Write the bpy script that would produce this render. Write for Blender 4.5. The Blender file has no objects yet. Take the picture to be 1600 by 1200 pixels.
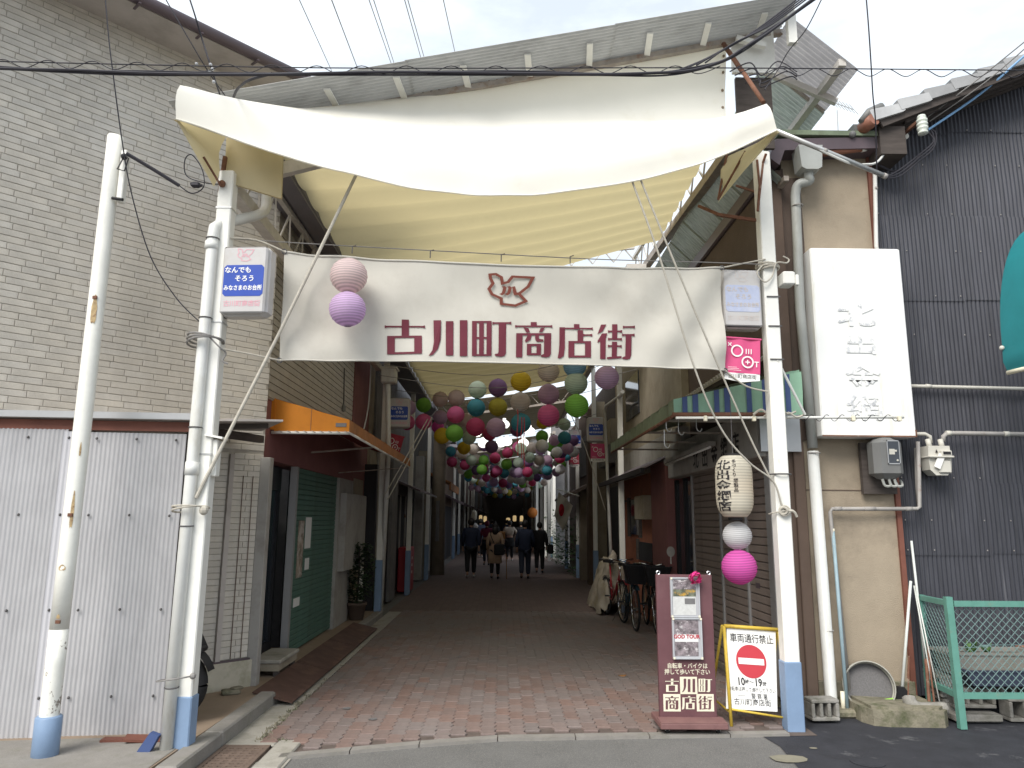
import bpy, math, random
from mathutils import Vector, Matrix, noise
random.seed(7)
D = bpy.data
SC = bpy.context.scene
COL = SC.collection
V = Vector
R = math.radians

# ------------------------------------------------------------------ camera
F, EYE = 1155.0, 1.65                       # focal length in photo pixels (1600 wide), eye height
_y = V((-15, -212, F)).normalized()          # street direction as seen by the lens
_z = V((50, 6350, F)); _z = (_z - _y * _z.dot(_y)).normalized()
_x = -(_y.cross(_z))
CAM = D.objects.new('camera', D.cameras.new('camera'))
COL.objects.link(CAM)
CAM.data.sensor_width = 36.0
CAM.data.lens = 36.0 * F / 1600.0
CAM.data.clip_end = 2000.0
CAM.matrix_world = Matrix(((_x.x, _x.y, -_x.z, 0), (_y.x, _y.y, -_y.z, 0), (_z.x, _z.y, -_z.z, EYE), (0, 0, 0, 1)))
SC.camera = CAM

# ------------------------------------------------------------------ sky, sun, exposure
SUN_EL, SUN_AZ = R(45), R(211)               # azimuth clockwise from +Y (street direction)
W = D.worlds.new('World'); SC.world = W; W.use_nodes = True
nt = W.node_tree; nt.nodes.clear()
_o = nt.nodes.new('ShaderNodeOutputWorld'); _b = nt.nodes.new('ShaderNodeBackground')
_s = nt.nodes.new('ShaderNodeTexSky'); _s.sky_type = 'NISHITA'; _s.sun_disc = False
_s.sun_elevation = SUN_EL; _s.sun_rotation = SUN_AZ; _s.air_density = 1.0; _s.dust_density = 2.0
_tc = nt.nodes.new('ShaderNodeTexCoord')
_mp = nt.nodes.new('ShaderNodeMapping'); _mp.inputs['Scale'].default_value = (1.6, 1.6, 4.5)
_n = nt.nodes.new('ShaderNodeTexNoise'); _n.inputs['Scale'].default_value = 1.7; _n.inputs['Detail'].default_value = 7
_n.inputs['Roughness'].default_value = .58
_r = nt.nodes.new('ShaderNodeValToRGB'); _r.color_ramp.elements[0].position = .38; _r.color_ramp.elements[1].position = .60
_r.color_ramp.elements[0].color = (.66, .66, .66, 1)
_m = nt.nodes.new('ShaderNodeMixRGB'); _m.inputs['Color2'].default_value = (7.3, 7.9, 8.5, 1)
L = nt.links.new
L(_tc.outputs['Generated'], _mp.inputs['Vector']); L(_mp.outputs[0], _n.inputs['Vector'])
L(_n.outputs['Fac'], _r.inputs['Fac']); L(_r.outputs['Color'], _m.inputs['Fac'])
L(_s.outputs['Color'], _m.inputs['Color1']); L(_m.outputs['Color'], _b.inputs['Color'])
_b.inputs['Strength'].default_value = .095
L(_b.outputs[0], _o.inputs['Surface'])
sd = D.lights.new('sun', 'SUN'); sd.energy = 2.5; sd.angle = R(34); sd.color = (1, .96, .9)
so = D.objects.new('sun', sd); COL.objects.link(so)
_d = V((math.sin(SUN_AZ) * math.cos(SUN_EL), math.cos(SUN_AZ) * math.cos(SUN_EL), math.sin(SUN_EL)))
so.rotation_euler = _d.to_track_quat('Z', 'Y').to_euler()
so.location = (-4, -8, 14)
SC.view_settings.view_transform = 'Standard'; SC.view_settings.look = 'None'
SC.view_settings.gamma = 1; SC.view_settings.use_curve_mapping = False
SC.view_settings.exposure = .75
SC.render.engine = 'CYCLES'
SC.cycles.max_bounces = 7; SC.cycles.diffuse_bounces = 4; SC.cycles.glossy_bounces = 3
SC.cycles.transmission_bounces = 4; SC.cycles.use_denoising = True

# ------------------------------------------------------------------ survey: photo pixels to places
def ray(x, y):
    c = V((x - 800, -(y - 600), F)); return V((_x.dot(c), _y.dot(c), _z.dot(c)))
def hit(x, y, p, n):
    r = ray(x, y); e = V((0, 0, EYE)); n = V(n); return e + r * (n.dot(V(p) - e) / n.dot(r))
def PY(x, y, Y): return hit(x, y, (0, Y, 0), (0, 1, 0))
def PX(x, y, X): return hit(x, y, (X, 0, 0), (1, 0, 0))
def G(x, y, z=0): return hit(x, y, (0, 0, z), (0, 0, 1))

# ------------------------------------------------------------------ materials
MATS = {}
def mat(name, col, rough=.75, var=.18, scale=5, stretch=(1, 1, 1), dirt=None, dpos=(.55, .75), dscale=3, dstretch=(1, 1, 1),
        bump=0, bscale=60, metal=0, rnd=0, spec=.35, trans=0, tcol=None, emit=0, wave=None, hue=0, alpha=1):
    m = D.materials.new(name); m.use_nodes = True; t = m.node_tree; N = t.nodes; lk = t.links.new
    bs = N['Principled BSDF']; out = N['Material Output']
    tc = N.new('ShaderNodeTexCoord'); mp = N.new('ShaderNodeMapping'); mp.inputs['Scale'].default_value = stretch
    lk(tc.outputs['Object'], mp.inputs['Vector'])
    n1 = N.new('ShaderNodeTexNoise'); n1.inputs['Scale'].default_value = scale; n1.inputs['Detail'].default_value = 6
    n1.inputs['Roughness'].default_value = .62
    lk(mp.outputs[0], n1.inputs['Vector'])
    r1 = N.new('ShaderNodeMapRange'); r1.inputs['From Min'].default_value = .3; r1.inputs['From Max'].default_value = .7
    r1.inputs['To Min'].default_value = 1 - var; r1.inputs['To Max'].default_value = 1 + var
    lk(n1.outputs['Fac'], r1.inputs['Value'])
    hs = N.new('ShaderNodeHueSaturation'); hs.inputs['Color'].default_value = (*col, 1)
    val = r1.outputs[0]
    if rnd:
        oi = N.new('ShaderNodeObjectInfo'); ge = N.new('ShaderNodeNewGeometry')
        ad = N.new('ShaderNodeMath'); ad.operation = 'ADD'; lk(oi.outputs['Random'], ad.inputs[0]); lk(ge.outputs['Random Per Island'], ad.inputs[1])
        fr = N.new('ShaderNodeMath'); fr.operation = 'FRACT'; lk(ad.outputs[0], fr.inputs[0])
        r2 = N.new('ShaderNodeMapRange'); r2.inputs['To Min'].default_value = 1 - rnd; r2.inputs['To Max'].default_value = 1 + rnd
        lk(fr.outputs[0], r2.inputs['Value'])
        mu = N.new('ShaderNodeMath'); mu.operation = 'MULTIPLY'; lk(val, mu.inputs[0]); lk(r2.outputs[0], mu.inputs[1]); val = mu.outputs[0]
        if hue:
            m7 = N.new('ShaderNodeMath'); m7.operation = 'MULTIPLY'; m7.inputs[1].default_value = 7.3; lk(fr.outputs[0], m7.inputs[0])
            f7 = N.new('ShaderNodeMath'); f7.operation = 'FRACT'; lk(m7.outputs[0], f7.inputs[0])
            r3 = N.new('ShaderNodeMapRange'); r3.inputs['To Min'].default_value = 1 - hue; r3.inputs['To Max'].default_value = 1 + hue
            lk(f7.outputs[0], r3.inputs['Value']); lk(r3.outputs[0], hs.inputs['Saturation'])
    lk(val, hs.inputs['Value'])
    c = hs.outputs['Color']
    if wave:                                    # (axis scale vector, amount): printed lines; on lanterns, rib shading put into the colour
        wv = N.new('ShaderNodeTexWave'); wv.inputs['Scale'].default_value = wave[0]; wv.bands_direction = wave[1]
        lk(tc.outputs['Object'], wv.inputs['Vector'])
        mx = N.new('ShaderNodeMixRGB'); mx.blend_type = 'MULTIPLY'; mx.inputs['Fac'].default_value = wave[2]
        lk(c, mx.inputs['Color1']); lk(wv.outputs['Color'], mx.inputs['Color2']); c = mx.outputs['Color']
    if dirt:
        mp2 = N.new('ShaderNodeMapping'); mp2.inputs['Scale'].default_value = dstretch; mp2.inputs['Location'].default_value = (3.1, 1.7, 5.2)
        lk(tc.outputs['Object'], mp2.inputs['Vector'])
        n2 = N.new('ShaderNodeTexNoise'); n2.inputs['Scale'].default_value = dscale; n2.inputs['Detail'].default_value = 8; n2.inputs['Roughness'].default_value = .68
        lk(mp2.outputs[0], n2.inputs['Vector'])
        cr = N.new('ShaderNodeValToRGB'); cr.color_ramp.elements[0].position = dpos[0]; cr.color_ramp.elements[1].position = dpos[1]
        lk(n2.outputs['Fac'], cr.inputs['Fac'])
        mx = N.new('ShaderNodeMixRGB'); lk(cr.outputs['Color'], mx.inputs['Fac']); lk(c, mx.inputs['Color1']); mx.inputs['Color2'].default_value = (*dirt, 1)
        c = mx.outputs['Color']
    lk(c, bs.inputs['Base Color'])
    bs.inputs['Roughness'].default_value = rough; bs.inputs['Metallic'].default_value = metal
    bs.inputs['Specular IOR Level'].default_value = spec
    if emit:
        lk(c, bs.inputs['Emission Color']); bs.inputs['Emission Strength'].default_value = emit
    if bump:
        n3 = N.new('ShaderNodeTexNoise'); n3.inputs['Scale'].default_value = bscale; n3.inputs['Detail'].default_value = 4
        lk(mp.outputs[0] if stretch != (1, 1, 1) else tc.outputs['Object'], n3.inputs['Vector'])
        bp = N.new('ShaderNodeBump'); bp.inputs['Strength'].default_value = bump; bp.inputs['Distance'].default_value = .01
        lk(n3.outputs['Fac'], bp.inputs['Height']); lk(bp.outputs[0], bs.inputs['Normal'])
    if alpha < 1: bs.inputs['Alpha'].default_value = alpha
    if trans:
        tr = N.new('ShaderNodeBsdfTranslucent')
        if tcol: tr.inputs['Color'].default_value = (*tcol, 1)
        else: lk(c, tr.inputs['Color'])
        ms = N.new('ShaderNodeMixShader'); ms.inputs['Fac'].default_value = trans
        lk(bs.outputs[0], ms.inputs[1]); lk(tr.outputs[0], ms.inputs[2]); lk(ms.outputs[0], out.inputs['Surface'])
    MATS[name] = m
    return m
def glass(name, col, rough=.06):
    return mat(name, col, rough=rough, var=.15, spec=.6)

RUST = (.22, .09, .035)
M = dict(
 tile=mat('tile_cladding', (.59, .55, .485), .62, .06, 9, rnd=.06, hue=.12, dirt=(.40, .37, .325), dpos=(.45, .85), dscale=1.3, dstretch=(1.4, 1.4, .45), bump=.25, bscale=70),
 tile_side=mat('tile_cladding_side', (.40, .37, .32), .7, .1, 6, rnd=.07),  # same cladding in a darker tone, shade of the alley side painted in
 grout=mat('grout', (.43, .395, .345), .9, .12, 8),
 render=mat('plinth_render', (.50, .46, .37), .85, .1, 5, dirt=(.25, .24, .16), dpos=(.5, .8), dscale=4, bump=.2),
 plum=mat('gutter_plum', (.10, .075, .085), .45, .1, 4),
 soffit=mat('soffit', (.46, .42, .39), .8, .08, 3, dirt=(.3, .27, .24), dpos=(.5, .85)),
 whitepaint=mat('white_post_paint', (.76, .75, .70), .5, .05, 8, dirt=(.42, .30, .16), dpos=(.64, .78), dscale=3.4, dstretch=(3, 3, .7), bump=.1, bscale=30),
 whitepaint2=mat('chipped_white_paint', (.76, .75, .69), .55, .06, 8, dirt=(.22, .19, .16), dpos=(.575, .60), dscale=9, dstretch=(1.5, 1.5, .9), bump=.15, bscale=30),
 polepaint=mat('white_pole_paint', (.76, .75, .69), .55, .06, 8, dirt=(.66, .63, .55), dpos=(.6, .9), dscale=9, bump=.1, bscale=30),
 ruststain=mat('rust_stain', (.44, .32, .17), .7, .3, 30, dirt=(.20, .11, .06), dpos=(.52, .62), dscale=22),
 blue=mat('pale_blue_paint', (.20, .285, .42), .5, .07, 6, dirt=(.2, .22, .25), dpos=(.66, .75), dscale=9, bump=.12, bscale=30),
 pvc=mat('grey_pvc', (.66, .66, .63), .4, .05, 5, dirt=(.42, .38, .29), dpos=(.52, .85), dscale=3, dstretch=(2, 2, .6)),
 polyc=mat('corrugated_plastic', (.51, .505, .515), .45, .06, 3, dirt=(.38, .375, .385), dpos=(.5, .82), dscale=2.2, dstretch=(2.5, 2.5, .5), trans=.18),
 polyc2=mat('corrugated_plastic_overlap', (.58, .575, .60), .4, .05, 3, trans=.12),
 pvcgrey=mat('weathered_grey_pvc', (.36, .37, .35), .45, .07, 5, dirt=(.26, .25, .21), dpos=(.5, .85), dscale=3, dstretch=(2, 2, .6)),
 steelroof=mat('corrugated_roof_sheet', (.43, .43, .415), .5, .1, 3, dirt=(.27, .265, .25), dpos=(.5, .8), dscale=4, dstretch=(.6, 2, 2), trans=.14),
 sheetgreen=mat('aged_green_sheet', (.36, .40, .36), .65, .3, 7, stretch=(1, 6, 1), trans=.3, dirt=(.40, .42, .40), dpos=(.5, .7), dscale=5, dstretch=(1, 5, 1)),
 sheetpale=mat('aged_pale_sheet', (.50, .475, .465), .6, .12, 5, trans=.42),
 galv=mat('galvanised_steel', (.47, .47, .46), .38, .15, 14, metal=.55),
 steel=mat('grey_painted_steel', (.34, .32, .30), .6, .12, 7, dirt=RUST, dpos=(.6, .72), dscale=6),
 truss=mat('truss_steel', (.33, .29, .25), .6, .2, 9, dirt=RUST, dpos=(.55, .75), dscale=8),
 lattice=mat('lattice_steel', (.52, .49, .45), .55, .15, 9),
 gutterdark=mat('arcade_gutter', (.155, .15, .17), .5, .1, 3),
 rust=mat('rusted_pipe', (.17, .08, .05), .85, .3, 12, dirt=(.36, .29, .23), dpos=(.6, .75), dscale=10),
 copper=mat('brown_pipe', (.27, .115, .075), .5, .12, 6),
 fabric=mat('cream_tarpaulin', (.88, .86, .79), .6, .03, 2, dirt=(.70, .66, .52), dpos=(.58, .95), dscale=1.8, trans=.22, tcol=(.85, .75, .48)),
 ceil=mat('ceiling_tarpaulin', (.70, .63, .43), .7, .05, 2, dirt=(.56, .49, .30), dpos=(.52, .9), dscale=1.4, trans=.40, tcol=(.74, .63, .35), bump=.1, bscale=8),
 ceil2=mat('dim_ceiling_tarpaulin', (.46, .40, .26), .7, .08, 2, dirt=(.34, .29, .16), dpos=(.5, .9), dscale=1.4, trans=.16, tcol=(.5, .41, .2)),  # ceiling cloth toned darker and less translucent to deepen the alley shade
 ceil3=mat('dark_ceiling_tarpaulin', (.28, .24, .16), .7, .1, 2, trans=.05),  # darkest copy of the ceiling cloth, shade of the far bays painted in
 banner=mat('banner_cloth', (.575, .55, .49), .75, .04, 3, dirt=(.47, .44, .385), dpos=(.5, .9), dscale=2.4, trans=.12),
 maroon=mat('maroon_print', (.125, .018, .032), .7, .08, 5),
 brownink=mat('brown_print', (.16, .04, .025), .7, .05, 5),
 signface=mat('sign_plastic', (.49, .475, .465), .35, .05, 4, dirt=(.42, .38, .33), dpos=(.55, .9), dscale=5),
 signblue=mat('sign_blue', (.022, .065, .36), .35, .08, 6),
 signfaded=mat('sign_faded_blue', (.42, .46, .60), .45, .08, 8, dirt=(.55, .56, .62), dpos=(.5, .8), dscale=6),
 signwhite=mat('sign_white', (.78, .78, .78), .4, .04, 4),
 signpink=mat('sign_pink', (.62, .33, .38), .4, .1, 8),
 signpale=mat('sign_pale_relief', (.52, .47, .44), .5, .1, 9),
 pink=mat('pennant_pink', (.60, .085, .21), .75, .06, 4),
 red=mat('pennant_red', (.38, .045, .075), .75, .08, 4),
 pwhite=mat('print_white', (.80, .79, .76), .7, .03, 4),
 ink=mat('black_ink', (.022, .02, .022), .6, .1, 6),
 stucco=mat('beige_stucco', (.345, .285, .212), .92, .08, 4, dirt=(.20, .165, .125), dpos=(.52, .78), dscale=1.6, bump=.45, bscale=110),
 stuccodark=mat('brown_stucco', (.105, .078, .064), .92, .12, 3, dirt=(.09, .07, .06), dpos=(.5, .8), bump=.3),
 metalhouse=mat('dark_corrugated_steel', (.052, .053, .064), .48, .25, 3, stretch=(7, 7, .5), dirt=(.20, .20, .21), dpos=(.60, .9), dscale=3.5, dstretch=(9, 9, .35), metal=.15, spec=.4),
 rooftile=mat('roof_tile', (.36, .36, .36), .5, .2, 3, rnd=.25),
 darkwood=mat('dark_weathered_wood', (.075, .062, .055), .85, .25, 5, stretch=(1, 1, 6)),
 redwood=mat('red_brown_fascia', (.17, .065, .045), .7, .2, 5),
 panel=mat('white_sign_panel', (.80, .80, .78), .4, .03, 3, dirt=(.62, .56, .40), dpos=(.58, .9), dscale=2.2, dstretch=(3, 3, .6)),
 greyink=mat('flaked_grey_lettering', (.52, .53, .55), .6, .25, 14, dirt=(.79, .79, .77), dpos=(.42, .50), dscale=15),
 orange=mat('orange_awning', (.72, .26, .025), .65, .05, 3, dirt=(.55, .18, .02), dpos=(.5, .9), trans=.25),
 orangeold=mat('faded_orange_awning', (.40, .17, .065), .75, .15, 5, dirt=(.25, .12, .05), dpos=(.5, .75)),
 reduns=mat('awning_lining', (.25, .035, .03), .8, .1, 4),
 green=mat('mint_awning', (.30, .50, .36), .7, .08, 4, dirt=(.24, .36, .25), dpos=(.5, .85), trans=.2),
 greenold=mat('weathered_green_awning', (.19, .23, .155), .8, .2, 5, dirt=(.13, .13, .08), dpos=(.5, .75)),
 stripe=mat('blue_stripe', (.055, .085, .20), .7, .1, 5),
 teal=mat('teal_canvas', (.012, .17, .19), .6, .1, 3),
 lantern=mat('paper_lantern', (.70, .66, .55), .6, .04, 3, wave=(12.5, 'Z', .25), trans=.3),  # wave bands darken the paper in place of rib shading
 asphalt=mat('asphalt', (.135, .133, .128), .9, .12, 3, dirt=(.23, .22, .205), dpos=(.5, .62), dscale=140, bump=.5, bscale=220),
 asphaltnew=mat('fresh_asphalt', (.032, .033, .040), .82, .22, 5, dirt=(.12, .12, .125), dpos=(.60, .70), dscale=4, bump=.5, bscale=220),
 concrete=mat('concrete', (.34, .32, .28), .9, .12, 6, dirt=(.20, .19, .15), dpos=(.5, .75), dscale=4, bump=.3),
 kerb=mat('kerb_concrete', (.235, .22, .20), .9, .1, 7, dirt=(.2, .19, .16), dpos=(.5, .7), dscale=8, bump=.3),
 moss=mat('mossy_concrete', (.21, .19, .14), .95, .25, 7, dirt=(.075, .085, .04), dpos=(.48, .68), dscale=6, bump=.6, bscale=50),
 apron=mat('tan_apron', (.27, .205, .15), .85, .1, 4, dirt=(.22, .17, .11), dpos=(.5, .8), dscale=3, bump=.2),
 paver=mat('brick_paver', (.200, .150, .134), .85, .12, 14, rnd=.08, hue=.35, dirt=(.182, .158, .146), dpos=(.38, .62), dscale=.9, bump=.35, bscale=90),
 joint=mat('joint_sand', (.115, .09, .078), .95, .2, 10),
 plate=mat('rusty_checker_plate', (.105, .060, .048), .65, .25, 7, dirt=(.17, .10, .075), dpos=(.5, .7), dscale=5, metal=.2),
 iron=mat('cast_iron', (.17, .125, .10), .7, .2, 12, metal=.2),
 black=mat('black_plastic', (.018, .018, .02), .45, .1, 6),
 rubber=mat('tyre_rubber', (.016, .016, .017), .85, .1, 6),
 chrome=mat('chrome', (.55, .55, .55), .18, .05, 6, metal=1),
 wire=mat('cable_sheath', (.03, .028, .035), .6, .1, 6),
 wiregrey=mat('grey_wire', (.22, .21, .20), .6, .1, 6),
 rope=mat('grey_rope', (.44, .41, .35), .8, .15, 30),
 greenshut=mat('green_shutter', (.085, .165, .13), .6, .08, 5, dirt=(.065, .11, .085), dpos=(.5, .8)),
 brownshut=mat('taupe_shutter', (.25, .205, .18), .5, .08, 5, dirt=(.17, .14, .12), dpos=(.5, .8), metal=.1),
 darkin=mat('interior_shade', (.02, .02, .024), .8, .2, 4),  # near-black colour stands in for the shade inside rooms and hollows
 glassd=glass('dark_glass', (.03, .035, .045)),
 pinkwall=mat('dusty_pink_wall', (.23, .10, .095), .85, .1, 4),
 whitewall=mat('white_wall', (.36, .345, .32), .85, .08, 4, dirt=(.22, .20, .175), dpos=(.5, .8)),
 creamwall=mat('cream_wall', (.31, .27, .205), .85, .1, 4, dirt=(.19, .155, .11), dpos=(.5, .8)),
 greywall=mat('grey_wall', (.17, .165, .165), .85, .12, 4, dirt=(.10, .095, .095), dpos=(.5, .8)),
 brownwall=mat('brown_wall', (.125, .088, .068), .85, .12, 4),
 terracotta=mat('terracotta_wall', (.33, .125, .075), .85, .1, 4, dirt=(.2, .09, .06), dpos=(.5, .85)),
 greendark=mat('dark_green_dado', (.05, .10, .075), .7, .1, 4),
 aluminium=mat('aluminium_frame', (.42, .42, .42), .4, .06, 6, metal=.5),
 brownboard=mat('brown_notice_board', (.125, .055, .062), .55, .1, 6, dirt=(.17, .085, .09), dpos=(.5, .85)),
 brownbase=mat('brown_base', (.20, .105, .10), .55, .1, 6, dirt=(.12, .06, .06), dpos=(.5, .8)),
 cream=mat('cream_print', (.74, .69, .54), .6, .04, 4),
 yellow=mat('yellow_frame_paint', (.60, .42, .06), .55, .12, 7, dirt=(.32, .17, .05), dpos=(.60, .70), dscale=9),
 afwhite=mat('white_sign_enamel', (.80, .79, .76), .4, .03, 4, dirt=(.45, .28, .16), dpos=(.66, .74), dscale=7),
 signred=mat('road_sign_red', (.50, .045, .06), .45, .05, 4),
 clear=mat('clear_acrylic', (.42, .42, .44), .2, .05, 6),
 acryl=mat('acrylic_edge', (.45, .46, .48), .25, .1, 8),
 flowerm=mat('pink_petals', (.75, .05, .27), .7, .15, 20, trans=.2),
 meterg=mat('meter_grey', (.16, .16, .155), .5, .08, 5),
 meterw=mat('gas_meter_ivory', (.55, .53, .47), .5, .06, 5),
 fenceg=mat('green_fence_paint', (.11, .27, .22), .5, .12, 8, dirt=(.20, .24, .18), dpos=(.58, .75), dscale=9),
 mesh=mat('fence_mesh', (.20, .30, .29), .5, .1, 8, metal=.2),
 block=mat('concrete_block', (.30, .285, .26), .95, .15, 9, dirt=(.13, .125, .10), dpos=(.5, .75), dscale=4, bump=.5),
 planter=mat('planter_plastic', (.29, .275, .245), .6, .1, 6, dirt=(.25, .23, .18), dpos=(.5, .8)),
 planterblue=mat('planter_navy', (.045, .055, .085), .6, .1, 6),
 soil=mat('soil', (.04, .03, .022), .95, .3, 20),
 terrapot=mat('terracotta_pot', (.36, .15, .095), .8, .12, 8),
 leaf=mat('leaves', (.05, .10, .035), .6, .25, 8, rnd=.4, trans=.2),
 leafbright=mat('bright_leaves', (.11, .21, .07), .6, .25, 8, rnd=.35, trans=.25),
 leafdark=mat('dark_leaves', (.03, .055, .022), .6, .25, 8, rnd=.4),
 lime=mat('lime_plastic', (.32, .62, .10), .45, .06, 5),
 handle=mat('pale_handle', (.58, .60, .57), .45, .05, 5),
 bluepole=mat('blue_grey_pole', (.28, .38, .42), .5, .1, 6, dirt=(.5, .5, .48), dpos=(.6, .7), dscale=10),
 sieve=mat('sieve_rim', (.33, .32, .28), .6, .1, 6), 
 sievemesh=mat('sieve_mesh', (.13, .125, .125), .8, .2, 90),
 tarp=mat('silver_tarp', (.34, .30, .24), .6, .15, 6, dirt=(.24, .20, .10), dpos=(.5, .75)),
 bikered=mat('bike_red', (.28, .02, .028), .35, .05, 6),
 bikeblue=mat('bike_teal', (.02, .05, .075), .35, .05, 6),
 skin=mat('skin', (.42, .26, .19), .6, .05, 6), hair=mat('hair', (.014, .011, .010), .55, .2, 40),
 navy=mat('navy_cloth', (.016, .022, .045), .85, .12, 9), blackc=mat('black_cloth', (.014, .014, .016), .85, .15, 9),
 camel=mat('camel_coat', (.36, .25, .175), .85, .08, 9), ivory=mat('ivory_top', (.52, .45, .38), .85, .08, 9),
 denim=mat('denim', (.028, .034, .055), .85, .12, 9), plumc=mat('plum_hood', (.17, .02, .055), .85, .1, 9),
 shoe=mat('pale_shoe', (.45, .44, .43), .6, .05, 6), tan=mat('mustard_bag', (.28, .13, .035), .6, .08, 6),
 poleconc=mat('concrete_pole', (.25, .21, .16), .9, .12, 4, dirt=(.17, .14, .11), dpos=(.5, .8)),
 flagw=mat('flag_white', (.48, .455, .40), .8, .05, 5, trans=.25), flagr=mat('flag_red', (.45, .015, .035), .8, .05, 5, trans=.2),
 vendred=mat('red_box_paint', (.33, .02, .028), .4, .05, 5),
 porcelain=mat('porcelain', (.55, .58, .52), .3, .1, 8),
 bluewire=mat('blue_cable', (.19, .36, .58), .5, .06, 8),
 paper=mat('paper_white', (.72, .72, .70), .7, .03, 6),
 photo1=mat('printed_photo', (.20, .17, .18), .4, .8, 22, dirt=(.55, .52, .52), dpos=(.55, .62), dscale=26),
 photo2=mat('printed_photo_warm', (.13, .14, .10), .4, .7, 24, dirt=(.48, .28, .05), dpos=(.52, .60), dscale=14),
 photo3=mat('printed_text_page', (.62, .62, .60), .6, .1, 40, wave=(70, 'Z', .22)),
 textred=mat('print_red', (.42, .04, .06), .6, .05, 5),
 poster=mat('poster_print', (.30, .25, .20), .6, .7, 10, dirt=(.5, .46, .42), dpos=(.5, .6), dscale=8),
 lampw=mat('lit_globe', (1, .97, .92), .5, 0, 3, emit=1.0),
 lampwarm=mat('lit_lantern', (1, .72, .36), .5, .1, 3, emit=.25),
 glow=mat('lantern_bulb_glow', (1, .50, .18), .5, 0, 3, emit=.5),
 eyelet=mat('eyelet', (.20, .15, .10), .5, .2, 8),
 stain=mat('dark_screw', (.09, .085, .085), .5, .2, 8),
 brickred=mat('red_tile', (.30, .13, .09), .8, .2, 8),
 palestreet=mat('pale_patch', (.22, .205, .155), .9, .12, 10),
)

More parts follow.
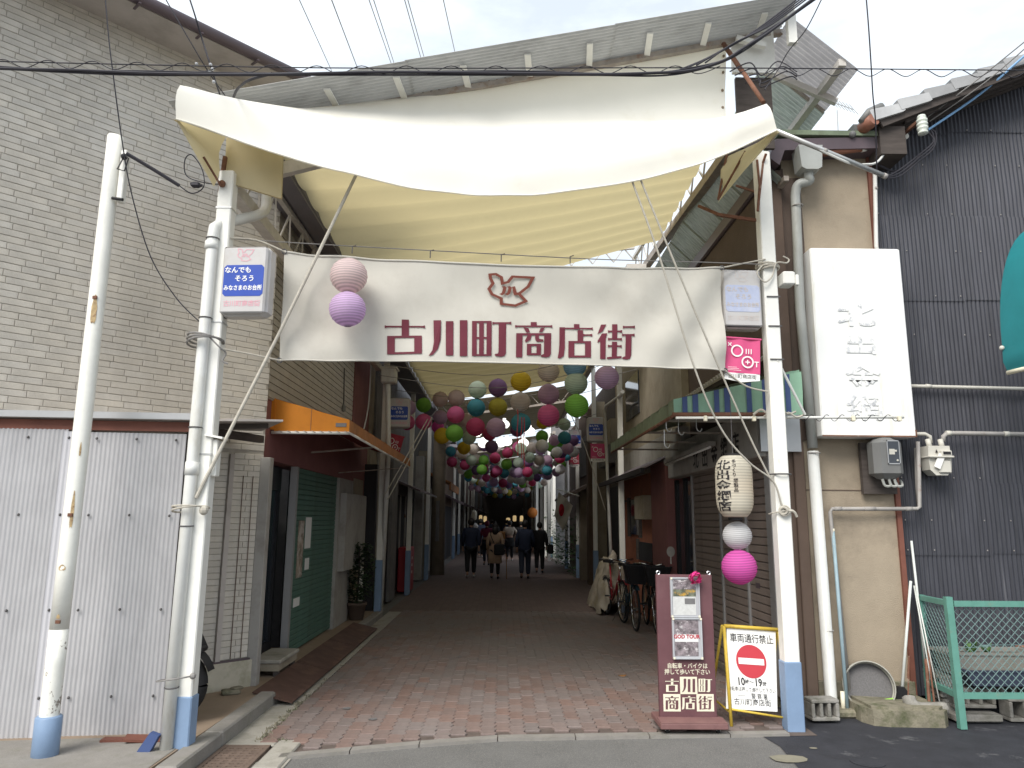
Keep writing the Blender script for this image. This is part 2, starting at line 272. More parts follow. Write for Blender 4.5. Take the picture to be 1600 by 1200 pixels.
# ------------------------------------------------------------------ mesh building
def rotm(rx=0, ry=0, rz=0):
    return Matrix.Rotation(rz, 3, 'Z') @ Matrix.Rotation(ry, 3, 'Y') @ Matrix.Rotation(rx, 3, 'X')
class MB:
    def __init__(s): s.v = []; s.f = []; s.sm = False
    def add(s, vs, fs):
        o = len(s.v); s.v += [V(p) for p in vs]; s.f += [tuple(i + o for i in f) for f in fs]; return s
    def box(s, c, d, rot=None, bev=0):
        x, y, z = d[0] / 2, d[1] / 2, d[2] / 2
        if bev:
            b = min(bev, x * .9, y * .9, z * .9); c_ = V(c)
            pts = []; rings = []
            for zz, k in ((-z, b), (-z + b, 0), (z - b, 0), (z, b)):
                X, Y = x - k, y - k
                rg = [(-X + b, -Y, zz), (X - b, -Y, zz), (X, -Y + b, zz), (X, Y - b, zz), (X - b, Y, zz), (-X + b, Y, zz), (-X, Y - b, zz), (-X, -Y + b, zz)]
                rings.append(len(pts)); pts += rg
            fs = []
            for i in range(3):
                for k in range(8):
                    a, b2 = rings[i] + k, rings[i] + (k + 1) % 8
                    fs.append((a, b2, b2 + 8, a + 8))
            fs.append(tuple(reversed(range(8)))); fs.append(tuple(range(24, 32)))
        else:
            pts = [(-x, -y, -z), (x, -y, -z), (x, y, -z), (-x, y, -z), (-x, -y, z), (x, -y, z), (x, y, z), (-x, y, z)]
            fs = [(3, 2, 1, 0), (4, 5, 6, 7), (0, 1, 5, 4), (1, 2, 6, 5), (2, 3, 7, 6), (3, 0, 4, 7)]
        q = [V(p) for p in pts]
        if rot: q = [rot @ p for p in q]
        return s.add([p + V(c) for p in q], fs)
    def bb(s, a, b, bev=0):                      # box between two corners
        a, b = V(a), V(b); return s.box((a + b) / 2, [abs(t) for t in (b - a)], None, bev)
    def quad(s, a, b, c, d): return s.add([a, b, c, d], [(0, 1, 2, 3)])
    def bar(s, a, b, w, h=None, up=(0, 0, 1)):   # rectangular bar between two points
        a, b = V(a), V(b); h = h or w; t = (b - a)
        if t.length < 1e-6: return s
        t.normalize(); u = V(up)
        if abs(t.dot(u)) > .98: u = V((0, 1, 0))
        x = t.cross(u).normalized(); u = x.cross(t).normalized()
        p = [e + x * (sx * w / 2) + u * (su * h / 2) for e in (a, b) for sx, su in ((-1, -1), (1, -1), (1, 1), (-1, 1))]
        return s.add(p, [(3, 2, 1, 0), (4, 5, 6, 7), (0, 1, 5, 4), (1, 2, 6, 5), (2, 3, 7, 6), (3, 0, 4, 7)])
    def tube(s, pts, r, n=8, cap=True):
        pts = [V(p) for p in pts]; rs = r if isinstance(r, (list, tuple)) else [r] * len(pts)
        o = len(s.v); u = None; N = len(pts)
        for i, p in enumerate(pts):
            t = (pts[min(i + 1, N - 1)] - pts[max(i - 1, 0)])
            t = t.normalized() if t.length > 1e-9 else V((0, 0, 1))
            if u is None:
                u = t.cross(V((0, 0, 1)))
                if u.length < .05: u = t.cross(V((0, 1, 0)))
            u = (u - t * u.dot(t)).normalized(); w = t.cross(u)
            for k in range(n):
                a = 2 * math.pi * k / n; s.v.append(p + (u * math.cos(a) + w * math.sin(a)) * rs[i])
        for i in range(N - 1):
            for k in range(n):
                a, b = o + i * n + k, o + i * n + (k + 1) % n; s.f.append((a, b, b + n, a + n))
        if cap:
            s.f.append(tuple(o + k for k in reversed(range(n)))); s.f.append(tuple(o + (N - 1) * n + k for k in range(n)))
        return s
    def lathe(s, prof, c, n=16, axis='Z', rot=None):     # profile of (radius, height)
        o = len(s.v); c = V(c)
        for r, h in prof:
            for k in range(n):
                a = 2 * math.pi * k / n; x, y = r * math.cos(a), r * math.sin(a)
                p = V((x, y, h)) if axis == 'Z' else (V((x, h, y)) if axis == 'Y' else V((h, x, y)))
                if rot: p = rot @ p
                s.v.append(c + p)
        for i in range(len(prof) - 1):
            for k in range(n):
                a, b = o + i * n + k, o + i * n + (k + 1) % n; s.f.append((a, b, b + n, a + n))
        s.f.append(tuple(o + k for k in reversed(range(n)))); s.f.append(tuple(o + (len(prof) - 1) * n + k for k in range(n)))
        return s
    def ball(s, c, r, n=16, m=10, ribs=0, sq=(1, 1, 1)):
        prof = []
        mm = m
        for i in range(mm + 1):
            a = -math.pi / 2 + math.pi * i / mm; rr = max(math.cos(a), .05) * r
            if ribs and 0 < i < mm: rr *= 1 + ribs * (1 if i % 2 else -1)
            prof.append((rr, math.sin(a) * r))
        o = len(s.v); s.lathe(prof, (0, 0, 0), n)
        for i in range(o, len(s.v)): p = s.v[i]; s.v[i] = V((p.x * sq[0], p.y * sq[1], p.z * sq[2])) + V(c)
        return s
    def prism(s, poly, o, x, y, depth):          # polygon in the plane (o; x, y) extruded by vector depth
        o, x, y, d = V(o), V(x), V(y), V(depth); n = len(poly)
        a = [o + x * p[0] + y * p[1] for p in poly]; b = [p + d for p in a]
        fs = [tuple(reversed(range(n))), tuple(range(n, 2 * n))] + [(i, (i + 1) % n, (i + 1) % n + n, i + n) for i in range(n)]
        return s.add(a + b, fs)
    def grid(s, P):                              # P[i][j] points
        o = len(s.v); ni, nj = len(P), len(P[0])
        for row in P: s.v += [V(p) for p in row]
        for i in range(ni - 1):
            for j in range(nj - 1):
                a = o + i * nj + j; s.f.append((a, a + 1, a + nj + 1, a + nj))
        return s
    def torus(s, c, R_, r, nrm=(0, 1, 0), n=28, m=8, a0=0, a1=2 * math.pi):
        nrm = V(nrm).normalized(); u = nrm.cross(V((0, 0, 1)))
        if u.length < .05: u = V((1, 0, 0))
        u.normalize(); w = nrm.cross(u); full = abs(a1 - a0 - 2 * math.pi) < 1e-6
        pts = [V(c) + (u * math.cos(a0 + (a1 - a0) * i / n) + w * math.sin(a0 + (a1 - a0) * i / n)) * R_ for i in range(n + 1)]
        return s.tube(pts, r, m, cap=not full)
    def build(s, name, m, parent=None, smooth=None, label=None):
        off = ROOT.get(parent.name, V((0, 0, 0))) if parent else V((0, 0, 0))
        me = D.meshes.new(name); me.from_pydata([p - off for p in s.v], [], s.f)
        me.materials.append(M[m] if isinstance(m, str) else m)
        if smooth if smooth is not None else s.sm: me.polygons.foreach_set('use_smooth', [len(f) <= 4 for f in s.f])
        ob = D.objects.new(name, me); COL.objects.link(ob)
        if parent: ob.parent = parent; ROOT[ob.name] = off
        if label: ob['label'] = label
        return ob
ROOT = {}
def thing(name, label, cat, loc, group=None):
    o = D.objects.new(name, None); o.empty_display_size = .2; COL.objects.link(o); o.location = loc
    ROOT[o.name] = V(loc); o['label'] = label; o['category'] = cat
    if group: o['group'] = group
    return o
def tag(o, label, cat, group=None):
    o['label'] = label; o['category'] = cat
    if group: o['group'] = group
    return o
def struct(o): o['kind'] = 'structure'; return o
def stuff(o): o['kind'] = 'stuff'; return o
def solo(mb, name, m, label, cat, loc, group=None, smooth=None):    # a thing that is one mesh, origin at its base
    loc = V(loc); mb.v = [p - loc for p in mb.v]
    o = mb.build(name, m, None, smooth); o.location = loc
    return tag(o, label, cat, group)
def dup(o, loc=None, rz=None, label=None, group=None):
    r = o.copy(); COL.objects.link(r)
    if loc is not None: r.location = loc
    if rz is not None: r.rotation_euler.z = rz
    if label: r['label'] = label
    if group: r['group'] = group
    for ch in o.children:
        c = ch.copy(); COL.objects.link(c); c.parent = r
        for g in ch.children:
            d = g.copy(); COL.objects.link(d); d.parent = c
    return r
def lerp(a, b, t): return V(a) * (1 - t) + V(b) * t
def catmull(pts, k=8):
    pts = [V(p) for p in pts]; out = []
    for i in range(len(pts) - 1):
        p0, p1, p2, p3 = pts[max(i - 1, 0)], pts[i], pts[i + 1], pts[min(i + 2, len(pts) - 1)]
        for j in range(k):
            t = j / k
            out.append(.5 * ((2 * p1) + (p2 - p0) * t + (2 * p0 - 5 * p1 + 4 * p2 - p3) * t * t + (3 * p1 - p0 - 3 * p2 + p3) * t ** 3))
    out.append(pts[-1]); return out
def corr(mb, o, du, dv, lu, lv, pitch, amp, nrm, rows=1, k=6, jit=0):   # corrugated sheet: waves step along du
    o, du, dv, nrm = V(o), V(du).normalized(), V(dv).normalized(), V(nrm).normalized()
    nu = max(2, int(lu / pitch * k)); P = []
    for j in range(rows + 1):
        row = []
        for i in range(nu + 1):
            u = lu * i / nu
            row.append(o + du * u + dv * (lv * j / rows) + nrm * (amp * math.sin(2 * math.pi * u / pitch) + jit * noise.noise(V((u * 1.3, j * 1.7, o.x)))))
        P.append(row)
    return mb.grid(P)
def text_bm(s, size=1.0, bold=0.0, spacing=1.0, align='CENTER'):
    cu = D.curves.new('lettering', 'FONT'); cu.body = s; cu.size = size; cu.align_x = align; cu.align_y = 'CENTER'
    cu.offset = bold; cu.space_character = spacing; cu.resolution_u = 2; cu.fill_mode = 'FRONT'
    ob = D.objects.new('lettering', cu); COL.objects.link(ob)
    dg = bpy.context.evaluated_depsgraph_get(); me = D.meshes.new_from_object(ob.evaluated_get(dg))
    vs = [v.co.copy() for v in me.vertices]; fs = [tuple(p.vertices) for p in me.polygons]
    D.objects.remove(ob); D.curves.remove(cu); D.meshes.remove(me)
    return vs, fs
def text(s, name, m, parent, o, x, y, size, bold=0.0, spacing=1.0, wrap=None, sx=1.0, align='CENTER'):
    vs, fs = text_bm(s, size, bold, spacing, align); mb = MB()
    if not wrap: o, x, y = V(o), V(x), V(y)
    mb.add([wrap(p.x * sx, p.y) if wrap else o + x * (p.x * sx) + y * p.y for p in vs], fs)
    return mb.build(name, m, parent)

# heavy poster lettering of the arcade (unit box, strokes as polygons)
def r_(x0, y0, x1, y1): return [(x0, y0), (x1, y0), (x1, y1), (x0, y1)]
def box_(x0, y0, x1, y1, tl, tr, th): return [r_(x0, y0, x0 + tl, y1), r_(x1 - tr, y0, x1, y1), r_(x0 + tl, y0, x1 - tr, y0 + th), r_(x0 + tl, y1 - th, x1 - tr, y1)]
def bar_(x0, y, x1, t=.05): return [[(x0, y - .03), (x0 + .05, y - .005), (x1 - .06, y - .005), (x1, y - .03), (x1, y + t + .005), (x1 - .06, y + t - .01), (x0 + .05, y + t - .01), (x0, y + t + .005)]]
GLYPH = [
 bar_(0, .79, 1) + [r_(.42, .5, .6, 1)] + box_(.06, .02, .92, .55, .19, .19, .06),
 [[(.13, 1), (.32, 1), (.31, .45), (.24, .2), (.12, .04), (0, 0), (.1, .16), (.14, .4)], r_(.44, .02, .63, .97), r_(.79, 0, .98, .99)],
 [r_(0, .02, .12, 1), r_(.18, .07, .30, .95), r_(.37, .02, .5, 1), r_(.12, .02, .37, .07), r_(.12, .95, .37, 1), r_(.12, .5, .37, .55)] + bar_(.52, .92, 1) + [[(.68, .92), (.87, .92), (.87, .1), (.83, .02), (.74, 0), (.6, .02), (.58, .07), (.66, .09), (.68, .13)]],
 bar_(0, .86, 1) + [r_(.42, .86, .58, 1), [(.22, .85), (.36, .82), (.4, .7), (.3, .7)], [(.64, .7), (.74, .72), (.8, .85), (.68, .82)], r_(.03, 0, .2, .68), [(.2, .62), (.78, .62), (.78, .68), (.2, .68)], [(.78, .68), (.97, .68), (.97, .1), (.93, .02), (.84, 0), (.7, .02), (.7, .06), (.78, .1)],
   [(.34, .62), (.44, .62), (.42, .5), (.3, .42), (.26, .46)], [(.54, .62), (.64, .62), (.64, .52), (.76, .5), (.76, .44), (.58, .44), (.54, .5)]] + box_(.32, .06, .7, .38, .12, .12, .06),
 bar_(.08, .85, 1) + [r_(.46, .85, .62, 1), [(.04, .9), (.2, .9), (.2, .3), (.17, .06), (.08, 0), (0, .0), (.03, .2), (.04, .4)], r_(.56, .48, .72, .82)] + bar_(.72, .66, .98) + box_(.3, .02, .94, .5, .17, .17, .06),
 [[(.1, 1), (.24, 1), (.14, .8), (.0, .72)], [(.12, .74), (.26, .74), (.22, .58), (.22, 0), (.07, 0), (.07, .52), (.0, .46), (.0, .52)]] + bar_(.28, .78, .66) + bar_(.28, .56, .66) + bar_(.28, .36, .66) + [r_(.39, .58, .53, 1), r_(.39, .06, .53, .5)] + [[(.26, .0), (.66, .04), (.66, .1), (.26, .06)]] + bar_(.68, .9, 1) + bar_(.66, .68, 1) + [[(.76, .7), (.92, .7), (.92, .12), (.88, .02), (.8, 0), (.68, .02), (.68, .06), (.76, .1)]],
]
CHARS = '古川町商店街'
DOVE = [(.02, .98), (.15, 1.0), (.28, .90), (.30, .70), (.43, .75), (.53, .93), (1.0, .91), (.89, .62), (.68, .38), (.84, .15), (.60, 0), (.28, .05), (.28, .22), (.07, .35), (0, .52), (.09, .70), (.03, .86)]
def outline(mb, poly, t, o, x, y, depth):        # closed outline of width t
    n = len(poly); pts = [V((p[0], p[1], 0)) for p in poly]; ins = []; outs = []
    for i in range(n):
        a, b, c = pts[i - 1], pts[i], pts[(i + 1) % n]
        d1, d2 = (b - a).normalized(), (c - b).normalized(); n1, n2 = V((-d1.y, d1.x, 0)), V((-d2.y, d2.x, 0))
        m = (n1 + n2); m = m.normalized() / max(.55, m.normalized().dot(n1)) if m.length > .1 else n1
        ins.append(b + m * t / 2); outs.append(b - m * t / 2)
    o, x, y, d = V(o), V(x), V(y), V(depth)
    w = lambda p: o + x * p.x + y * p.y + d
    for i in range(n):
        j = (i + 1) % n; mb.quad(w(ins[i]), w(ins[j]), w(outs[j]), w(outs[i]))
def dove(name, m, parent, o, x, y, t=.045, depth=(0, 0, 0), inner=True):
    mb = MB(); outline(mb, DOVE, t, o, x, y, depth); o, x, y, d = V(o), V(x), V(y), V(depth)
    if inner:
        for k in range(3):
            bx = .30 + k * .12
            poly = [(bx - .07, .36), (bx - .01, .40), (bx + .02, .56), (bx - .02, .60), (bx + .05, .62), (bx + .10, .58), (bx + .06, .38), (bx + .0, .32)]
            if k == 2: poly = [(bx - .02, .60), (bx + .05, .62), (bx + .09, .42), (bx + .14, .42), (bx + .12, .34), (bx + .03, .33), (bx + .01, .40)]
            mb.add([o + x * p[0] + y * p[1] + d for p in poly], [tuple(range(len(poly)))])
    return mb.build(name, m, parent)

# ================================================================== SETTING: ground
g = MB(); g.bb((-300, -200, -.30), (300, 600, -.04)); struct(g.build('ground', 'asphalt'))
g = MB(); g.quad((-60, -40, -.012), (60, -40, -.012), (60, 7.8, -.012), (-60, 7.8, -.012)); struct(g.build('road', 'asphalt'))
EDGE = [(-6, 4.2), (-3, 5.05), (-1.68, 5.5), (-.62, 5.86), (0, 6.03), (1.2, 6.12), (2.5, 6.2)]
def edge_y(x):
    for (a, b), (c, d) in zip(EDGE, EDGE[1:]):
        if x <= c: return b + (d - b) * (x - a) / (c - a)
    return EDGE[-1][1]
PA = [(2.06, 6.20), (2.10, 5.92), (2.04, 5.40), (1.9, 4.6), (1.7, 3.2), (12, 3.2), (12, 7.6), (2.47, 7.6), (2.47, 6.20)]
g = MB(); g.add([(x, y, -.007) for x, y in PA], [tuple(range(len(PA)))]); struct(g.build('patch_of_fresh_asphalt', 'asphaltnew'))
g = MB()
for cx, cy, r in ((2.05, 5.62, .09), (2.33, 5.87, .02)):
    g.add([(cx + r * 1.5 * math.cos(a / 10 * 6.283) * (1 + .12 * math.sin(a * 2.1)), cy + r * math.sin(a / 10 * 6.283), -.003) for a in range(10)], [tuple(range(10))])
struct(g.build('asphalt_stain', 'palestreet'))
g = MB(); g.lathe([(.115, -.006), (.115, -.001), (.09, -.001), (.088, .001), (.02, .001)], (2.58, 5.55, 0), 20); struct(g.build('valve_cover', 'asphaltnew'))
# brick pavement: bedding, far field, pavers
pv = MB(); e = [p for p in EDGE if p[0] >= -1.8]; ed = [(-2.0, edge_y(-2.0))] + e
pts = [(x, y, -.004) for x, y in ed] + [(2.5, 14, -.004), (2.4, 14, -.004), (-2.0, 14, -.004)]
pv.add(pts, [tuple(range(len(pts)))]); pave = struct(pv.build('brick_pavement', 'joint'))
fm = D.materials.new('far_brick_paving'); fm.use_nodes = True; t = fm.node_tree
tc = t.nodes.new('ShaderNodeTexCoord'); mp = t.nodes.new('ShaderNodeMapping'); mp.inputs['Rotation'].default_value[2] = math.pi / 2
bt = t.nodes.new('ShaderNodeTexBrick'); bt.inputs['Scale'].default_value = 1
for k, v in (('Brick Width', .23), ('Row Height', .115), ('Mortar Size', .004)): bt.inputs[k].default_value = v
bt.inputs['Color1'].default_value = (.15, .108, .096, 1); bt.inputs['Color2'].default_value = (.13, .09, .08, 1); bt.inputs['Mortar'].default_value = (.1, .085, .07, 1)  # same bricks as nearby but darker, alley shade put into the colour
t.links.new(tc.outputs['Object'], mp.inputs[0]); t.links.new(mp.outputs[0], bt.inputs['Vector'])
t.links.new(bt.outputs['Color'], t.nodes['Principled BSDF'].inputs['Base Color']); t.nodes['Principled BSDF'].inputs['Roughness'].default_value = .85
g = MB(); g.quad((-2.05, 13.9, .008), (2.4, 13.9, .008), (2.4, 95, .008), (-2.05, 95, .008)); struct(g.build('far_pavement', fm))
PW, PL = .1165, .2330
def paver_shape(a=.012, gap=.0017):
    x, y = PW / 2 - gap, PL / 2 - gap
    zz = [-y, -y * .74, -y * .26, 0, y * .26, y * .74, y]; of = [0, a, -a, 0, a, -a, 0]
    r = [(x + o, q) for q, o in zip(zz, of)]; l = [(-x + o, q) for q, o in zip(zz, of)]
    return r + l[::-1]
SH = paver_shape(); nS = len(SH)
def paver_mb(mb, c, dz=0, tx=0, ty=0):
    k = .965
    top = [(c[0] + x * k, c[1] + y * k, .012 + dz + x * tx + y * ty) for x, y in SH]
    mid = [(c[0] + x, c[1] + y, .008 + dz + x * tx + y * ty) for x, y in SH]
    bot = [(c[0] + x, c[1] + y, -.012) for x, y in SH]
    fs = [tuple(range(nS))] + [(nS + i, nS + (i + 1) % nS, (i + 1) % nS, i) for i in range(nS)] + [(2 * nS + i, 2 * nS + (i + 1) % nS, nS + (i + 1) % nS, nS + i) for i in range(nS)]
    return mb.add(top + mid + bot, fs)
spots = []
for i in range(-16, 21):
    x = i * PW + .02
    for j in range(0, 38):
        y = 5.2 + j * PL + (PL / 2 if i % 2 else 0)
        lo = edge_y(x) + .10
        if y - PL / 2 < lo - .02 or y > 13.95 or x < -1.83 + .02 * max(0, 7 - y): continue
        if x < -1.45 and y < 5.95: continue
        spots.append((x, y))
spots.sort(key=lambda p: p[0] ** 2 + p[1] ** 2)
mb = MB(); paver_mb(mb, (0, 0)); pob = mb.build('brick', 'paver', pave)
rp = random.Random(3)
for k, (x, y) in enumerate(spots[:300]):
    o = pob if k == 0 else pob.copy()
    if k: COL.objects.link(o); o.parent = pave
    o.location = (x, y, rp.uniform(-.003, .002)); o.rotation_euler = (rp.gauss(0, .008), rp.gauss(0, .01), rp.gauss(0, .004))
mb = MB()
for x, y in spots[300:]: paver_mb(mb, (x, y), rp.uniform(-.003, .002), rp.gauss(0, .01), rp.gauss(0, .008))
stuff(mb.build('far_bricks', 'paver', pave))
ks = [-1.55, -1.08, -.60, -.02, .58, 1.16, 1.8, 2.28]
for a, b in zip(ks, ks[1:]):
    mb = MB(); a += .004; b -= .004
    mb.prism([(a, edge_y(a)), (b, edge_y(b)), (b, edge_y(b) + .095), (a, edge_y(a) + .095)], (0, 0, -.03), (1, 0, 0), (0, 1, 0), (0, 0, .042)); mb.build('kerb_stone', 'kerb', pave)
# litter, a leaf, moss line
mb = MB(); rq = random.Random(11)
for x, y in [(-1.35, 6.9), (-1.05, 6.55), (-1.15, 7.6), (-.5, 9.4), (1.5, 9.0), (1.55, 9.6), (-1.5, 9.3), (1.75, 10.6), (-1.45, 11.2), (-1.3, 12.3), (1.1, 12.4)]:
    a = rq.uniform(0, 3); r = .045
    mb.add([(x + r * math.cos(a + k * 1.26) * rq.uniform(.6, 1.2), y + r * math.sin(a + k * 1.26) * rq.uniform(.6, 1.1), .016) for k in range(5)], [(0, 1, 2, 3, 4)])
stuff(mb.build('fallen_petals', 'greywall'))
mb = MB(); mb.add([(1.30 + .05 * math.cos(a), 8.35 + .03 * math.sin(a), .018 + .01 * math.cos(2 * a)) for a in [0, .6, 1.3, 2.2, 3.1, 4, 4.9, 5.6]], [tuple(range(8))]); solo(mb, 'fallen_leaf', 'tan', 'dry brown leaf lying alone on the brick paving near the brown board', 'leaf', (1.3, 8.35, .012))
# sidewalk apron, kerb, channel, plates, grate
g = MB(); pts = [(-8, 3.2), (-2.20, 5.02), (-2.17, 6.9), (-2.17, 13.2), (-2.6, 13.2), (-8, 13.2)]
g.prism(pts, (0, 0, -.03), (1, 0, 0), (0, 1, 0), (0, 0, .125)); struct(g.build('sidewalk', 'apron'))
g = MB(); g.add([(-8, 3.2, .099), (-2.21, 5.02, .099), (-2.21, 5.62, .099), (-2.60, 5.70, .099), (-8, 5.05, .099)], [(0, 1, 2, 3, 4)]); struct(g.build('sidewalk_slab', 'kerb'))
kb = MB(); kb.bb((-2.17, 5.02, -.03), (-2.03, 5.8, .11), .012); kb.bb((-2.17, 5.81, -.03), (-2.03, 7.1, .11), .012); kb.bb((-2.165, 7.12, -.03), (-2.03, 11.6, .045), .012); kb.bb((-2.165, 11.62, -.03), (-2.03, 13.2, .10), .012); struct(kb.build('sidewalk_kerb', 'kerb'))
g = MB(); g.bb((-2.03, 5.96, -.03), (-1.80, 13.9, .004)); g.bb((-2.03, 5.1, -.05), (-1.46, 5.96, -.004)); struct(g.build('gutter_channel', 'concrete'))
g = MB(); g.bb((-1.66, 5.32, -.02), (-1.48, 5.97, .012), .01); g.bb((-2.03, 5.84, -.02), (-1.66, 5.97, .010), .008); struct(g.build('drain_surround', 'concrete'))
gr = thing('drain_grate', 'rusty iron grate with diagonal slots set in the gutter by the pale blue sleeves', 'drain grate', (-1.86, 5.55, 0))
gx0, gx1, gy0, gy1 = -2.02, -1.68, 5.28, 5.83
mb = MB(); mb.bb((gx0, gy0, -.02), (gx0 + .03, gy1, .014)); mb.bb((gx1 - .03, gy0, -.02), (gx1, gy1, .014)); mb.bb((gx0, gy0, -.02), (gx1, gy0 + .03, .013)); mb.bb((gx0, gy1 - .03, -.02), (gx1, gy1, .013)); mb.build('frame', 'iron', gr)
mb = MB()
for k in range(9): y = gy0 + .05 + k * (gy1 - gy0 - .1) / 8; mb.bb((gx0 + .02, y - .014, -.02), (gx1 - .02, y + .014, .011))
for k in range(5): x = gx0 + .05 + k * (gx1 - gx0 - .1) / 4; mb.bb((x - .012, gy0, -.02), (x + .012, gy1, .0095))
mb.build('slotted_plate', 'iron', gr)
mb = MB(); mb.quad((gx0, gy0, -.003), (gx1, gy0, -.003), (gx1, gy1, -.003), (gx0, gy1, -.003)); mb.build('pit_shade', 'darkin', gr)  # flat near-black sheet painted as the shade below the slots
for k, (y0, y1, lab) in enumerate([(7.02, 8.45, 'nearest rusty steel plate over the gutter, its front edge lifted'), (8.47, 9.98, 'middle rusty steel plate of the three over the gutter'), (10.0, 11.6, 'farthest rusty steel plate over the gutter beside the green shutter')]):
    mb = MB(); mb.prism([(-2.22, .118), (-1.86, .032), (-1.86, .024), (-2.22, .110)], (0, y0, 0), (1, 0, 0), (0, 0, 1), (0, y1 - y0, 0))
    solo(mb, 'gutter_plate', 'plate', lab, 'steel plate', (-2.04, y0, .03), 'steel plates over the gutter')
mb = MB()
def tuft(mb, c, n, r, h, rng, w=.006):
    for _ in range(n):
        a = rng.uniform(0, 6.28); q = rng.uniform(0, r); b = rng.uniform(0, 6.28); x, y = c[0] + q * math.cos(a), c[1] + q * math.sin(a); hh = h * rng.uniform(.5, 1.2)
        mb.add([(x - w, y, c[2]), (x + w, y, c[2]), (x + .5 * hh * math.cos(b), y + .5 * hh * math.sin(b), c[2] + hh)], [(0, 1, 2)])
for k in range(60): tuft(mb, (-1.80 + rq.uniform(-.03, .03), 5.95 + abs(rq.gauss(0, .9)), .004), 5, .03, .025, rq)
for k in range(14): tuft(mb, (-1.75 + rq.uniform(-.1, .15), 5.95 + rq.uniform(-.03, .04), .004), 4, .03, .02, rq)
stuff(mb.build('moss_in_the_joints', 'moss'))

# ================================================================== LEFT: tiled house
WD = V((-.695, -.72, 0)).normalized(); WN = V((.72, -.695, 0)).normalized(); C0 = V((-2.375, 7.389, 0)); UP = V((0, 0, 1))
def wp(t, z, out=0): return C0 + WD * t + UP * z + WN * out
house = thing('tiled_house', 'two-storey house clad in pale beige brick-pattern tiles on the left corner', 'house', C0)
mb = MB(); mb.prism([(0, .08), (6.5, .08), (6.5, 6.45), (0, 6.45)], C0 - WN * .012, WD, UP, -WN * .2); wall_f = mb.build('wall', 'grout', house)
TL, TH = .245, .0562
def tile_mb(mb, t0, t1, z, out=.0):
    b = .003; a = wp(t0 + .0019, z + .0019); p = []
    for o, i in ((-.012, 0), (-.005, 0), (-.002, b)):
        p += [wp(t0 + .0019 + i, z + .0019 + i, o), wp(t1 - .0019 - i, z + .0019 + i, o), wp(t1 - .0019 - i, z + TH - .0019 - i, o), wp(t0 + .0019 + i, z + TH - .0019 - i, o)]
    p = [q + WN * out for q in p]
    fs = [(11, 10, 9, 8)]
    for r in (0, 4): fs += [(r + (k + 1) % 4, r + k, r + 4 + k, r + 4 + (k + 1) % 4) for k in range(4)]
    return mb.add(p, [f[::-1] for f in fs][:1] + fs[1:])
rt = random.Random(5); tiles = []; lowtiles = []
nrow = 72
for j in range(nrow):
    z = 2.30 + j * TH; off = (TL * .5 if j % 2 else 0) + (.10 if (j // 2) % 2 else 0)
    t = -off
    while t < 5.6:
        a, b = max(t, 0), t + TL
        if b - a > .05: (tiles if b < 2.95 and z < 6.2 else lowtiles).append((a, b, z))
        t += TL
tiles.sort(key=lambda q: -(q[0] + .15 * abs(q[2] - 4)))
full = [q for q in tiles if abs(q[1] - q[0] - TL) < 1e-4]; cut = [q for q in tiles if abs(q[1] - q[0] - TL) >= 1e-4]
ref = full[0]; mb = MB(); tile_mb(mb, *ref); tob = mb.build('tile', 'tile', wall_f)
for k, q in enumerate(full[:300]):
    o = tob if k == 0 else tob.copy()
    if k: COL.objects.link(o); o.parent = wall_f
    o.location = WD * (q[0] - ref[0]) + UP * (q[2] - ref[2]) + WN * rt.uniform(-.0015, .0015)
mb = MB()
for q in full[300:] + cut + lowtiles: tile_mb(mb, *q, out=rt.uniform(-.0015, .0015))
for j in range(34):                                   # pillar below, three widths of tile per course
    z = .355 + j * TH
    if z > 2.24: break
    xs = [0, .1, .2, .31] if j % 2 else [0, .16, .31]
    for a, b in zip(xs, xs[1:]): tile_mb(mb, a, b, z)
    t = .36
    while t < 1.6: tile_mb(mb, t, t + TL, z); t += TL
stuff(mb.build('cladding_tiles', 'tile', wall_f))
mb = MB(); mb.prism([(0, .09), (1.7, .09), (1.7, .335), (0, .335)], C0 + WN * .004, WD, UP, WN * .035); mb.build('plinth', 'render', house)
mb = MB(); mb.prism([(.02, .335), (1.7, .335), (1.7, .352), (.02, .352)], C0, WD, UP, WN * .03); mb.build('flashing', 'plum', house)
mb = MB()
for t in (.105, .205): mb.bar(wp(t, .36, .008), wp(t, 2.05, .008), .006)
mb.build('control_joint', 'iron', house)
mb = MB(); mb.bar(wp(.335, .09, .012), wp(.335, 2.25, .012), .045, .03, WN); mb.build('trim', 'soffit', house)
mb = MB(); mb.bb((-2.40, 7.36, .09), (-2.30, 7.47, 2.24), .006); mb.build('corner_post', 'whitewall', house)
# alley flank above and below
XW = -2.40
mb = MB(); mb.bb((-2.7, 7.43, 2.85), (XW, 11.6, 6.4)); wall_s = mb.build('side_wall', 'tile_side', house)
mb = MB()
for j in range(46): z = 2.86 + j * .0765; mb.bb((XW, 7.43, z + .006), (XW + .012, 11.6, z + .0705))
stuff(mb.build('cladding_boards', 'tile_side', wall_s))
mb = MB(); mb.bb((-2.7, 7.43, 2.24), (-2.415, 12.0, 2.85)); mb.build('lintel', 'pinkwall', house)
mb = MB(); mb.bb((-2.7, 11.0, .09), (-2.40, 12.0, 2.24)); mb.build('pillar', 'whitewall', house)
mb = MB(); mb.bb((-3.6, 7.5, .09), (-3.55, 11, 2.3)); mb.bb((-3.6, 7.46, .09), (-2.5, 7.5, 2.24)); mb.build('inner_wall', 'darkin', house)
dr = MB(); dr.bb((-2.62, 7.5, .3), (-2.60, 8.66, 1.98)); door = dr.build('sliding_door', 'glassd', house)
mb = MB(); mb.bb((-2.63, 7.5, .09), (-2.57, 8.68, .30)); mb.bb((-2.63, 7.5, 1.96), (-2.57, 8.68, 2.22))
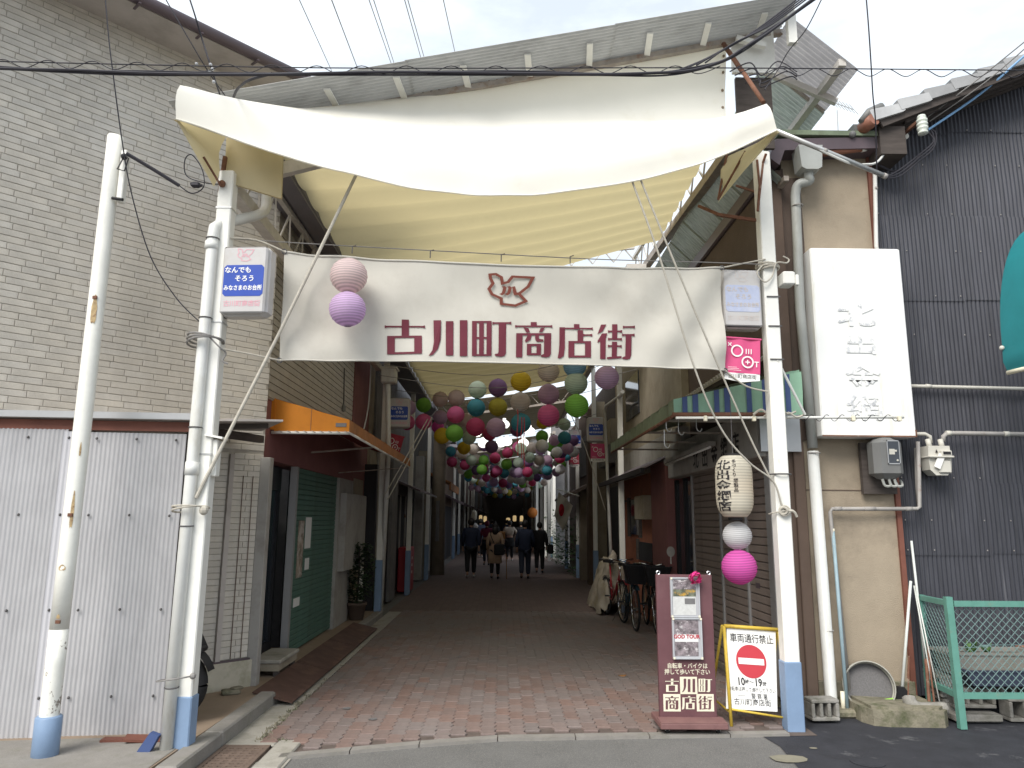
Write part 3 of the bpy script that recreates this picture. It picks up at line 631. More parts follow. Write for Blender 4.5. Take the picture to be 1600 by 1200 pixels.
for y in (7.52, 8.05, 8.12, 8.64): mb.bb((-2.63, y, .3), (-2.575, y + .04, 1.97))
mb.build('door_frame', 'black', door)
mb = MB(); mb.bb((-2.595, 7.57, .32), (-2.59, 8.04, 1.75)); mb.build('curtain', 'greywall', door)
sh = MB(); sh.bb((-2.47, 8.74, .11), (-2.455, 11.0, 2.23)); shut = sh.build('shutter', 'greenshut', house)
mb = MB(); mb.bb((-2.452, 8.75, .12), (-2.435, 10.98, .178), .006); so_ = mb.build('slat', 'greenshut', shut)
for j in range(1, 34):
    o = so_.copy(); COL.objects.link(o); o.parent = shut; o.location = (0, 0, j * .0625)
mb = MB(); mb.bb((-2.47, 8.68, .1), (-2.39, 8.75, 2.24)); mb.build('shutter_guide', 'aluminium', shut)
for y0, y1, z0, z1, m_ in ((9.02, 9.28, .95, 1.62, 'poster'), (9.34, 9.62, 1.28, 1.66, 'paper'), (9.4, 9.6, 1.02, 1.16, 'paper'), (8.98, 9.25, .62, .72, 'paper')):
    mb = MB(); mb.bb((-2.434, y0, z0), (-2.431, y1, z1)); mb.build('poster', m_, shut)
# eaves
def eav(t, out, z): return wp(t, z, out)
mb = MB(); mb.prism([(-.012, 6.10), (.47, 6.06), (.47, 6.10), (-.012, 6.36)], wp(-.75, 0), WN, UP, WD * 7.2); mb.build('eave', 'soffit', house)
mb = MB(); mb.tube([wp(-.78, 6.09, .53), wp(6.5, 6.09, .53)], .055, 10); gut = mb.build('rain_gutter', 'plum', house, True)
mb = MB()
for k in range(9): mb.bar(wp(.1 + k * .55, 6.03, .44), wp(.1 + k * .55, 6.02, .58), .02, .012)
stuff(mb.build('gutter_bracket', 'plum', gut))
mb = MB(); mb.prism([(.50, 6.13), (-3.5, 7.7), (-3.5, 7.62), (.50, 6.08)], wp(-.78, 0), WN, UP, WD * 7.3); mb.build('roof', 'plum', house)
mb = MB(); mb.bb((-9, 9.5, 0), (-2.72, 11.6, 6.2)); mb.build('rear_wall', 'greywall', house)
# the step stool block at the door
st = thing('door_step', 'low wooden step with worn grey top in front of the dark glass door', 'step', (-2.3, 8.1, .095))
mb = MB(); mb.bb((-2.50, 7.75, .22), (-2.19, 8.45, .26), .01); mb.build('tread', 'concrete', st)
mb = MB(); mb.bb((-2.48, 7.77, .15), (-2.21, 7.80, .22)); mb.bb((-2.48, 8.40, .15), (-2.21, 8.43, .22)); mb.bb((-2.24, 7.80, .15), (-2.21, 8.40, .219)); mb.build('apron_board', 'creamwall', st)
for y in (7.82, 8.38):
    mb = MB(); mb.bb((-2.27, y - .03, .095), (-2.22, y + .03, .15)); mb.build('foot', 'darkwood', st)
mb = MB(); mb.box((-2.42, 7.05, .115), (.16, .12, .04), rotm(0, 0, .4), .012); mb.box((-2.38, 7.08, .14), (.10, .08, .02), rotm(0, 0, .9), .008)
solo(mb, 'stone_lump', 'moss', 'small flat brown stones lying on the tan apron below the tiled pillar', 'stones', (-2.4, 7.06, .095))

# ================================================================== LEFT: corrugated plastic shed
SA, SB = V((-2.45, 5.805, 0)), V((-1.31, -.16, 0)).normalized(); SN = V((.121, -.9926, 0))
shed = thing('storage_shed', 'lean-to shed walled with milky corrugated plastic sheets on the left', 'shed', (-3.4, 5.75, 0))
def sp(t, z, out=0): return SA + SB * t + UP * z + SN * out
for k in range(4):
    t0 = .03 + k * .86
    mb = MB(); corr(mb, sp(t0, .03 + .015 * (k % 2), .012 * (k % 2)), SB, UP, .93, 2.26, .0325, .0034, SN, rows=8, k=6, jit=.008); mb.build('plastic_sheet', 'polyc', shed, True)
for t_ in (.80, 1.66, 2.50):
    mb = MB(); corr(mb, sp(t_ + .02, .04, .021), SB, UP, .10, 2.25, .0325, .0034, SN, rows=4, k=6); mb.build('overlap_strip', 'polyc2', shed, True)
mb = MB()
for z in (.36, .97, 1.66, 2.24):
    for k in range(11): mb.ball(sp(.1 + k * .26 + .03 * (k % 3), z + .0019 * (k % 2), .020), .011, 6, 4)
stuff(mb.build('screws', 'stain', shed))
mb = MB()
for z in (.36, .97, 1.66): mb.bar(sp(0, z, -.04), sp(3.4, z, -.04), .05)
for t in (.02, 1.2, 2.4, 3.4): mb.bar(sp(t, 0, -.06), sp(t, 2.3, -.06), .07)
mb.build('wood_frame', 'darkwood', shed)
mb = MB(); mb.bar(sp(-.02, 2.345, .0), sp(3.6, 2.33, .0), .03, .075); mb.build('fascia', 'redwood', shed)
mb = MB(); q = [(sp(-.06, 2.39, .06)), (sp(3.7, 2.37, .06)), sp(3.7, 2.46, -1.2), V((-2.32, 7.1, 2.47)), V((-1.80, 6.02, 2.425))]
mb.add(q + [p + V((0, 0, .016)) for p in q], [(4, 3, 2, 1, 0), (5, 6, 7, 8, 9)] + [(i, (i + 1) % 5, (i + 1) % 5 + 5, i + 5) for i in range(5)]); mb.build('roof_sheet', 'soffit', shed)
mb = MB(); mb.bar(sp(-.1, 2.42, .075), sp(3.7, 2.395, .075), .02, .05); mb.build('edge_strip', 'aluminium', shed)
mb = MB(); mb.bb((-2.5, 5.85, 0), (-2.44, 5.9, 2.36)); mb.bar(V((-2.46, 5.9, 2.34)), V((-2.35, 7.2, 2.40)), .05, .07); mb.bar(V((-2.4, 6.05, 2.38)), V((-1.95, 6.12, 2.40)), .03, .04); mb.build('corner_post', 'darkwood', shed)
mb = MB(); mb.bar(sp(-.05, .03, .03), sp(3.6, .03, .05), .14, .05); mb.build('sill_board', 'moss', shed)
mb = MB(); mb.box((-2.50, 5.60, .115), (.26, .10, .018), rotm(.1, .1, .25)); mb.box((-2.62, 5.62, .103), (.36, .09, .016), rotm(0, .02, .1))
solo(mb, 'plank_offcuts', 'redwood', 'reddish broken planks leaning at the foot of the plastic shed', 'planks', (-2.65, 5.62, .0))
mb = MB(); mb.prism([(0, 0), (.10, 0), (.20, .20), (.14, .22)], (-2.5, 5.35, .0), (1, 0, 0), (0, 0, 1), (0, .05, 0)); solo(mb, 'blue_wedge', 'stripe', 'dark blue plastic wedge lying against the pipe at the foot of the shed', 'wedge', (-2.45, 5.37, 0))

# white utility pole standing before the shed
p0, p1 = V((-3.005, 5.28, -.01)), V((-2.999, 5.28, 4.52))
pole = thing('utility_pole', 'tall white pole with chipped paint and pale blue foot before the plastic shed', 'pole', p0)
mb = MB(); mb.tube([lerp(p0, p1, t / 10) for t in range(2, 11)], [.060 - .004 * t / 10 for t in range(2, 11)], 24); mb.build('shaft', 'polepaint', pole, True)
mb = MB(); mb.tube([lerp(p0, p1, t / 20) for t in range(0, 5)], [.0603] * 5, 24); mb.build('chipped_shaft', 'whitepaint2', pole, True)
mb = MB()
for a_, z_, w_, h_ in ((-1.25, 3.10, .018, .22), (-1.1, 1.66, .010, .26), (-1.5, 1.30, .022, .04), (-1.0, 2.1, .006, .10), (-1.3, .98, .010, .03)):
    ps = []
    for k in range(10):
        q_ = k / 10 * 6.2832; ca = a_ + w_ * math.cos(q_) / .0595 * (1 + .3 * math.sin(3 * q_)); ps.append((p0.x + .006 * z_ / 4.5 + .0605 * math.cos(ca), p0.y + .0605 * math.sin(ca), z_ + h_ * math.sin(q_) * .5 - .2 * h_ * math.cos(2 * q_)))
    mb.add(ps, [tuple(range(10))])
stuff(mb.build('rust_patches', 'ruststain', pole))
mb = MB(); mb.lathe([(.082, -.01), (.082, .335), (.072, .345), (.062, .345)], (p0.x, p0.y, 0), 20); mb.build('foot_sleeve', 'blue', pole, True)
mb = MB(); mb.bb((-2.93, 5.25, 3.98), (-2.885, 5.31, 4.40), .006); br = mb.build('bracket', 'whitepaint', pole)
mb = MB(); mb.ball((-2.89, 5.23, 4.33), .025, 8, 6); mb.tube([(-2.90, 5.24, 4.36), (-2.84, 5.2, 4.30), (-2.86, 5.2, 4.2), (-2.92, 5.21, 4.22), (-2.90, 5.24, 4.33)], .006, 6); mb.tube([(-2.95, 5.24, 4.0), (-2.86, 5.22, 3.98)], .012, 6); stuff(mb.build('clamp', 'black', br))
for z in (3.22, 1.66, .95):
    mb = MB(); mb.box((-2.985, 5.222, z), (.030, .012, .022)); mb.build('rusty_lug', 'rust', pole)

# ================================================================== ARCADE: entrance canopy
arc = thing('arcade_canopy', 'entrance canopy of the arcade with big cream tarpaulin front on two white posts', 'canopy', (0, 6.0, 0))
def square_post(x, y, z0, z1, w, zs, par, mt='whitepaint'):
    mb = MB(); mb.bb((x - w / 2, y - w / 2, z0), (x + w / 2, y + w / 2, z1), .008); p = mb.build('post', mt, par)
    mb = MB(); a = w / 2 + .008
    mb.bb((x - a, y - a, z0 - .01), (x + a, y + a, zs), .008); mb.build('foot_sleeve', 'blue', p)
    return p
lp = square_post(-2.195, 5.50, -.02, 4.34, .115, .43, arc)
rpst = square_post(2.375, 6.36, -.02, 5.02, .125, .53, arc)
mb = MB()
for z in (3.05, 3.35, 3.62): mb.bar((2.33, 6.292, z), (2.45, 6.292, z), .008, .010)
for z in (3.9, 2.05): mb.torus((2.375, 6.36, z), .095, .007, (0, 0, 1), 16, 5)
stuff(mb.build('clips', 'stain', rpst))
mb = MB()
for z in (4.02, 3.1, 2.1): mb.bb((-2.256, 5.438, z), (-2.134, 5.562, z + .012))
stuff(mb.build('bands', 'galv', lp))
mb = MB(); mb.bar(PY(352, 245, 5.46), PY(344, 300, 5.46), .028); mb.bar(PY(345, 290, 5.4), PY(318, 245, 5.25), .012); mb.ball(PY(347, 287, 5.42), .028, 8, 6); mb.build('rusted_joint', 'rust', lp)
# front tarpaulin
T2 = [(282, 134, 5.0), (322, 147, 5.1), (372, 166, 5.22), (430, 189, 5.33), (500, 208, 5.42), (580, 224, 5.5), (690, 240, 5.57), (760, 245, 5.6), (830, 243, 5.62), (912, 236, 5.65), (1000, 222, 5.67), (1075, 206, 5.68), (1136, 189, 5.69), (1170, 176, 5.70), (1198, 162, 5.70)]
T3 = [(275, 186), (336, 206), (400, 230), (482, 255), (554, 272), (625, 289), (700, 300), (749, 306), (830, 305), (912, 296), (1010, 279), (1081, 259), (1137, 238), (1179, 221), (1214, 204)]
rows = [[], [], [], []]
for i in range(15):
    u = i / 14; k = abs(u - .5) * 2
    x0 = 418 + (1135 - 418) * u; y0 = 184 + (66 - 184) * u - 4 * math.sin(math.pi * u)
    rows[0].append(PY(x0, y0, 5.9 + .6 * u))
    x1 = (365 + (765 - 365) * u * 2) if u < .5 else (765 + (1136 - 765) * (u - .5) * 2)
    y1 = (163 + (186 - 163) * u * 2) if u < .5 else (186 + 1 * (u - .5) * 2)
    rows[1].append(PY(x1, y1, (5.5 + .55 * u * 2) if u < .5 else (6.05 + .4 * (u - .5) * 2)))
    rows[2].append(PY(*T2[i])); rows[3].append(PY(*T3[i], T2[i][2] - .02))
G1 = []
for r_i in range(3):
    for s_ in range(5):
        t_ = s_ / 5; row = []
        for i in range(15):
            p0, p1, p2, p3 = rows[max(r_i - 1, 0)][i], rows[r_i][i], rows[r_i + 1][i], rows[min(r_i + 2, 3)][i]
            q = .5 * ((2 * p1) + (p2 - p0) * t_ + (2 * p0 - 5 * p1 + 4 * p2 - p3) * t_ ** 2 + (3 * p1 - p0 - 3 * p2 + p3) * t_ ** 3)
            row.append(q * .65 + lerp(p1, p2, t_) * .35)
        G1.append(row)
G1.append(rows[3])
P = []
for row in G1:
    cr = catmull(row, 4); P.append([p + V((0, -.012 * noise.noise(p * 1.3) - .010 * noise.noise(V((p.x * 2.2, p.y, p.z * 5))) - .006 * noise.noise(p * 7), .014 * noise.noise(p * 2.7))) for p in cr])
mb = MB(); mb.grid(P); fs_ = mb.build('front_tarpaulin', 'fabric', arc, True)
mb = MB(); mb.tube([p + V((0, -.004, 0)) for p in P[-1]], .007, 5); mb.build('hem', 'fabric', fs_)
mb = MB()
for p in P[0][::1]: mb.ball(p + V((0, -.012, -.035)), .015, 6, 4)
for j in range(0, 6): mb.ball(P[j][-1] + V((-.03, -.012, -.02)), .014, 6, 4)
stuff(mb.build('eyelets', 'eyelet', fs_))
def sheet(name, m, par, pts, smooth=False):
    mb = MB(); mb.add(pts, [tuple(range(len(pts)))]); return mb.build(name, m, par, smooth)
mb = MB(); a, b, c = PY(275, 187, 4.99), PY(334, 292, 5.42), PY(352, 214, 5.44)
mb.grid([[lerp(a, b, j / 6) * (1 - i / 6) + lerp(a, c, j / 6) * (i / 6) + V((.02 * math.sin(i * 1.1), 0, 0)) for i in range(7)] for j in range(7)]); mb.build('gusset', 'ceil', arc, True)
mb = MB(); a, b, c = PY(1213, 206, 5.7), PY(1122, 316, 6.22), PY(1134, 242, 6.32)
mb.grid([[lerp(a, b, j / 6) * (1 - i / 6) + lerp(a, c, j / 6) * (i / 6) + V((.03 * math.sin(i * 1.3), .02 * math.cos(i), 0)) for i in range(7)] for j in range(7)]); mb.build('gusset', 'ceil', arc, True)
mb = MB(); mb.bar(PY(1122, 312, 6.2), PY(1165, 236, 6.0), .014); mb.bar(PY(1122, 312, 6.2), PY(1136, 240, 6.3), .014); mb.build('fold_rod', 'rust', arc)
mb = MB(); q = [PY(354, 212, 5.47), PY(442, 240, 5.62), PY(430, 268, 5.62), PY(350, 283, 5.47)]; mb.prism([(0, 0), (1, 0), (1, 1), (0, 1)], q[0], q[1] - q[0], q[3] - q[0], V((0, .03, 0))); mb.build('side_panel', 'ceil', arc)
# rafters and roof sheet (left slope up to a ridge, short right slope)
ZS = .3
def roof_z(x): return 5.66 + ZS * (x - .05)
mb = MB(); mb.bar(PY(352, 287, 5.52), PY(620, 222, 6.05), .085, .10); mb.build('rafter', 'lattice', arc)
def gy(x): return 6.2 + .135 * x            # gate line, oblique to the street
sl = V((1, 0, ZS)).normalized()
for k in range(3):
    xa = -2.65 + k * 1.8; o = V((xa, gy(xa) - .52, roof_z(xa) + .008 * k)); dn = V((1, .135, ZS)).normalized()
    mb = MB(); corr(mb, o, (0, 1, 0), dn, .62, 1.92 if k < 2 else 1.86, .045, .009, (-ZS, 0, 1), rows=3, k=6); mb.build('roof_sheet', 'steelroof', arc, True)
mb = MB(); mb.bar(V((-2.3, gy(-2.3) - .02, roof_z(-2.3) - .04)), V((2.72, gy(2.72) - .02, roof_z(2.72) - .04)), .06, .05); mb.build('purlin', 'truss', arc)
for k in range(8):
    x = -1.5 + k * .56; mb = MB(); a = V((x, gy(x) - .36, roof_z(x) - .025)); b = V((x + .035, gy(x) + .0, roof_z(x) - .03)); mb.bar(a, b, .055, .014); mb.build('roof_bracket', 'whitepaint', arc)
# ridge end: stained board, flaps, slope to the right
mb = MB(); mb.bb((2.20, 6.50, 5.95), (2.62, 6.54, 6.42)); mb.build('gable_board', 'whitepaint', arc)
mb = MB(); mb.bb((2.25, 6.58, 5.2), (2.60, 6.62, 5.95)); mb.build('gable_shade_board', 'darkwood', arc)  # dark board stands in for the shaded hollow under the gable
mb = MB(); mb.tube([PY(1130, 68, 6.4), PY(1160, 112, 6.3)], .022, 8); mb.tube([PY(1158, 108, 6.3), PY(1193, 160, 6.0)], .020, 8); mb.build('rusted_strut', 'rust', arc, True)
mb = MB(); mb.bar(PY(1150, 60, 6.42), PY(1196, 72, 6.42), .05); mb.build('ridge_rail', 'whitepaint', arc)
dn = V((.577, 0, -.52)).normalized(); rn = V((.52, 0, .577)).normalized()
mb = MB(); corr(mb, (2.70, 6.28, 6.41), (0, 1, 0), dn, .72, .83, .06, .008, rn, rows=3, k=6); mb.build('side_roof_sheet', 'sheetpale', arc, True)
mb = MB(); corr(mb, (2.70, 7.02, 6.40), (0, 1, 0), dn, 1.15, .83, .06, .008, rn, rows=3, k=6); mb.build('side_roof_sheet', 'sheetgreen', arc, True, label='greenish weathered sheet of the side roof')
mb = MB(); mb.bar((3.18, 6.30, 5.94), (3.18, 8.15, 5.94), .07); mb.build('side_purlin', 'lattice', arc)
mb = MB(); mb.bar((2.55, 6.95, 6.33), (3.33, 6.78, 5.82), .06); mb.build('side_strut', 'lattice', arc)
mb = MB(); mb.bar((2.72, 7.0, 6.36), (3.3, 7.0, 5.84), .03); mb.build('side_rafter', 'truss', arc)
mb = MB(); mb.bb((2.66, 6.24, 6.1), (2.74, 6.30, 6.52)); mb.build('ridge_cap', 'whitepaint', arc)
for k in range(6):
    y0 = 6.85 + k * .72
    mb = MB(); corr(mb, (2.30, y0, 5.48), (0, 1, 0), V((.42, 0, -.42)), .76, .66, .07, .006, (1, 0, 1), rows=2, k=6); mb.build('side_roof_sheet', 'sheetgreen', arc, True)
mb = MB(); mb.bar((2.78, 6.8, 5.0), (2.78, 11.4, 5.0), .05); mb.build('side_purlin', 'truss', arc)
# ceiling, gutter beam, trusses
def ceiling(name, par, xl, xr, zl, zr, yf, yb, obl, pitch=.36, sag=.055, m='ceil', fo=None):
    P = []; n = int((yb - yf) / pitch); m_ = 6
    for i in range(n * m_ + 1):
        row = []
        for j in range(15):
            u = j / 14; x = xl + (xr - xl) * u; t_ = i / (n * m_); y = yf + (yb - yf) * t_ + (obl * t_ + (obl if fo is None else fo) * (1 - t_)) * (u - .5) * 2
            z = zl + (zr - zl) * u - sag * abs(math.sin(math.pi * i / m_)) - .06 * math.sin(math.pi * u) + .012 * noise.noise(V((x * 2, y * 2, zl)))
            row.append((x, y, z))
        P.append(row)
    mb = MB(); mb.grid(P); return mb.build(name, m, par, True)
ceiling('ceiling_tarpaulin', arc, -2.03, 2.22, 4.90, 5.66, 6.42, 10.65, -.5, .42, .045, 'ceil', .42)
mb = MB(); mb.bb((-2.40, 5.9, 4.84), (-2.02, 12.6, 5.10), .01); mb.bb((-2.20, 5.9, 4.815), (-2.03, 12.6, 4.845)); mb.build('gutter_beam', 'gutterdark', arc)
mb = MB(); mb.bar((-2.20, 5.52, 4.26), (-2.20, 12.8, 4.26), .10); mb.build('side_beam', 'lattice', arc)
def lattice(name, par, a, b, h, n, r=.011, m='lattice', sk=(0, 0, 0)):
    a, b = V(a), V(b); mb = MB(); up = V((0, 0, h)) + V(sk)
    for k in range(n):
        p, q = lerp(a, b, k / n), lerp(a, b, (k + .5) / n); s = lerp(a, b, (k + 1) / n)
        mb.bar(p, q + up, r * 1.6); mb.bar(q + up, s, r * 1.6)
    mb.bar(a + up, b + up, .05); return stuff(mb.build(name, m, par))
lattice('lattice', arc, (-2.32, 5.6, 4.30), (-2.32, 12.6, 4.30), .5, 14, sk=(.06, 0, 0))
ra, rb = PX(1128, 252, 2.3), PX(1008, 418, 2.3); rb2 = ra + (rb - ra) * 1.15
mb = MB(); mb.bar(ra + (ra - rb).normalized() * .5, rb2, .10, .10); mb.build('side_beam', 'truss', arc)
lattice('lattice', arc, ra + V((-.05, 0, .04)), rb2 + V((-.05, 0, .04)), .30, 9, .012, sk=(-.02, 0, 0))
lattice('lattice', arc, ra + V((.05, .2, .04)), rb2 + V((.05, .2, .04)), .26, 8, .009, sk=(.10, 0, 0))
mb = MB(); mb.bar(PY(1120, 335, 6.6), PY(1186, 345, 6.4), .028); mb.bar(PY(1092, 322, 7.2), PY(1130, 338, 6.9), .03); mb.bar(PY(1150, 290, 6.5), PY(1187, 302, 6.4), .018); stuff(mb.build('rusted_arm', 'rust', arc))
mb = MB(); mb.tube([PY(1183, 250, 6.3), PY(1187, 290, 6.3), PY(1184, 330, 6.3), PY(1192, 255, 6.3), PY(1197, 240, 6.25)], .012, 6); mb.build('bracket_pipe', 'rust', arc)
mb = MB(); mb.box((2.02, 10.95, 5.36), (.30, .3, .34)); mb.build('junction_plate', 'lattice', arc)
# cross truss at the back of the first bay
lattice('lattice', arc, (-1.0, 11.0, 5.35), (2.1, 11.4, 5.80), .22, 9, .010)
# ------------------------------------------------------------------ further bays down the street
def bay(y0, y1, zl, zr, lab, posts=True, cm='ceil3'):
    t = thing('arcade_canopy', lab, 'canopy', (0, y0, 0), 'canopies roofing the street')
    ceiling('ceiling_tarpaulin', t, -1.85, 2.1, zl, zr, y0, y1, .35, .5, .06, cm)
    mb = MB(); mb.bb((-2.25, y0 - .3, zl - .12), (-1.86, y1 + .3, zl + .12)); mb.build('gutter_beam', 'gutterdark', t)
    mb = MB(); mb.bar((2.15, y0 - .3, zr - .05), (2.15, y1 + .3, zr - .05), .12); mb.build('side_beam', 'truss', t)
    mb = MB(); mb.bar((-2.0, y0 - .1, zl - .42), (2.2, y0 + .5, zr - .42), .06); mb.bar((-1.9, y0 - .1, zl - .05), (2.1, y0 + .5, zr - .05), .05)
    for k in range(7):
        a = lerp((-2.0, y0 - .1, zl - .42), (2.2, y0 + .5, zr - .42), k / 7); b = lerp((-2.0, y0 - .1, zl - .42), (2.2, y0 + .5, zr - .42), (k + .5) / 7); c = lerp((-2.0, y0 - .1, zl - .42), (2.2, y0 + .5, zr - .42), (k + 1) / 7)
        mb.bar(a, b + V((0, 0, .36)), .018); mb.bar(b + V((0, 0, .36)), c, .018)
    stuff(mb.build('cross_truss', 'truss', t))
    if posts:
        for x, y in ((-2.12, y0 + 1.4), (2.22, y0 + 2.2), (-2.12, y0 + 5.4), (2.22, y0 + 6.2)):
            square_post(x, y, -.02, (zl if x < 0 else zr) - .05, .10, .95, t, 'whitepaint')
    return t
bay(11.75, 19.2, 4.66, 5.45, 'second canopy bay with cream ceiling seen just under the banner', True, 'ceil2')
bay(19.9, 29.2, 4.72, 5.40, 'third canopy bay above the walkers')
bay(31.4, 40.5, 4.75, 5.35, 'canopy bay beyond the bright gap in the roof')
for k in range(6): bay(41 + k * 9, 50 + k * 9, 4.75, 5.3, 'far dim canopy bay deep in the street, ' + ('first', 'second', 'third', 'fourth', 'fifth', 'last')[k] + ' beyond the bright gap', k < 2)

# ------------------------------------------------------------------ banner
bTL, bBL, bTR, bBR = PY(445, 395, 5.62), PY(437, 563, 5.62), PY(1127, 419, 6.2), PY(1135, 578, 6.2)
bx = (bTR - bTL); bn = bx.cross(bBL - bTL).normalized()
if bn.y > 0: bn = -bn
ban = thing('street_banner', 'long off-white cloth banner with maroon characters and a dove across the street', 'banner', lerp(bBL, bBR, .5))
def bsurf(u, v):                                # u across, v up
    p = lerp(lerp(bBL, bBR, u), lerp(bTL, bTR, u), v)
    e = math.sin(math.pi * u)
    p = p + V((0, 0, -.045 * e * v + .02 * e * (1 - v)))
    c = min(u, 1 - u)
    d = .016 * noise.noise(V((u * 4, v * 2, 1))) + .014 * e * math.sin(6.5 * v + 5 * (u - .5) ** 2 * 9) + .012 * (1 - e) * math.sin(3 * v + 9 * u) + math.exp(-c * 6) * (.030 * math.sin((v * 1.6 + u * 9 * (1 if u < .5 else -1)) * 5) + .02 * noise.noise(V((u * 14, v * 5, 2)))) + .004 * math.sin(v * 11 + u * 6)
    return p + bn * d
mb = MB(); mb.grid([[bsurf(i / 90, j / 16) for i in range(91)] for j in range(17)]); cloth = mb.build('cloth', 'banner', ban, True)
mb = MB(); mb.tube([bsurf(i / 60, 1.0) for i in range(61)], .010, 6); mb.tube([bsurf(i / 60, 0) for i in range(61)], .007, 6); mb.build('hem', 'banner', cloth, True)
def bpx(x, y):                                   # photo pixel to banner u, v
    p = hit(x, y, bTL, bn); q = p - bBL
    ex, ez = bBR - bBL, bTL - bBL
    a, b, c = ex.dot(ex), ex.dot(ez), ez.dot(ez); d, e = q.dot(ex), q.dot(ez); dt = a * c - b * b
    return (d * c - e * b) / dt, (e * a - d * b) / dt
def bplace(px, py):
    u, v = bpx(px, py); return bsurf(u, v) + bn * .007
GP = [(601, 664, 499, 557), (669, 731, 500, 560), (737, 798, 502, 561), (804, 862, 504, 562), (871, 926, 507, 563), (933, 991, 508, 564)]
for gch, (x0, x1, y0, y1) in zip(GLYPH, GP):
    mb = MB()
    for poly in gch:
        xs = [p[0] for p in poly]; ys = [p[1] for p in poly]
        if len(poly) == 4 and (max(ys) - min(ys) > .3 or max(xs) - min(xs) > .3):      # follow the folds
            a, b, c, d = poly; n_ = 6
            if max(ys) - min(ys) > max(xs) - min(xs): seq = [((a[0] + (d[0] - a[0]) * k / n_, a[1] + (d[1] - a[1]) * k / n_), (b[0] + (c[0] - b[0]) * k / n_, b[1] + (c[1] - b[1]) * k / n_)) for k in range(n_ + 1)]
            else: seq = [((a[0] + (b[0] - a[0]) * k / n_, a[1] + (b[1] - a[1]) * k / n_), (d[0] + (c[0] - d[0]) * k / n_, d[1] + (c[1] - d[1]) * k / n_)) for k in range(n_ + 1)]
            mb.grid([[bplace(x0 + (x1 - x0) * p[0], y1 + (y0 - y1) * p[1]) for p in pr] for pr in seq])
        else: mb.add([bplace(x0 + (x1 - x0) * p[0], y1 + (y0 - y1) * p[1]) for p in poly], [tuple(range(len(poly)))])
    mb.build('character', 'maroon', ban)
o_ = bplace(763, 476); dove('dove_emblem', 'brownink', ban, o_, bplace(832, 477) - o_, bplace(763, 425) - o_, .072, bn * .008)
for a in ((0, 0), (0, 1), (1, 0), (1, 1)):
    mb = MB(); mb.torus(bsurf(*a), .018, .006, bn, 12, 6); mb.build('grommet', 'stain', ban)
for i in range(4):
    u, v = (.14, .31, .47, .63)[i], 1.10
    mb = MB(); p = bsurf(u, 1) + V((0, .02, .10)); mb.tube([p + V((.03, 0, .01)), p, p - V((0, 0, .06))], .005, 5)
    mb.v = mb.v; mb.build('hook', 'stain', ban)
mb = MB(); mb.tube(catmull([PY(345, 372, 5.5), PY(520, 383, 5.7), PY(700, 393, 5.85), PY(930, 405, 6.05), PY(1075, 409, 6.15), PY(1190, 413, 6.3)], 6), .0045, 5); solo(mb, 'support_wire', 'wiregrey', 'thin wire stretched between the posts just above the banner', 'wire', PY(345, 372, 5.5))
for lab, pts in (('short cord tying the upper right banner corner to the white post', [bsurf(1, 1), PY(1170, 410, 6.28), PY(1196, 405, 6.29)]), ('short cord tying the lower right banner corner to the white post', [bsurf(1, 0), PY(1165, 603, 6.26), PY(1200, 612, 6.29)]), ('short cord tying the lower left banner corner to the white post', [bsurf(0, 0), PY(390, 553, 5.56), PY(345, 545, 5.46)]), ('short cord at the upper left banner corner above the lightbox', [bsurf(0, 1), PY(400, 375, 5.56), PY(352, 372, 5.46)])):
    mb = MB(); mb.tube(catmull(pts, 4), .007, 6); solo(mb, 'banner_cord', 'rope', lab, 'cord', pts[0], 'cords of the banner')
def knot(mb, c, r, turns=3, rr=.009):
    for k in range(turns): mb.torus(V(c) + V((0, 0, (k - 1) * rr * 1.8)), r, rr, (.15 * (k - 1), .1, 1), 14, 6)
mb = MB(); knot(mb, (2.375, 6.36, 3.9), .10, 3); mb.tube(catmull([(2.30, 6.28, 3.9), (2.24, 6.25, 3.82), (2.30, 6.25, 3.74), (2.38, 6.27, 3.80), (2.42, 6.26, 3.92), (2.52, 6.28, 3.93), (2.55, 6.3, 3.97), (2.5, 6.3, 4.0)], 5), .007, 6); solo(mb, 'rope_knot', 'rope', 'loops of cord knotted round the right white post beside the pale lightbox', 'knot', (2.375, 6.36, 3.8))
mb = MB(); knot(mb, (-2.25, 5.45, 2.96), .13, 3, .008); mb.tube(catmull([(-2.2, 5.36, 2.98), (-2.12, 5.38, 2.9), (-2.08, 5.42, 2.86), (-2.1, 5.42, 2.8), (-2.06, 5.43, 2.78)], 5), .007, 6); solo(mb, 'rope_knot', 'wiregrey', 'wire wound round the left white post and pipe below the blue lightbox', 'knot', (-2.25, 5.45, 2.9))
mb = MB(); knot(mb, (-2.255, 5.45, 1.72), .125, 2, .007); mb.ball((-2.14, 5.4, 1.70), .035, 8, 6); solo(mb, 'rope_knot', 'rope', 'rope tied round the left white post and pipe at chest height', 'knot', (-2.25, 5.45, 1.68))
mb = MB(); knot(mb, (-2.255, 5.45, .56), .125, 1, .006); mb.ball((-2.13, 5.42, .57), .022, 8, 6); solo(mb, 'rope_knot', 'wiregrey', 'thin wire loop round the left white post above the blue sleeve', 'knot', (-2.25, 5.45, .55))

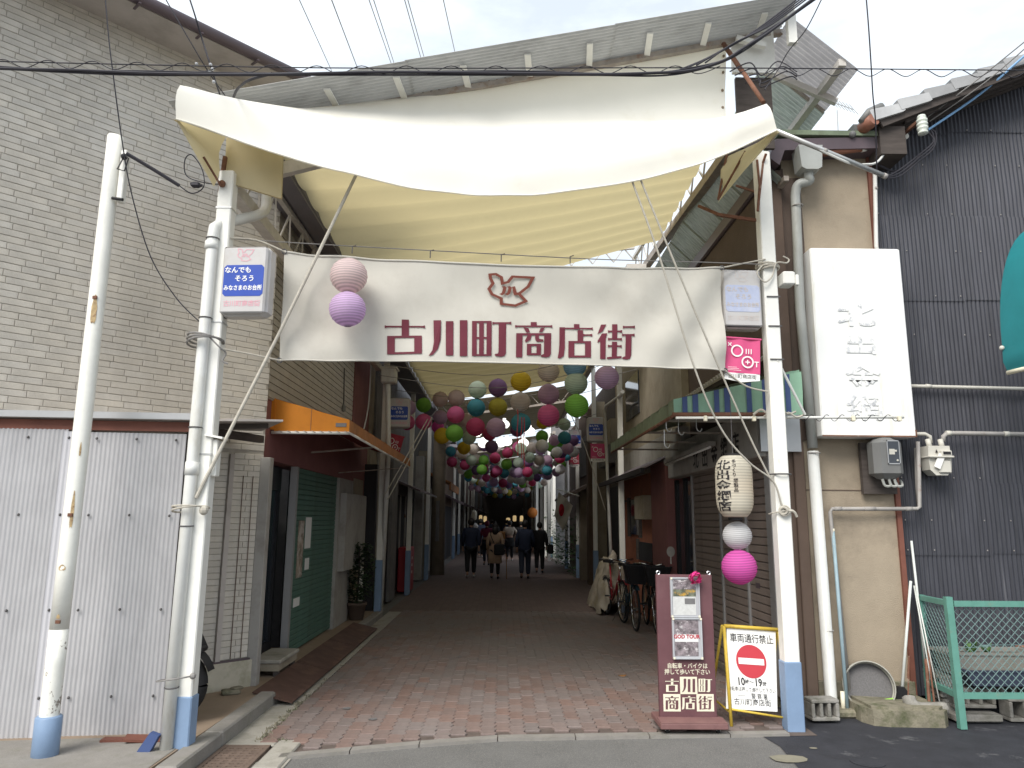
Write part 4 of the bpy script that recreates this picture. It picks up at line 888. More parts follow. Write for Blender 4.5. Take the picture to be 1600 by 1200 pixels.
# ------------------------------------------------------------------ lightbox signs, pennants
def lightbox(label, faded=False):
    t = thing('lightbox_sign', label, 'lightbox', (0, 0, 0), 'dove lightbox signs of the arcade')
    mb = MB(); mb.box((0, .075, 0), (.37, .15, .55), None, .03); mb.build('housing', 'signface', t)
    mb = MB(); mb.box((0, -.004, 0), (.345, .03, .525), None, .014); fc = mb.build('face', 'signface', t)
    mb = MB(); b = .02; x, z0, z1 = .155, -.13, .115
    mb.prism([(-x + b, z0), (x - b, z0), (x, z0 + b), (x, z1 - b), (x - b, z1), (-x + b, z1), (-x, z1 - b), (-x, z0 + b)], (0, -.0195, 0), (1, 0, 0), (0, 0, 1), (0, -.002, 0)); mb.build('blue_panel', 'signfaded' if faded else 'signblue', t)
    wh = 'signpale' if faded else 'signwhite'; y = -.0235
    text('なんでも', 'lettering', wh, t, (-.045, y, .072), (1, 0, 0), (0, 0, 1), .052, .0012)
    text('そろう', 'lettering', wh, t, (.01, y, .005), (1, 0, 0), (0, 0, 1), .052, .0012)
    text('みなさまのお台所', 'lettering', wh, t, (0, y, -.068), (1, 0, 0), (0, 0, 1), .044, .0012, sx=.84)
    text('古川町商店街', 'lettering', 'signpink' if not faded else 'signpale', t, (0, -.0205, -.19), (1, 0, 0), (0, 0, 1), .05, .001, sx=.95)
    dove('dove_emblem', 'signpink' if not faded else 'signpale', t, (-.06, -.0205, .145), (.125, 0, 0), (0, 0, .10), .06 if not faded else .05)
    mb = MB(); mb.bar((-.2, .08, .29), (-.28, .08, .29), .02); mb.bar((-.2, .08, -.27), (-.28, .08, -.27), .02); mb.bar((-.15, .08, .26), (-.25, .08, .29), .02); mb.bar((-.15, .08, -.265), (-.25, .08, -.27), .02); stuff(mb.build('bracket', 'stain', t))
    return t
lb = lightbox('white lightbox with bright blue panel on the left post beside the banner')
c_ = PY(382, 438, 5.40); lb.location = c_; lb.rotation_euler = (0, 0, R(-4))
lf = lightbox('faded pale lightbox on the right post above the pink pennant', True)
lf.location = PY(1159, 466, 6.30); lf.rotation_euler = (0, 0, R(3))
for x, y, Y, rz, lab in ((624, 645, 13.2, 2, 'lightbox behind the lilac lanterns on the left side of the alley'), (931, 671, 16.0, 0, 'lightbox over a pink pennant on the right, nearer of the two in the alley'), (899, 686, 21.6, 0, 'lightbox over a red pennant on the right, farther of the two in the alley')):
    o = dup(lb, PY(x, y, Y), R(rz), lab)
    for ch in o.children:
        if ch.name.startswith('lettering') and False: pass
def pennant(label, m='pink'):
    t = thing('pennant', label, 'pennant', (0, 0, 0), 'small arcade pennants')
    w, h = .155, .36
    mb = MB(); P = [[(-w + 2 * w * i / 12, .006 * math.sin(i * .9), -h * .86 * j / 8) for i in range(13)] for j in range(9)]; mb.grid(P); mb.build('cloth', m, t, True)
    mb = MB(); mb.prism([(-w, -h * .86), (w, -h * .86), (w, -h * 1.02), (0, -h * 1.08), (-w, -h * 1.02)], (0, .006, 0), (1, 0, 0), (0, 0, 1), (0, -.006, 0)); mb.build('white_band', 'pwhite', t)
    mb = MB(); mb.tube([(-w - .012, 0, 0), (w + .012, 0, 0)], .010, 8); mb.build('rod', m, t)
    y = -.011; pm = []
    mb = MB()
    def ring(cx, cz, r, k):
        mb.add([(cx + (r - k * s) * math.cos(a / 24 * 6.2832), y, cz + (r - k * s) * math.sin(a / 24 * 6.2832)) for s in (0, 1) for a in range(24)], [(a, (a + 1) % 24, 24 + (a + 1) % 24, 24 + a) for a in range(24)])
    def rect(cx, cz, ww, hh, rot=0):
        c, s = math.cos(rot), math.sin(rot)
        mb.add([(cx + a * ww / 2 * c - b * hh / 2 * s, y, cz + a * ww / 2 * s + b * hh / 2 * c) for a, b in ((-1, -1), (1, -1), (1, 1), (-1, 1))], [(0, 1, 2, 3)])
    ring(-.05, -.115, .054, .013); ring(.043, -.21, .054, .013)
    rect(-.115, -.06, .042, .008, .785); rect(-.115, -.06, .042, .008, -.785)
    for k in range(3): rect(.03 + k * .022, -.115, .008, .045)
    rect(.043, -.21, .04, .009); rect(.043, -.21, .009, .04); rect(.122, -.205, .042, .008); rect(.122, -.225, .009, .05)
    for k in range(3): rect(-.09 + k * .008, -.262 - k * .013, .08 + k * .02, .003)
    mb.build('symbols', 'pwhite', t)
    text('古川町商店街', 'lettering', 'ink', t, (0, -.002, -h * .945), (1, 0, 0), (0, 0, 1), .042, 0, sx=1.0)
    return t
pn = pennant('bright pink pennant hanging on the right post under the faded lightbox'); pn.location = PY(1160, 529, 6.25); pn.rotation_euler = (0, R(3), R(2))
for x, y, Y, rz, ry, m_, lab in ((934, 694, 15.9, 0, 0, 'pink', 'pink pennant on the right side of the alley, nearer of the two below lightboxes'), (896, 709, 21.5, 4, 2, 'red', 'deep red pennant on the right side of the alley, farther one'), (619, 680, 13.0, -14, -14, 'red', 'deep red pennant slanting behind the orange awning on the left')):
    if m_ == 'pink': o = dup(pn, PY(x, y, Y), 0, lab)
    else: o = pennant(lab, 'red'); o.location = PY(x, y, Y)
    o.rotation_euler = (0, R(-ry), R(rz))

# ================================================================== RIGHT: stucco house at the corner with the shop
bh = thing('stucco_house', 'beige stained stucco house at the right corner of the arcade', 'house', (3.2, 7.0, 0))
mb = MB(); mb.bb((2.82, 7.02, -.03), (3.74, 7.3, 5.40)); wallb = mb.build('wall', 'stucco', bh)
mb = MB(); mb.bb((2.84, 6.985, -.03), (3.735, 7.02, .245), .006); mb.build('plinth', 'moss', bh)
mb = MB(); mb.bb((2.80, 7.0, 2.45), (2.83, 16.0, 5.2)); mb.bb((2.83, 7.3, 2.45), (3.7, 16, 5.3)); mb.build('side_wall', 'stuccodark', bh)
mb = MB(); mb.bb((2.60, 6.98, -.02), (2.80, 7.16, 5.18), .01); mb.build('corner_pillar', 'brownwall', bh)
mb = MB(); mb.bb((2.74, 6.94, -.02), (2.84, 7.02, 2.9), .008); mb.build('corner_board', 'brownwall', bh)
mb = MB(); mb.bb((2.50, 6.95, .1), (2.585, 7.10, 2.35), .006); mb.build('shutter_jamb', 'aluminium', bh)
mb = MB(); mb.bb((3.70, 6.99, 0), (3.745, 7.03, 5.35)); mb.build('edge_board', 'redwood', bh)
mb = MB(); mb.prism([(2.62, 5.22), (2.70, 5.42), (3.82, 5.46), (3.82, 5.34), (2.78, 5.30), (2.72, 5.14)], (0, 6.80, 0), (1, 0, 0), (0, 0, 1), (0, 9.4, 0)); roofb = mb.build('roof', 'plum', bh)
mb = MB(); mb.bb((2.72, 6.78, 5.46), (3.84, 16.2, 5.51)); mb.build('roof_covering', 'greenold', bh)
mb = MB(); mb.bb((2.56, 6.85, 5.0), (2.66, 13.5, 5.17), .02); mb.build('eaves_gutter', 'plum', bh)
mb = MB(); mb.bb((2.79, 7.9, 3.05), (2.805, 8.9, 4.05)); win = mb.build('window', 'glassd', bh)
mb = MB()
for a, b in (((2.775, 7.86, 3.0), (2.8, 7.92, 4.1)), ((2.775, 8.88, 3.0), (2.8, 8.94, 4.1)), ((2.775, 7.86, 4.05), (2.8, 8.94, 4.1)), ((2.775, 8.37, 3.0), (2.8, 8.42, 4.1))): mb.bb(a, b)
mb.build('frame', 'greendark', win)
mb = MB(); mb.bar((2.9, 6.97, 2.11), (2.9, 6.97, 2.12), .01); mb.prism([(2.84, 1.945), (3.70, 1.945), (3.70, 1.953), (2.84, 1.953)], (0, 7.018, 0), (1, 0, 0), (0, 0, 1), (0, -.004, 0)); mb.build('panel_joint', 'brownwall', bh)
# hopper and downpipe
dp = thing('downpipe', 'grey plastic downpipe with square hopper on the beige stucco corner', 'downpipe', PY(1298, 1118, 6.88))
h0 = PY(1262, 252, 6.80)
mb = MB(); mb.prism([(-.115, .10), (-.12, .13), (.12, .13), (.115, .10), (.10, -.10), (.06, -.125), (-.06, -.125), (-.10, -.10)], h0 + V((0, -.09, 0)), (1, 0, 0), (0, 0, 1), (0, .18, 0)); mb.build('hopper', 'pvcgrey', dp)
pts = catmull([h0 + V((.0, 0, -.10)), h0 + V((0, 0, -.16)), PY(1264, 283, 6.82), PY(1248, 288, 6.86), PY(1243, 302, 6.88), PY(1244, 330, 6.88)], 5) + [PY(1250, 480, 6.88), PY(1270, 700, 6.88)]
mb = MB(); mb.tube(pts, .046, 12); mb.build('pipe', 'pvcgrey', dp, True)
mb = MB(); mb.tube([PY(1270, 705, 6.88), PY(1299, 1095, 6.86), PY(1301, 1117, 6.80)], .052, 12); mb.build('pipe', 'pvc', dp, True)
for x, y in ((1246, 322), (1272, 708), (1292, 985)):
    mb = MB(); mb.torus(PY(x, y, 6.87), .053, .006, (0, 0, 1), 16, 6); mb.build('pipe_clamp', 'steel', dp)
mb = MB(); mb.lathe([(.045, 0), (.045, .002)], PY(1302, 1118, 6.79), 12, rot=rotm(1.0, 0, 0)); mb.build('pipe_mouth_shade', 'darkin', dp)  # near-black disc on the pipe end, painted as its inner shade
# big white sign panel with flaked lettering
sg = thing('faded_sign_board', 'large white sign panel with flaked grey characters on the beige stucco wall', 'sign', (3.4, 6.8, 2.43))
mb = MB(); mb.bb((2.955, 6.78, 2.43), (3.835, 6.98, 4.27), .012); mb.build('panel', 'panel', sg)
mb = MB(); mb.prism([(2.955, 2.432), (3.835, 2.432), (3.835, 2.445), (2.955, 2.445)], (0, 6.777, 0), (1, 0, 0), (0, 0, 1), (0, .003, 0)); mb.bb((3.825, 6.777, 2.44), (3.838, 6.98, 2.50)); mb.build('rusted_edge', 'rust', sg)
for ch, x, y, w_, hh in (('北', 1338, 494, .40, .27), ('出', 1345, 540, .36, .22), ('金', 1349, 592, .36, .26), ('網', 1352, 640, .38, .26)):
    p = PY(x, y, 6.772); text(ch, 'character', 'greyink', sg, p, (1, 0, 0), (0, 0, hh / w_), w_ * .95, .004)
# electricity meter
em = thing('electric_meter', 'grey rounded electricity meter box with a glass window under the white panel', 'electric meter', PY(1386, 748, 6.9))
c = PY(1386, 716, 6.78)
mb = MB(); mb.bb((c.x - .165, 6.93, c.z - .32), (c.x + .15, 6.98, c.z + .16)); mb.build('backboard', 'darkwood', em)
mb = MB(); mb.box(c + V((0, .04, 0)), (.27, .2, .38), None, .05); mb.build('case', 'meterg', em, False)
mb = MB(); mb.box(c + V((.03, -.062, .05)), (.11, .012, .215), None, .004); wd = mb.build('window', 'glassd', em)
mb = MB(); q = c + V((.03, -.069, .05))
for a, b in (((-.058, 0, -.11), (-.05, .004, .11)), ((.05, 0, -.11), (.058, .004, .11)), ((-.058, 0, .10), (.058, .004, .11)), ((-.058, 0, -.11), (.058, .004, -.10))): mb.bb(q + V(a), q + V(b))
mb.build('window_rim', 'aluminium', wd)
mb = MB(); mb.bb(q + V((-.04, .0, -.02)), q + V((.01, .003, .03))); mb.bb(q + V((-.035, -.001, .005)), q + V((.03, .003, .022))); mb.ball(q + V((.03, 0, -.075)), .010, 8, 6); stuff(mb.build('dial', 'meterw', wd))
for s in (-.06, .0, .05):
    mb = MB(); mb.tube(catmull([c + V((s, 0, -.19)), c + V((s + .02, 0, -.25)), c + V((s + .07, 0, -.25)), c + V((s + .1, .08, -.2))], 5), .012, 6); mb.build('lead', 'pvcgrey', em)
# grey pipe run, blue pole, copper pipe, conduits
def run(name, m, label, cat, pts, r, group=None, joints=(), jm=None, n=10):
    t = thing(name, label, cat, min(pts, key=lambda p: V(p).z), group)
    mb = MB(); mb.tube(pts, r, n); mb.build('pipe', m, t, True)
    for j in joints:
        mb = MB(); a, b = j; mb.tube([a, b], r * 1.14, n); mb.build('coupling', jm or m, t, True)
    return t
Yp = 6.93
a = [PY(1297, 798, Yp), PY(1300, 795, Yp), PY(1433, 795, Yp), PY(1437, 792, Yp), PY(1436, 745, Yp), PY(1434, 690, Yp)]
run('water_pipe', 'steel', 'grey water pipe running across the beige wall and down beside the blue pole', 'pipe', [PY(1330, 1110, Yp), PY(1297, 800, Yp)] + a[1:], .018, None, [(PY(1303, 795, Yp), PY(1315, 795, Yp)), (PY(1350, 795, Yp), PY(1368, 795, Yp)), (PY(1415, 795, Yp), PY(1425, 795, Yp))])
run('blue_pole', 'bluepole', 'slim blue grey pole leaning on the beige stucco wall', 'pole', [PY(1325, 1118, 6.8), PY(1301, 826, 6.93)], .016, None, [(PY(1301, 832, 6.93), PY(1301, 826, 6.93)), (PY(1303, 850, 6.93), PY(1304, 870, 6.92)), (PY(1316, 1080, 6.82), PY(1318, 1112, 6.8))], 'cream')
run('eaves_pipe', 'copper', 'brown pipe running under the eaves of the beige house', 'pipe', [PY(1278, 240, 6.85), PY(1345, 232, 6.85), PY(1352, 228, 6.85), PY(1353, 222, 6.85)], .035, None, [(PY(1345, 232, 6.85), PY(1353, 230, 6.85))], 'pvc')
run('thin_conduit', 'pvc', 'thin white conduit running down between stucco wall and dark steel house', 'conduit', [PY(1367, 270, 6.96), PY(1369, 385, 6.96), PY(1371, 392, 6.96)], .020, None, [(PY(1368, 293, 6.96), PY(1368, 297, 6.96))], 'steel')
sp_ = [PY(1212, 204, 6.35), PY(1385, 276, 6.6)]
run('silver_conduit', 'galv', 'shiny silver conduit slanting from canopy corner to the dark steel house', 'conduit', sp_, .024, None, [(lerp(*sp_, .42), lerp(*sp_, .45)), (lerp(*sp_, .97), lerp(*sp_, 1))], 'steel')
# ------------------------------------------------------------------ dark steel-clad house
dh = thing('steel_clad_house', 'old house clad in dark corrugated steel sheets with grey tiled roof on the right', 'house', (5.5, 7.1, 0))
r0, r1 = PY(1372, 205, 7.1), PY(1600, 118, 7.1); RS = (r1.z - r0.z) / (r1.x - r0.x)
def rl(x): return r0.z + RS * (x - r0.x)
zs = [.1, PY(1480, 868, 7.1).z, PY(1480, 755, 7.1).z, PY(1480, 471, 7.1).z, PY(1480, 343, 7.1).z, PY(1530, 212, 7.1).z]
xs = [3.76, 4.62, 5.42, 6.25, 7.1, 8.0, 9.0]
rs_ = random.Random(8)
for i, (xa, xb) in enumerate(zip(xs, xs[1:])):
    off = [0, .0, .03, -.03, .06, .02][i]
    zl = zs[:] if i != 1 else [zs[0], zs[1] + .02, zs[2] - .03, zs[3] + .01, zs[4], zs[5] + .03]
    zz = zl + [None]
    for j in range(6):
        z0 = zz[j]; P = []; lu = xb - xa + .03; nu = int(lu / .042 * 6); y = 7.10 - .010 * (j % 2) - .006 * (i % 2)
        if z0 >= rl(xb): continue
        for r_ in range(4):
            row = []
            for k in range(nu + 1):
                x = xa + lu * k / nu; zt = rl(x) if zz[j + 1] is None else min(zz[j + 1] + .03, rl(x)); zb = min(z0, zt - .001)
                row.append((x, y + .0075 * math.sin(2 * math.pi * (x - 3.76) / .042) + .010 * noise.noise(V((x * 1.2, r_ + j * 3.1, 4))), zb + (zt - zb) * r_ / 3))
            P.append(row)
        mb = MB(); mb.grid(P); mb.build('steel_sheet', 'metalhouse', dh, True)
mb = MB()
for z in [.3] + [z_ + .05 for z_ in zs[1:]] + [z_ - .35 for z_ in zs[2:]]:
    for k in range(20):
        x = 3.82 + k * .252
        if z < rl(x) - .1 and (k * 7 + int(z * 10)) % 3: mb.ball((x, 7.078, z), .007, 5, 4)
stuff(mb.build('nails', 'steel', dh))
mb = MB(); mb.bb((3.78, 7.18, 0), (9, 9.5, 5.4)); mb.build('inner_wall', 'darkin', dh)
v0, v1 = PY(1376, 178, 6.7), PY(1600, 92, 6.7); vd = (v1 - v0).normalized(); vu = V((-vd.z, 0, vd.x))
mb = MB(); mb.bar(v0 - vd * .05 + vu * -.06, v0 + vd * 5.0 + vu * -.06, .03, .15, vu); rf = mb.build('verge_board', 'darkwood', dh)
mb = MB(); mb.prism([(0, 0), (5.0, 0), (5.0, -.03), (0, -.03)], v0 - vu * .10 + V((0, .02, 0)), vd, vu, (0, .5, 0)); mb.build('soffit', 'darkwood', dh)
mb = MB()
for k in range(3): mb.bar(v0 + vd * .25 + vu * (-.13 - .0 * k) + V((0, .1 + .12 * k, 0)), v0 + vd * 5.0 + vu * -.13 + V((0, .1 + .12 * k, 0)), .05, .05, vu)
mb.bb((3.72, 6.75, 5.25), (3.98, 7.15, 5.55)); stuff(mb.build('timbers', 'darkwood', dh))
mb = MB(); mb.prism([(-.1, .02), (5.0, .02), (5.0, -.02), (-.1, -.02)], v0 + V((0, .03, 0)), vd, vu, (0, 4.0, 0)); mb.build('roof', 'rooftile', dh)
tile0 = None
for k in range(16):
    b = v0 + vd * (-.12 + k * .30); t = .018
    mb = MB()
    mb.prism([(0, -.055), (.30, -.075), (.335, -.07), (.335, .012), (.02, .062), (0, .055)], b + V((0, -.05 - .004 * (k % 2), 0)), vd, vu, (0, .26, 0))
    mb.prism([(0, .02), (.335, -.02), (.335, .008), (.02, .056), (0, .05)], b + V((0, .215, 0)), vd, vu, (0, .3, 0))
    mb.build('verge_tile', 'rooftile', dh)
mb = MB(); mb.tube([PY(1345, 190, 6.72), PY(1358, 176, 6.72), PY(1378, 168, 6.72)], [.03, .045, .05], 10); mb.ball(PY(1332, 210, 6.78), .035, 10, 8); mb.build('eaves_ornament', 'meterg', dh, True)
# eaves gutter end and hopper of that house
gg = thing('eaves_gutter', 'brown half-round gutter end with grey hopper at the corner of the tiled roof', 'gutter', PY(1348, 222, 6.8))
mb = MB(); mb.tube([PY(1366, 186, 6.65), PY(1347, 202, 6.8)], .062, 12); mb.build('gutter_end', 'copper', gg, True)
mb = MB(); mb.prism([(-.09, .09), (.09, .09), (.07, -.05), (.035, -.10), (-.035, -.10), (-.07, -.05)], PY(1348, 207, 6.82), (1, 0, 0), (0, 0, 1), (0, .14, 0)); mb.build('hopper', 'meterg', gg)
# insulators and service cables
ins = thing('insulator', 'ribbed white and green porcelain insulator on a rusty bracket under the tiled roof', 'insulator', PY(1441, 205, 6.85))
ci = PY(1441, 195, 6.55)
mb = MB(); mb.lathe([(.02, -.10), (.045, -.095), (.045, -.075), (.028, -.07), (.05, -.05), (.05, -.03), (.03, -.025), (.05, -.01), (.05, .01), (.03, .015), (.05, .03), (.05, .05), (.03, .055), (.042, .075), (.035, .095), (.01, .10)], ci, 14); mb.build('porcelain', 'porcelain', ins, True)
mb = MB(); mb.bar(PY(1404, 216, 6.98), PY(1437, 188, 6.56), .030); mb.build('bracket', 'rust', ins)
mb = MB(); mb.lathe([(.015, -.045), (.04, -.04), (.04, .04), (.015, .045)], PY(1411, 215, 6.92), 12, 'Y'); solo(mb, 'insulator', 'meterw', 'small round reddish knob insulator left of the ribbed porcelain one', 'insulator', PY(1411, 222, 6.92))
def cable(label, m, pts, r, k=8, group='overhead cables', name='cable', n=6):
    pts = catmull(pts, k) if len(pts) > 2 else [V(p) for p in pts]
    mb = MB(); mb.tube(pts, r, n); return solo(mb, name, m, label, 'cable', pts[0], group)
cable('light blue cable running up to the right from the ribbed insulator', 'bluewire', [PY(1450, 203, 6.85), PY(1530, 148, 6.75), PY(1600, 88, 6.6), PY(1680, 20, 6.5)], .012)
cable('first of the two thin cables above the light blue one at the tiled roof', 'wiregrey', [PY(1445, 186, 6.85), PY(1520, 130, 6.6), PY(1605, 62, 6.3)], .006)
cable('second thin cable above the light blue one, meeting the insulator', 'wiregrey', [PY(1452, 190, 6.85), PY(1540, 128, 6.6), PY(1625, 55, 6.3)], .006)
cable('white cable drooping from silver conduit to the roof bracket', 'pvc', [lerp(*sp_, .30), lerp(*sp_, .62) + V((.02, 0, -.03)), PY(1352, 257, 6.7), PY(1372, 252, 6.75), PY(1392, 225, 6.85), PY(1412, 205, 6.95)], .012)
for k in range(3):
    s = k * 5; cable(('outer', 'middle', 'inner')[k] + ' of the black cables looping below the ribbed insulator', 'wire', [PY(1386, 279 - s * .3, 6.62), PY(1406, 275 - s, 6.75), PY(1432, 255 - s, 6.8), PY(1458, 232 - s, 6.83), PY(1462 - s, 208, 6.85), PY(1448, 200, 6.86)], .008, group='looping service cables')
cable('short black cable bundle from conduit mouth along the wall', 'wire', [PY(1374, 258, 6.9), PY(1395, 267, 6.9), PY(1420, 262, 6.9), PY(1440, 240, 6.88)], .011, group='looping service cables')
# gas meter and pipes on the steel house
Yg = 6.98
run('upper_wall_pipe', 'meterw', 'pale pipe running high across the dark steel wall', 'pipe', [PY(1419, 603, 7.03), PY(1450, 604, 7.03), PY(1660, 609, 7.03)], .018, None, [(PY(1446, 603, 7.03), PY(1455, 604, 7.03))])
run('gas_pipe', 'steel', 'grey gas pipe running right from the gas meter', 'pipe', [PY(1474, 690, Yg), PY(1474, 682, Yg), PY(1480, 677, Yg), PY(1500, 677, Yg), PY(1680, 680, Yg)], .022, None, [(PY(1478, 677, Yg), PY(1486, 677, Yg)), (PY(1568, 678, Yg), PY(1576, 678, Yg))], 'meterw')
run('gas_pipe', 'meterw', 'ivory gas pipe entering the gas meter from the white panel', 'pipe', [PY(1427, 678, Yg), PY(1445, 678, Yg), PY(1453, 682, Yg), PY(1454, 692, Yg)], .018)
run('drain_pipe', 'steel', 'dark grey vertical pipe on the steel wall beside the electricity meter', 'pipe', [PY(1432, 700, 7.0), PY(1434, 760, 7.0), PY(1436, 790, 7.0)], .022)
gm = thing('gas_meter', 'ivory gas meter hanging on the dark steel wall', 'gas meter', PY(1464, 742, 6.95))
c = PY(1464, 718, 6.93)
mb = MB(); mb.prism([(-.10, .125), (.10, .125), (.108, .02), (.10, -.10), (.06, -.15), (-.05, -.15), (-.10, -.10), (-.108, .02)], c + V((0, -.05, 0)), (1, 0, 0), (0, 0, 1), (0, .14, 0)); mb.build('body', 'meterw', gm)
mb = MB(); mb.box(c + V((0, -.01, .02)), (.235, .16, .02), None, .006); mb.build('flange', 'meterw', gm)
mb = MB(); mb.box(c + V((.05, -.065, .055)), (.10, .04, .05), None, .006); mb.build('counter_housing', 'meterw', gm)
mb = MB(); mb.box(c + V((.05, -.087, .055)), (.07, .006, .024)); mb.build('counter', 'ink', gm)
mb = MB(); mb.box(c + V((.035, -.055, -.07)), (.12, .02, .12), None, .012); mb.build('cover', 'meterw', gm)
mb = MB(); mb.box(c + V((-.02, -.075, -.02)), (.06, .008, .14), rotm(0, .45, 0)); mb.build('tag', 'pwhite', gm)
mb = MB(); mb.prism([(-.012, 0), (.012, 0), (0, .03)], c + V((-.03, -.055, .06)), (1, 0, 0), (0, 0, 1), (0, -.004, 0)); mb.build('arrow_mark', 'ink', gm)
for s in (-.06, .06):
    mb = MB(); mb.tube([c + V((s, 0, .12)), c + V((s, .02, .19))], .024, 10); mb.build('union', 'meterw', gm, True)
# teal awning at the picture's edge
ta = thing('dome_awning', 'teal canvas dome awning with pale lip at the right edge', 'awning', PY(1640, 590, 6.0))
cT = PY(1660, 545, 6.0)
P = []
for i in range(13):
    a = math.pi / 2 * i / 12; row = []
    for j in range(17):
        b = math.pi * j / 16; rr = math.cos(a) ** .8
        row.append(cT + V((-math.cos(b) * .50 * rr * (1 + .02 * math.cos(8 * b)), -math.sin(b) * .75 * rr, math.sin(a) * 1.10)))
    P.append(row)
mb = MB(); mb.grid(P); mb.build('canvas', 'teal', ta, True)
mb = MB(); mb.grid([[p + V((0, 0, -.20 * q)) + (cT - p) * (-.02 * q + .16 * max(0, q - .6)) for p in P[0]] for q in (0, .3, .6, .85, 1)]); mb.build('valance', 'teal', ta, True)
mb = MB(); mb.tube([p + V((0, 0, -.21)) + (cT - p) * .05 for p in P[0]], .02, 8); mb.build('lip', 'cream', ta, True)
mb = MB()
for j in (4, 8, 12): mb.tube([P[i][j] + V((0, -.004, .004)) for i in range(12)], .008, 5)
stuff(mb.build('ribs', 'teal', ta))
mb = MB(); mb.ball(P[0][0] + V((-.01, -.01, 0)), .02, 8, 6); mb.build('knob', 'meterw', ta)

# ------------------------------------------------------------------ right: things at the foot of the walls
sl_ = MB(); q = [G(1335, 1112, .12), G(1465, 1118, .12)]
sl_.prism([(3.05, 6.62), (3.10, 6.50), (3.22, 6.46), (3.66, 6.44), (3.72, 6.50), (3.72, 7.0), (3.05, 7.0)], (0, 0, -.01), (1, 0, 0), (0, 1, 0), (0, 0, .13)); sl_.prism([(3.10, 6.53), (3.20, 6.49), (3.64, 6.48), (3.70, 6.53), (3.70, 6.99), (3.10, 6.99)], (0, 0, .12), (1, 0, 0), (0, 1, 0), (0, 0, .022))
solo(sl_, 'doorstep_slab', 'moss', 'rough mossy concrete slab at the foot of the beige wall', 'concrete slab', (3.4, 6.7, 0))
mb = MB(); mb.box((2.98, 6.82, .025), (.35, .22, .07), None, .02); solo(mb, 'doorstep_slab', 'moss', 'low dark mossy kerb stone below the downpipe mouth', 'kerb stone', (2.98, 6.82, 0))
def cinder(mb, c, rz=0, holes=True, l=.39, h=.19, w=.15):
    r = rotm(0, 0, rz); c = V(c)
    def bx_(o, d): mb.box(c + r @ V(o), d, r, .006)
    t = .03
    bx_((0, 0, h / 2 - t / 2), (l, w, t)); bx_((0, 0, -h / 2 + t / 2), (l, w, t))
    for s in (-1, -.33, .33, 1): bx_((s * (l / 2 - t / 2), 0, 0), (t, w, h - 2 * t))
mb = MB(); cinder(mb, (2.72, 6.62, .10), .06, l=.24, h=.17); solo(mb, 'concrete_block', 'block', 'single hollow concrete block lying beside the right blue post sleeve', 'concrete block', (2.7, 6.6, 0))
sv = thing('round_sieve', 'large round garden sieve leaning against the beige wall', 'sieve', PY(1357, 1106, 6.85))
cs = PY(1357, 1073, 6.86); nr = V((-.25, -1, .28)).normalized()
mb = MB(); mb.torus(cs, .205, .012, nr, 36, 8); u = nr.cross(V((0, 0, 1))).normalized(); w_ = u.cross(nr)
mb.grid([[cs + (u * math.cos(a) + w_ * math.sin(a)) * .205 + nr * (.05 - .10 * k) for a in [6.2832 * i / 36 for i in range(37)]] for k in (0, 1)]); mb.torus(cs + nr * .05, .207, .007, nr, 36, 6); mb.build('rim', 'sieve', sv, True)
mb = MB(); mb.add([cs + (u * math.cos(6.2832 * i / 36) + w_ * math.sin(6.2832 * i / 36)) * .203 - nr * .03 for i in range(36)], [tuple(range(36))]); mb.build('mesh', 'sievemesh', sv)
br_ = thing('broom', 'pale-handled black broom with its head on a lime dustpan', 'broom', PY(1410, 1095, 6.8))
mb = MB(); mb.tube([PY(1409, 1085, 6.80), PY(1423, 908, 6.95)], .013, 8); mb.build('handle', 'handle', br_, True)
b0 = PY(1408, 1082, 6.80)
mb = MB(); mb.prism([(-.02, .05), (.02, .05), (.06, -.01), (.07, -.06), (-.07, -.06), (-.06, -.01)], b0 + V((0, -.03, 0)), (1, 0, 0), (0, 0, 1), (0, .06, 0)); mb.build('head', 'black', br_)
mb = MB(); rb_ = random.Random(2)
for k in range(70):
    a = b0 + V((rb_.uniform(-.065, .065), rb_.uniform(-.025, .025), -.055)); mb.bar(a, a + V((rb_.uniform(-.02, .02), rb_.uniform(-.02, .01), -.03)), .004)
stuff(mb.build('bristles', 'ink', br_))
mb = MB(); q = PY(1400, 1103, 6.72); mb.box(q + V((0, 0, .0)), (.26, .16, .012), rotm(.1, -.1, .1), .004); mb.box(q + V((.0, .06, .025)), (.26, .02, .05), rotm(0, -.1, .1), .004); solo(mb, 'dustpan', 'lime', 'lime green dustpan under the broom head', 'dustpan', q - V((0, 0, .02)))
run('window_pole', 'handle', 'tall white pole leaning in the corner above the broom', 'pole', [PY(1446, 1040, 6.95), PY(1424, 845, 7.0)], .011)
for k, (x0, x1) in enumerate(((1460, 1428), (1468, 1430))):
    run('thin_rod', ('handle', 'pvc')[k], ('thin pale rod leaning inside the mesh fence, left one', 'thin pale rod leaning inside the mesh fence, right one')[k], 'rod', [PY(x0, 1090 + k * 6, 6.75), PY(x1, 915, 7.0)], .006, 'thin rods by the fence')
mb = MB(); mb.tube([PY(1452, 1098, 6.7), PY(1447, 1030, 6.85)], .014, 6); mb.tube([PY(1460, 1098, 6.7), PY(1448, 1000, 6.9)], .008, 6); solo(mb, 'red_stick', 'rust', 'rusty red stake standing behind the fence corner post', 'stake', PY(1455, 1100, 6.7))
mb = MB(); a = [PY(1420, 1090, 6.65), PY(1424, 1100, 6.62), PY(1440, 1108, 6.6), PY(1478, 1107, 6.58)]; mb.tube(catmull(a, 4), .055, 8); solo(mb, 'fallen_pipe', 'block', 'mossy grey pipe bend lying on the slab at the fence foot', 'pipe', (3.6, 6.6, .1), smooth=True)
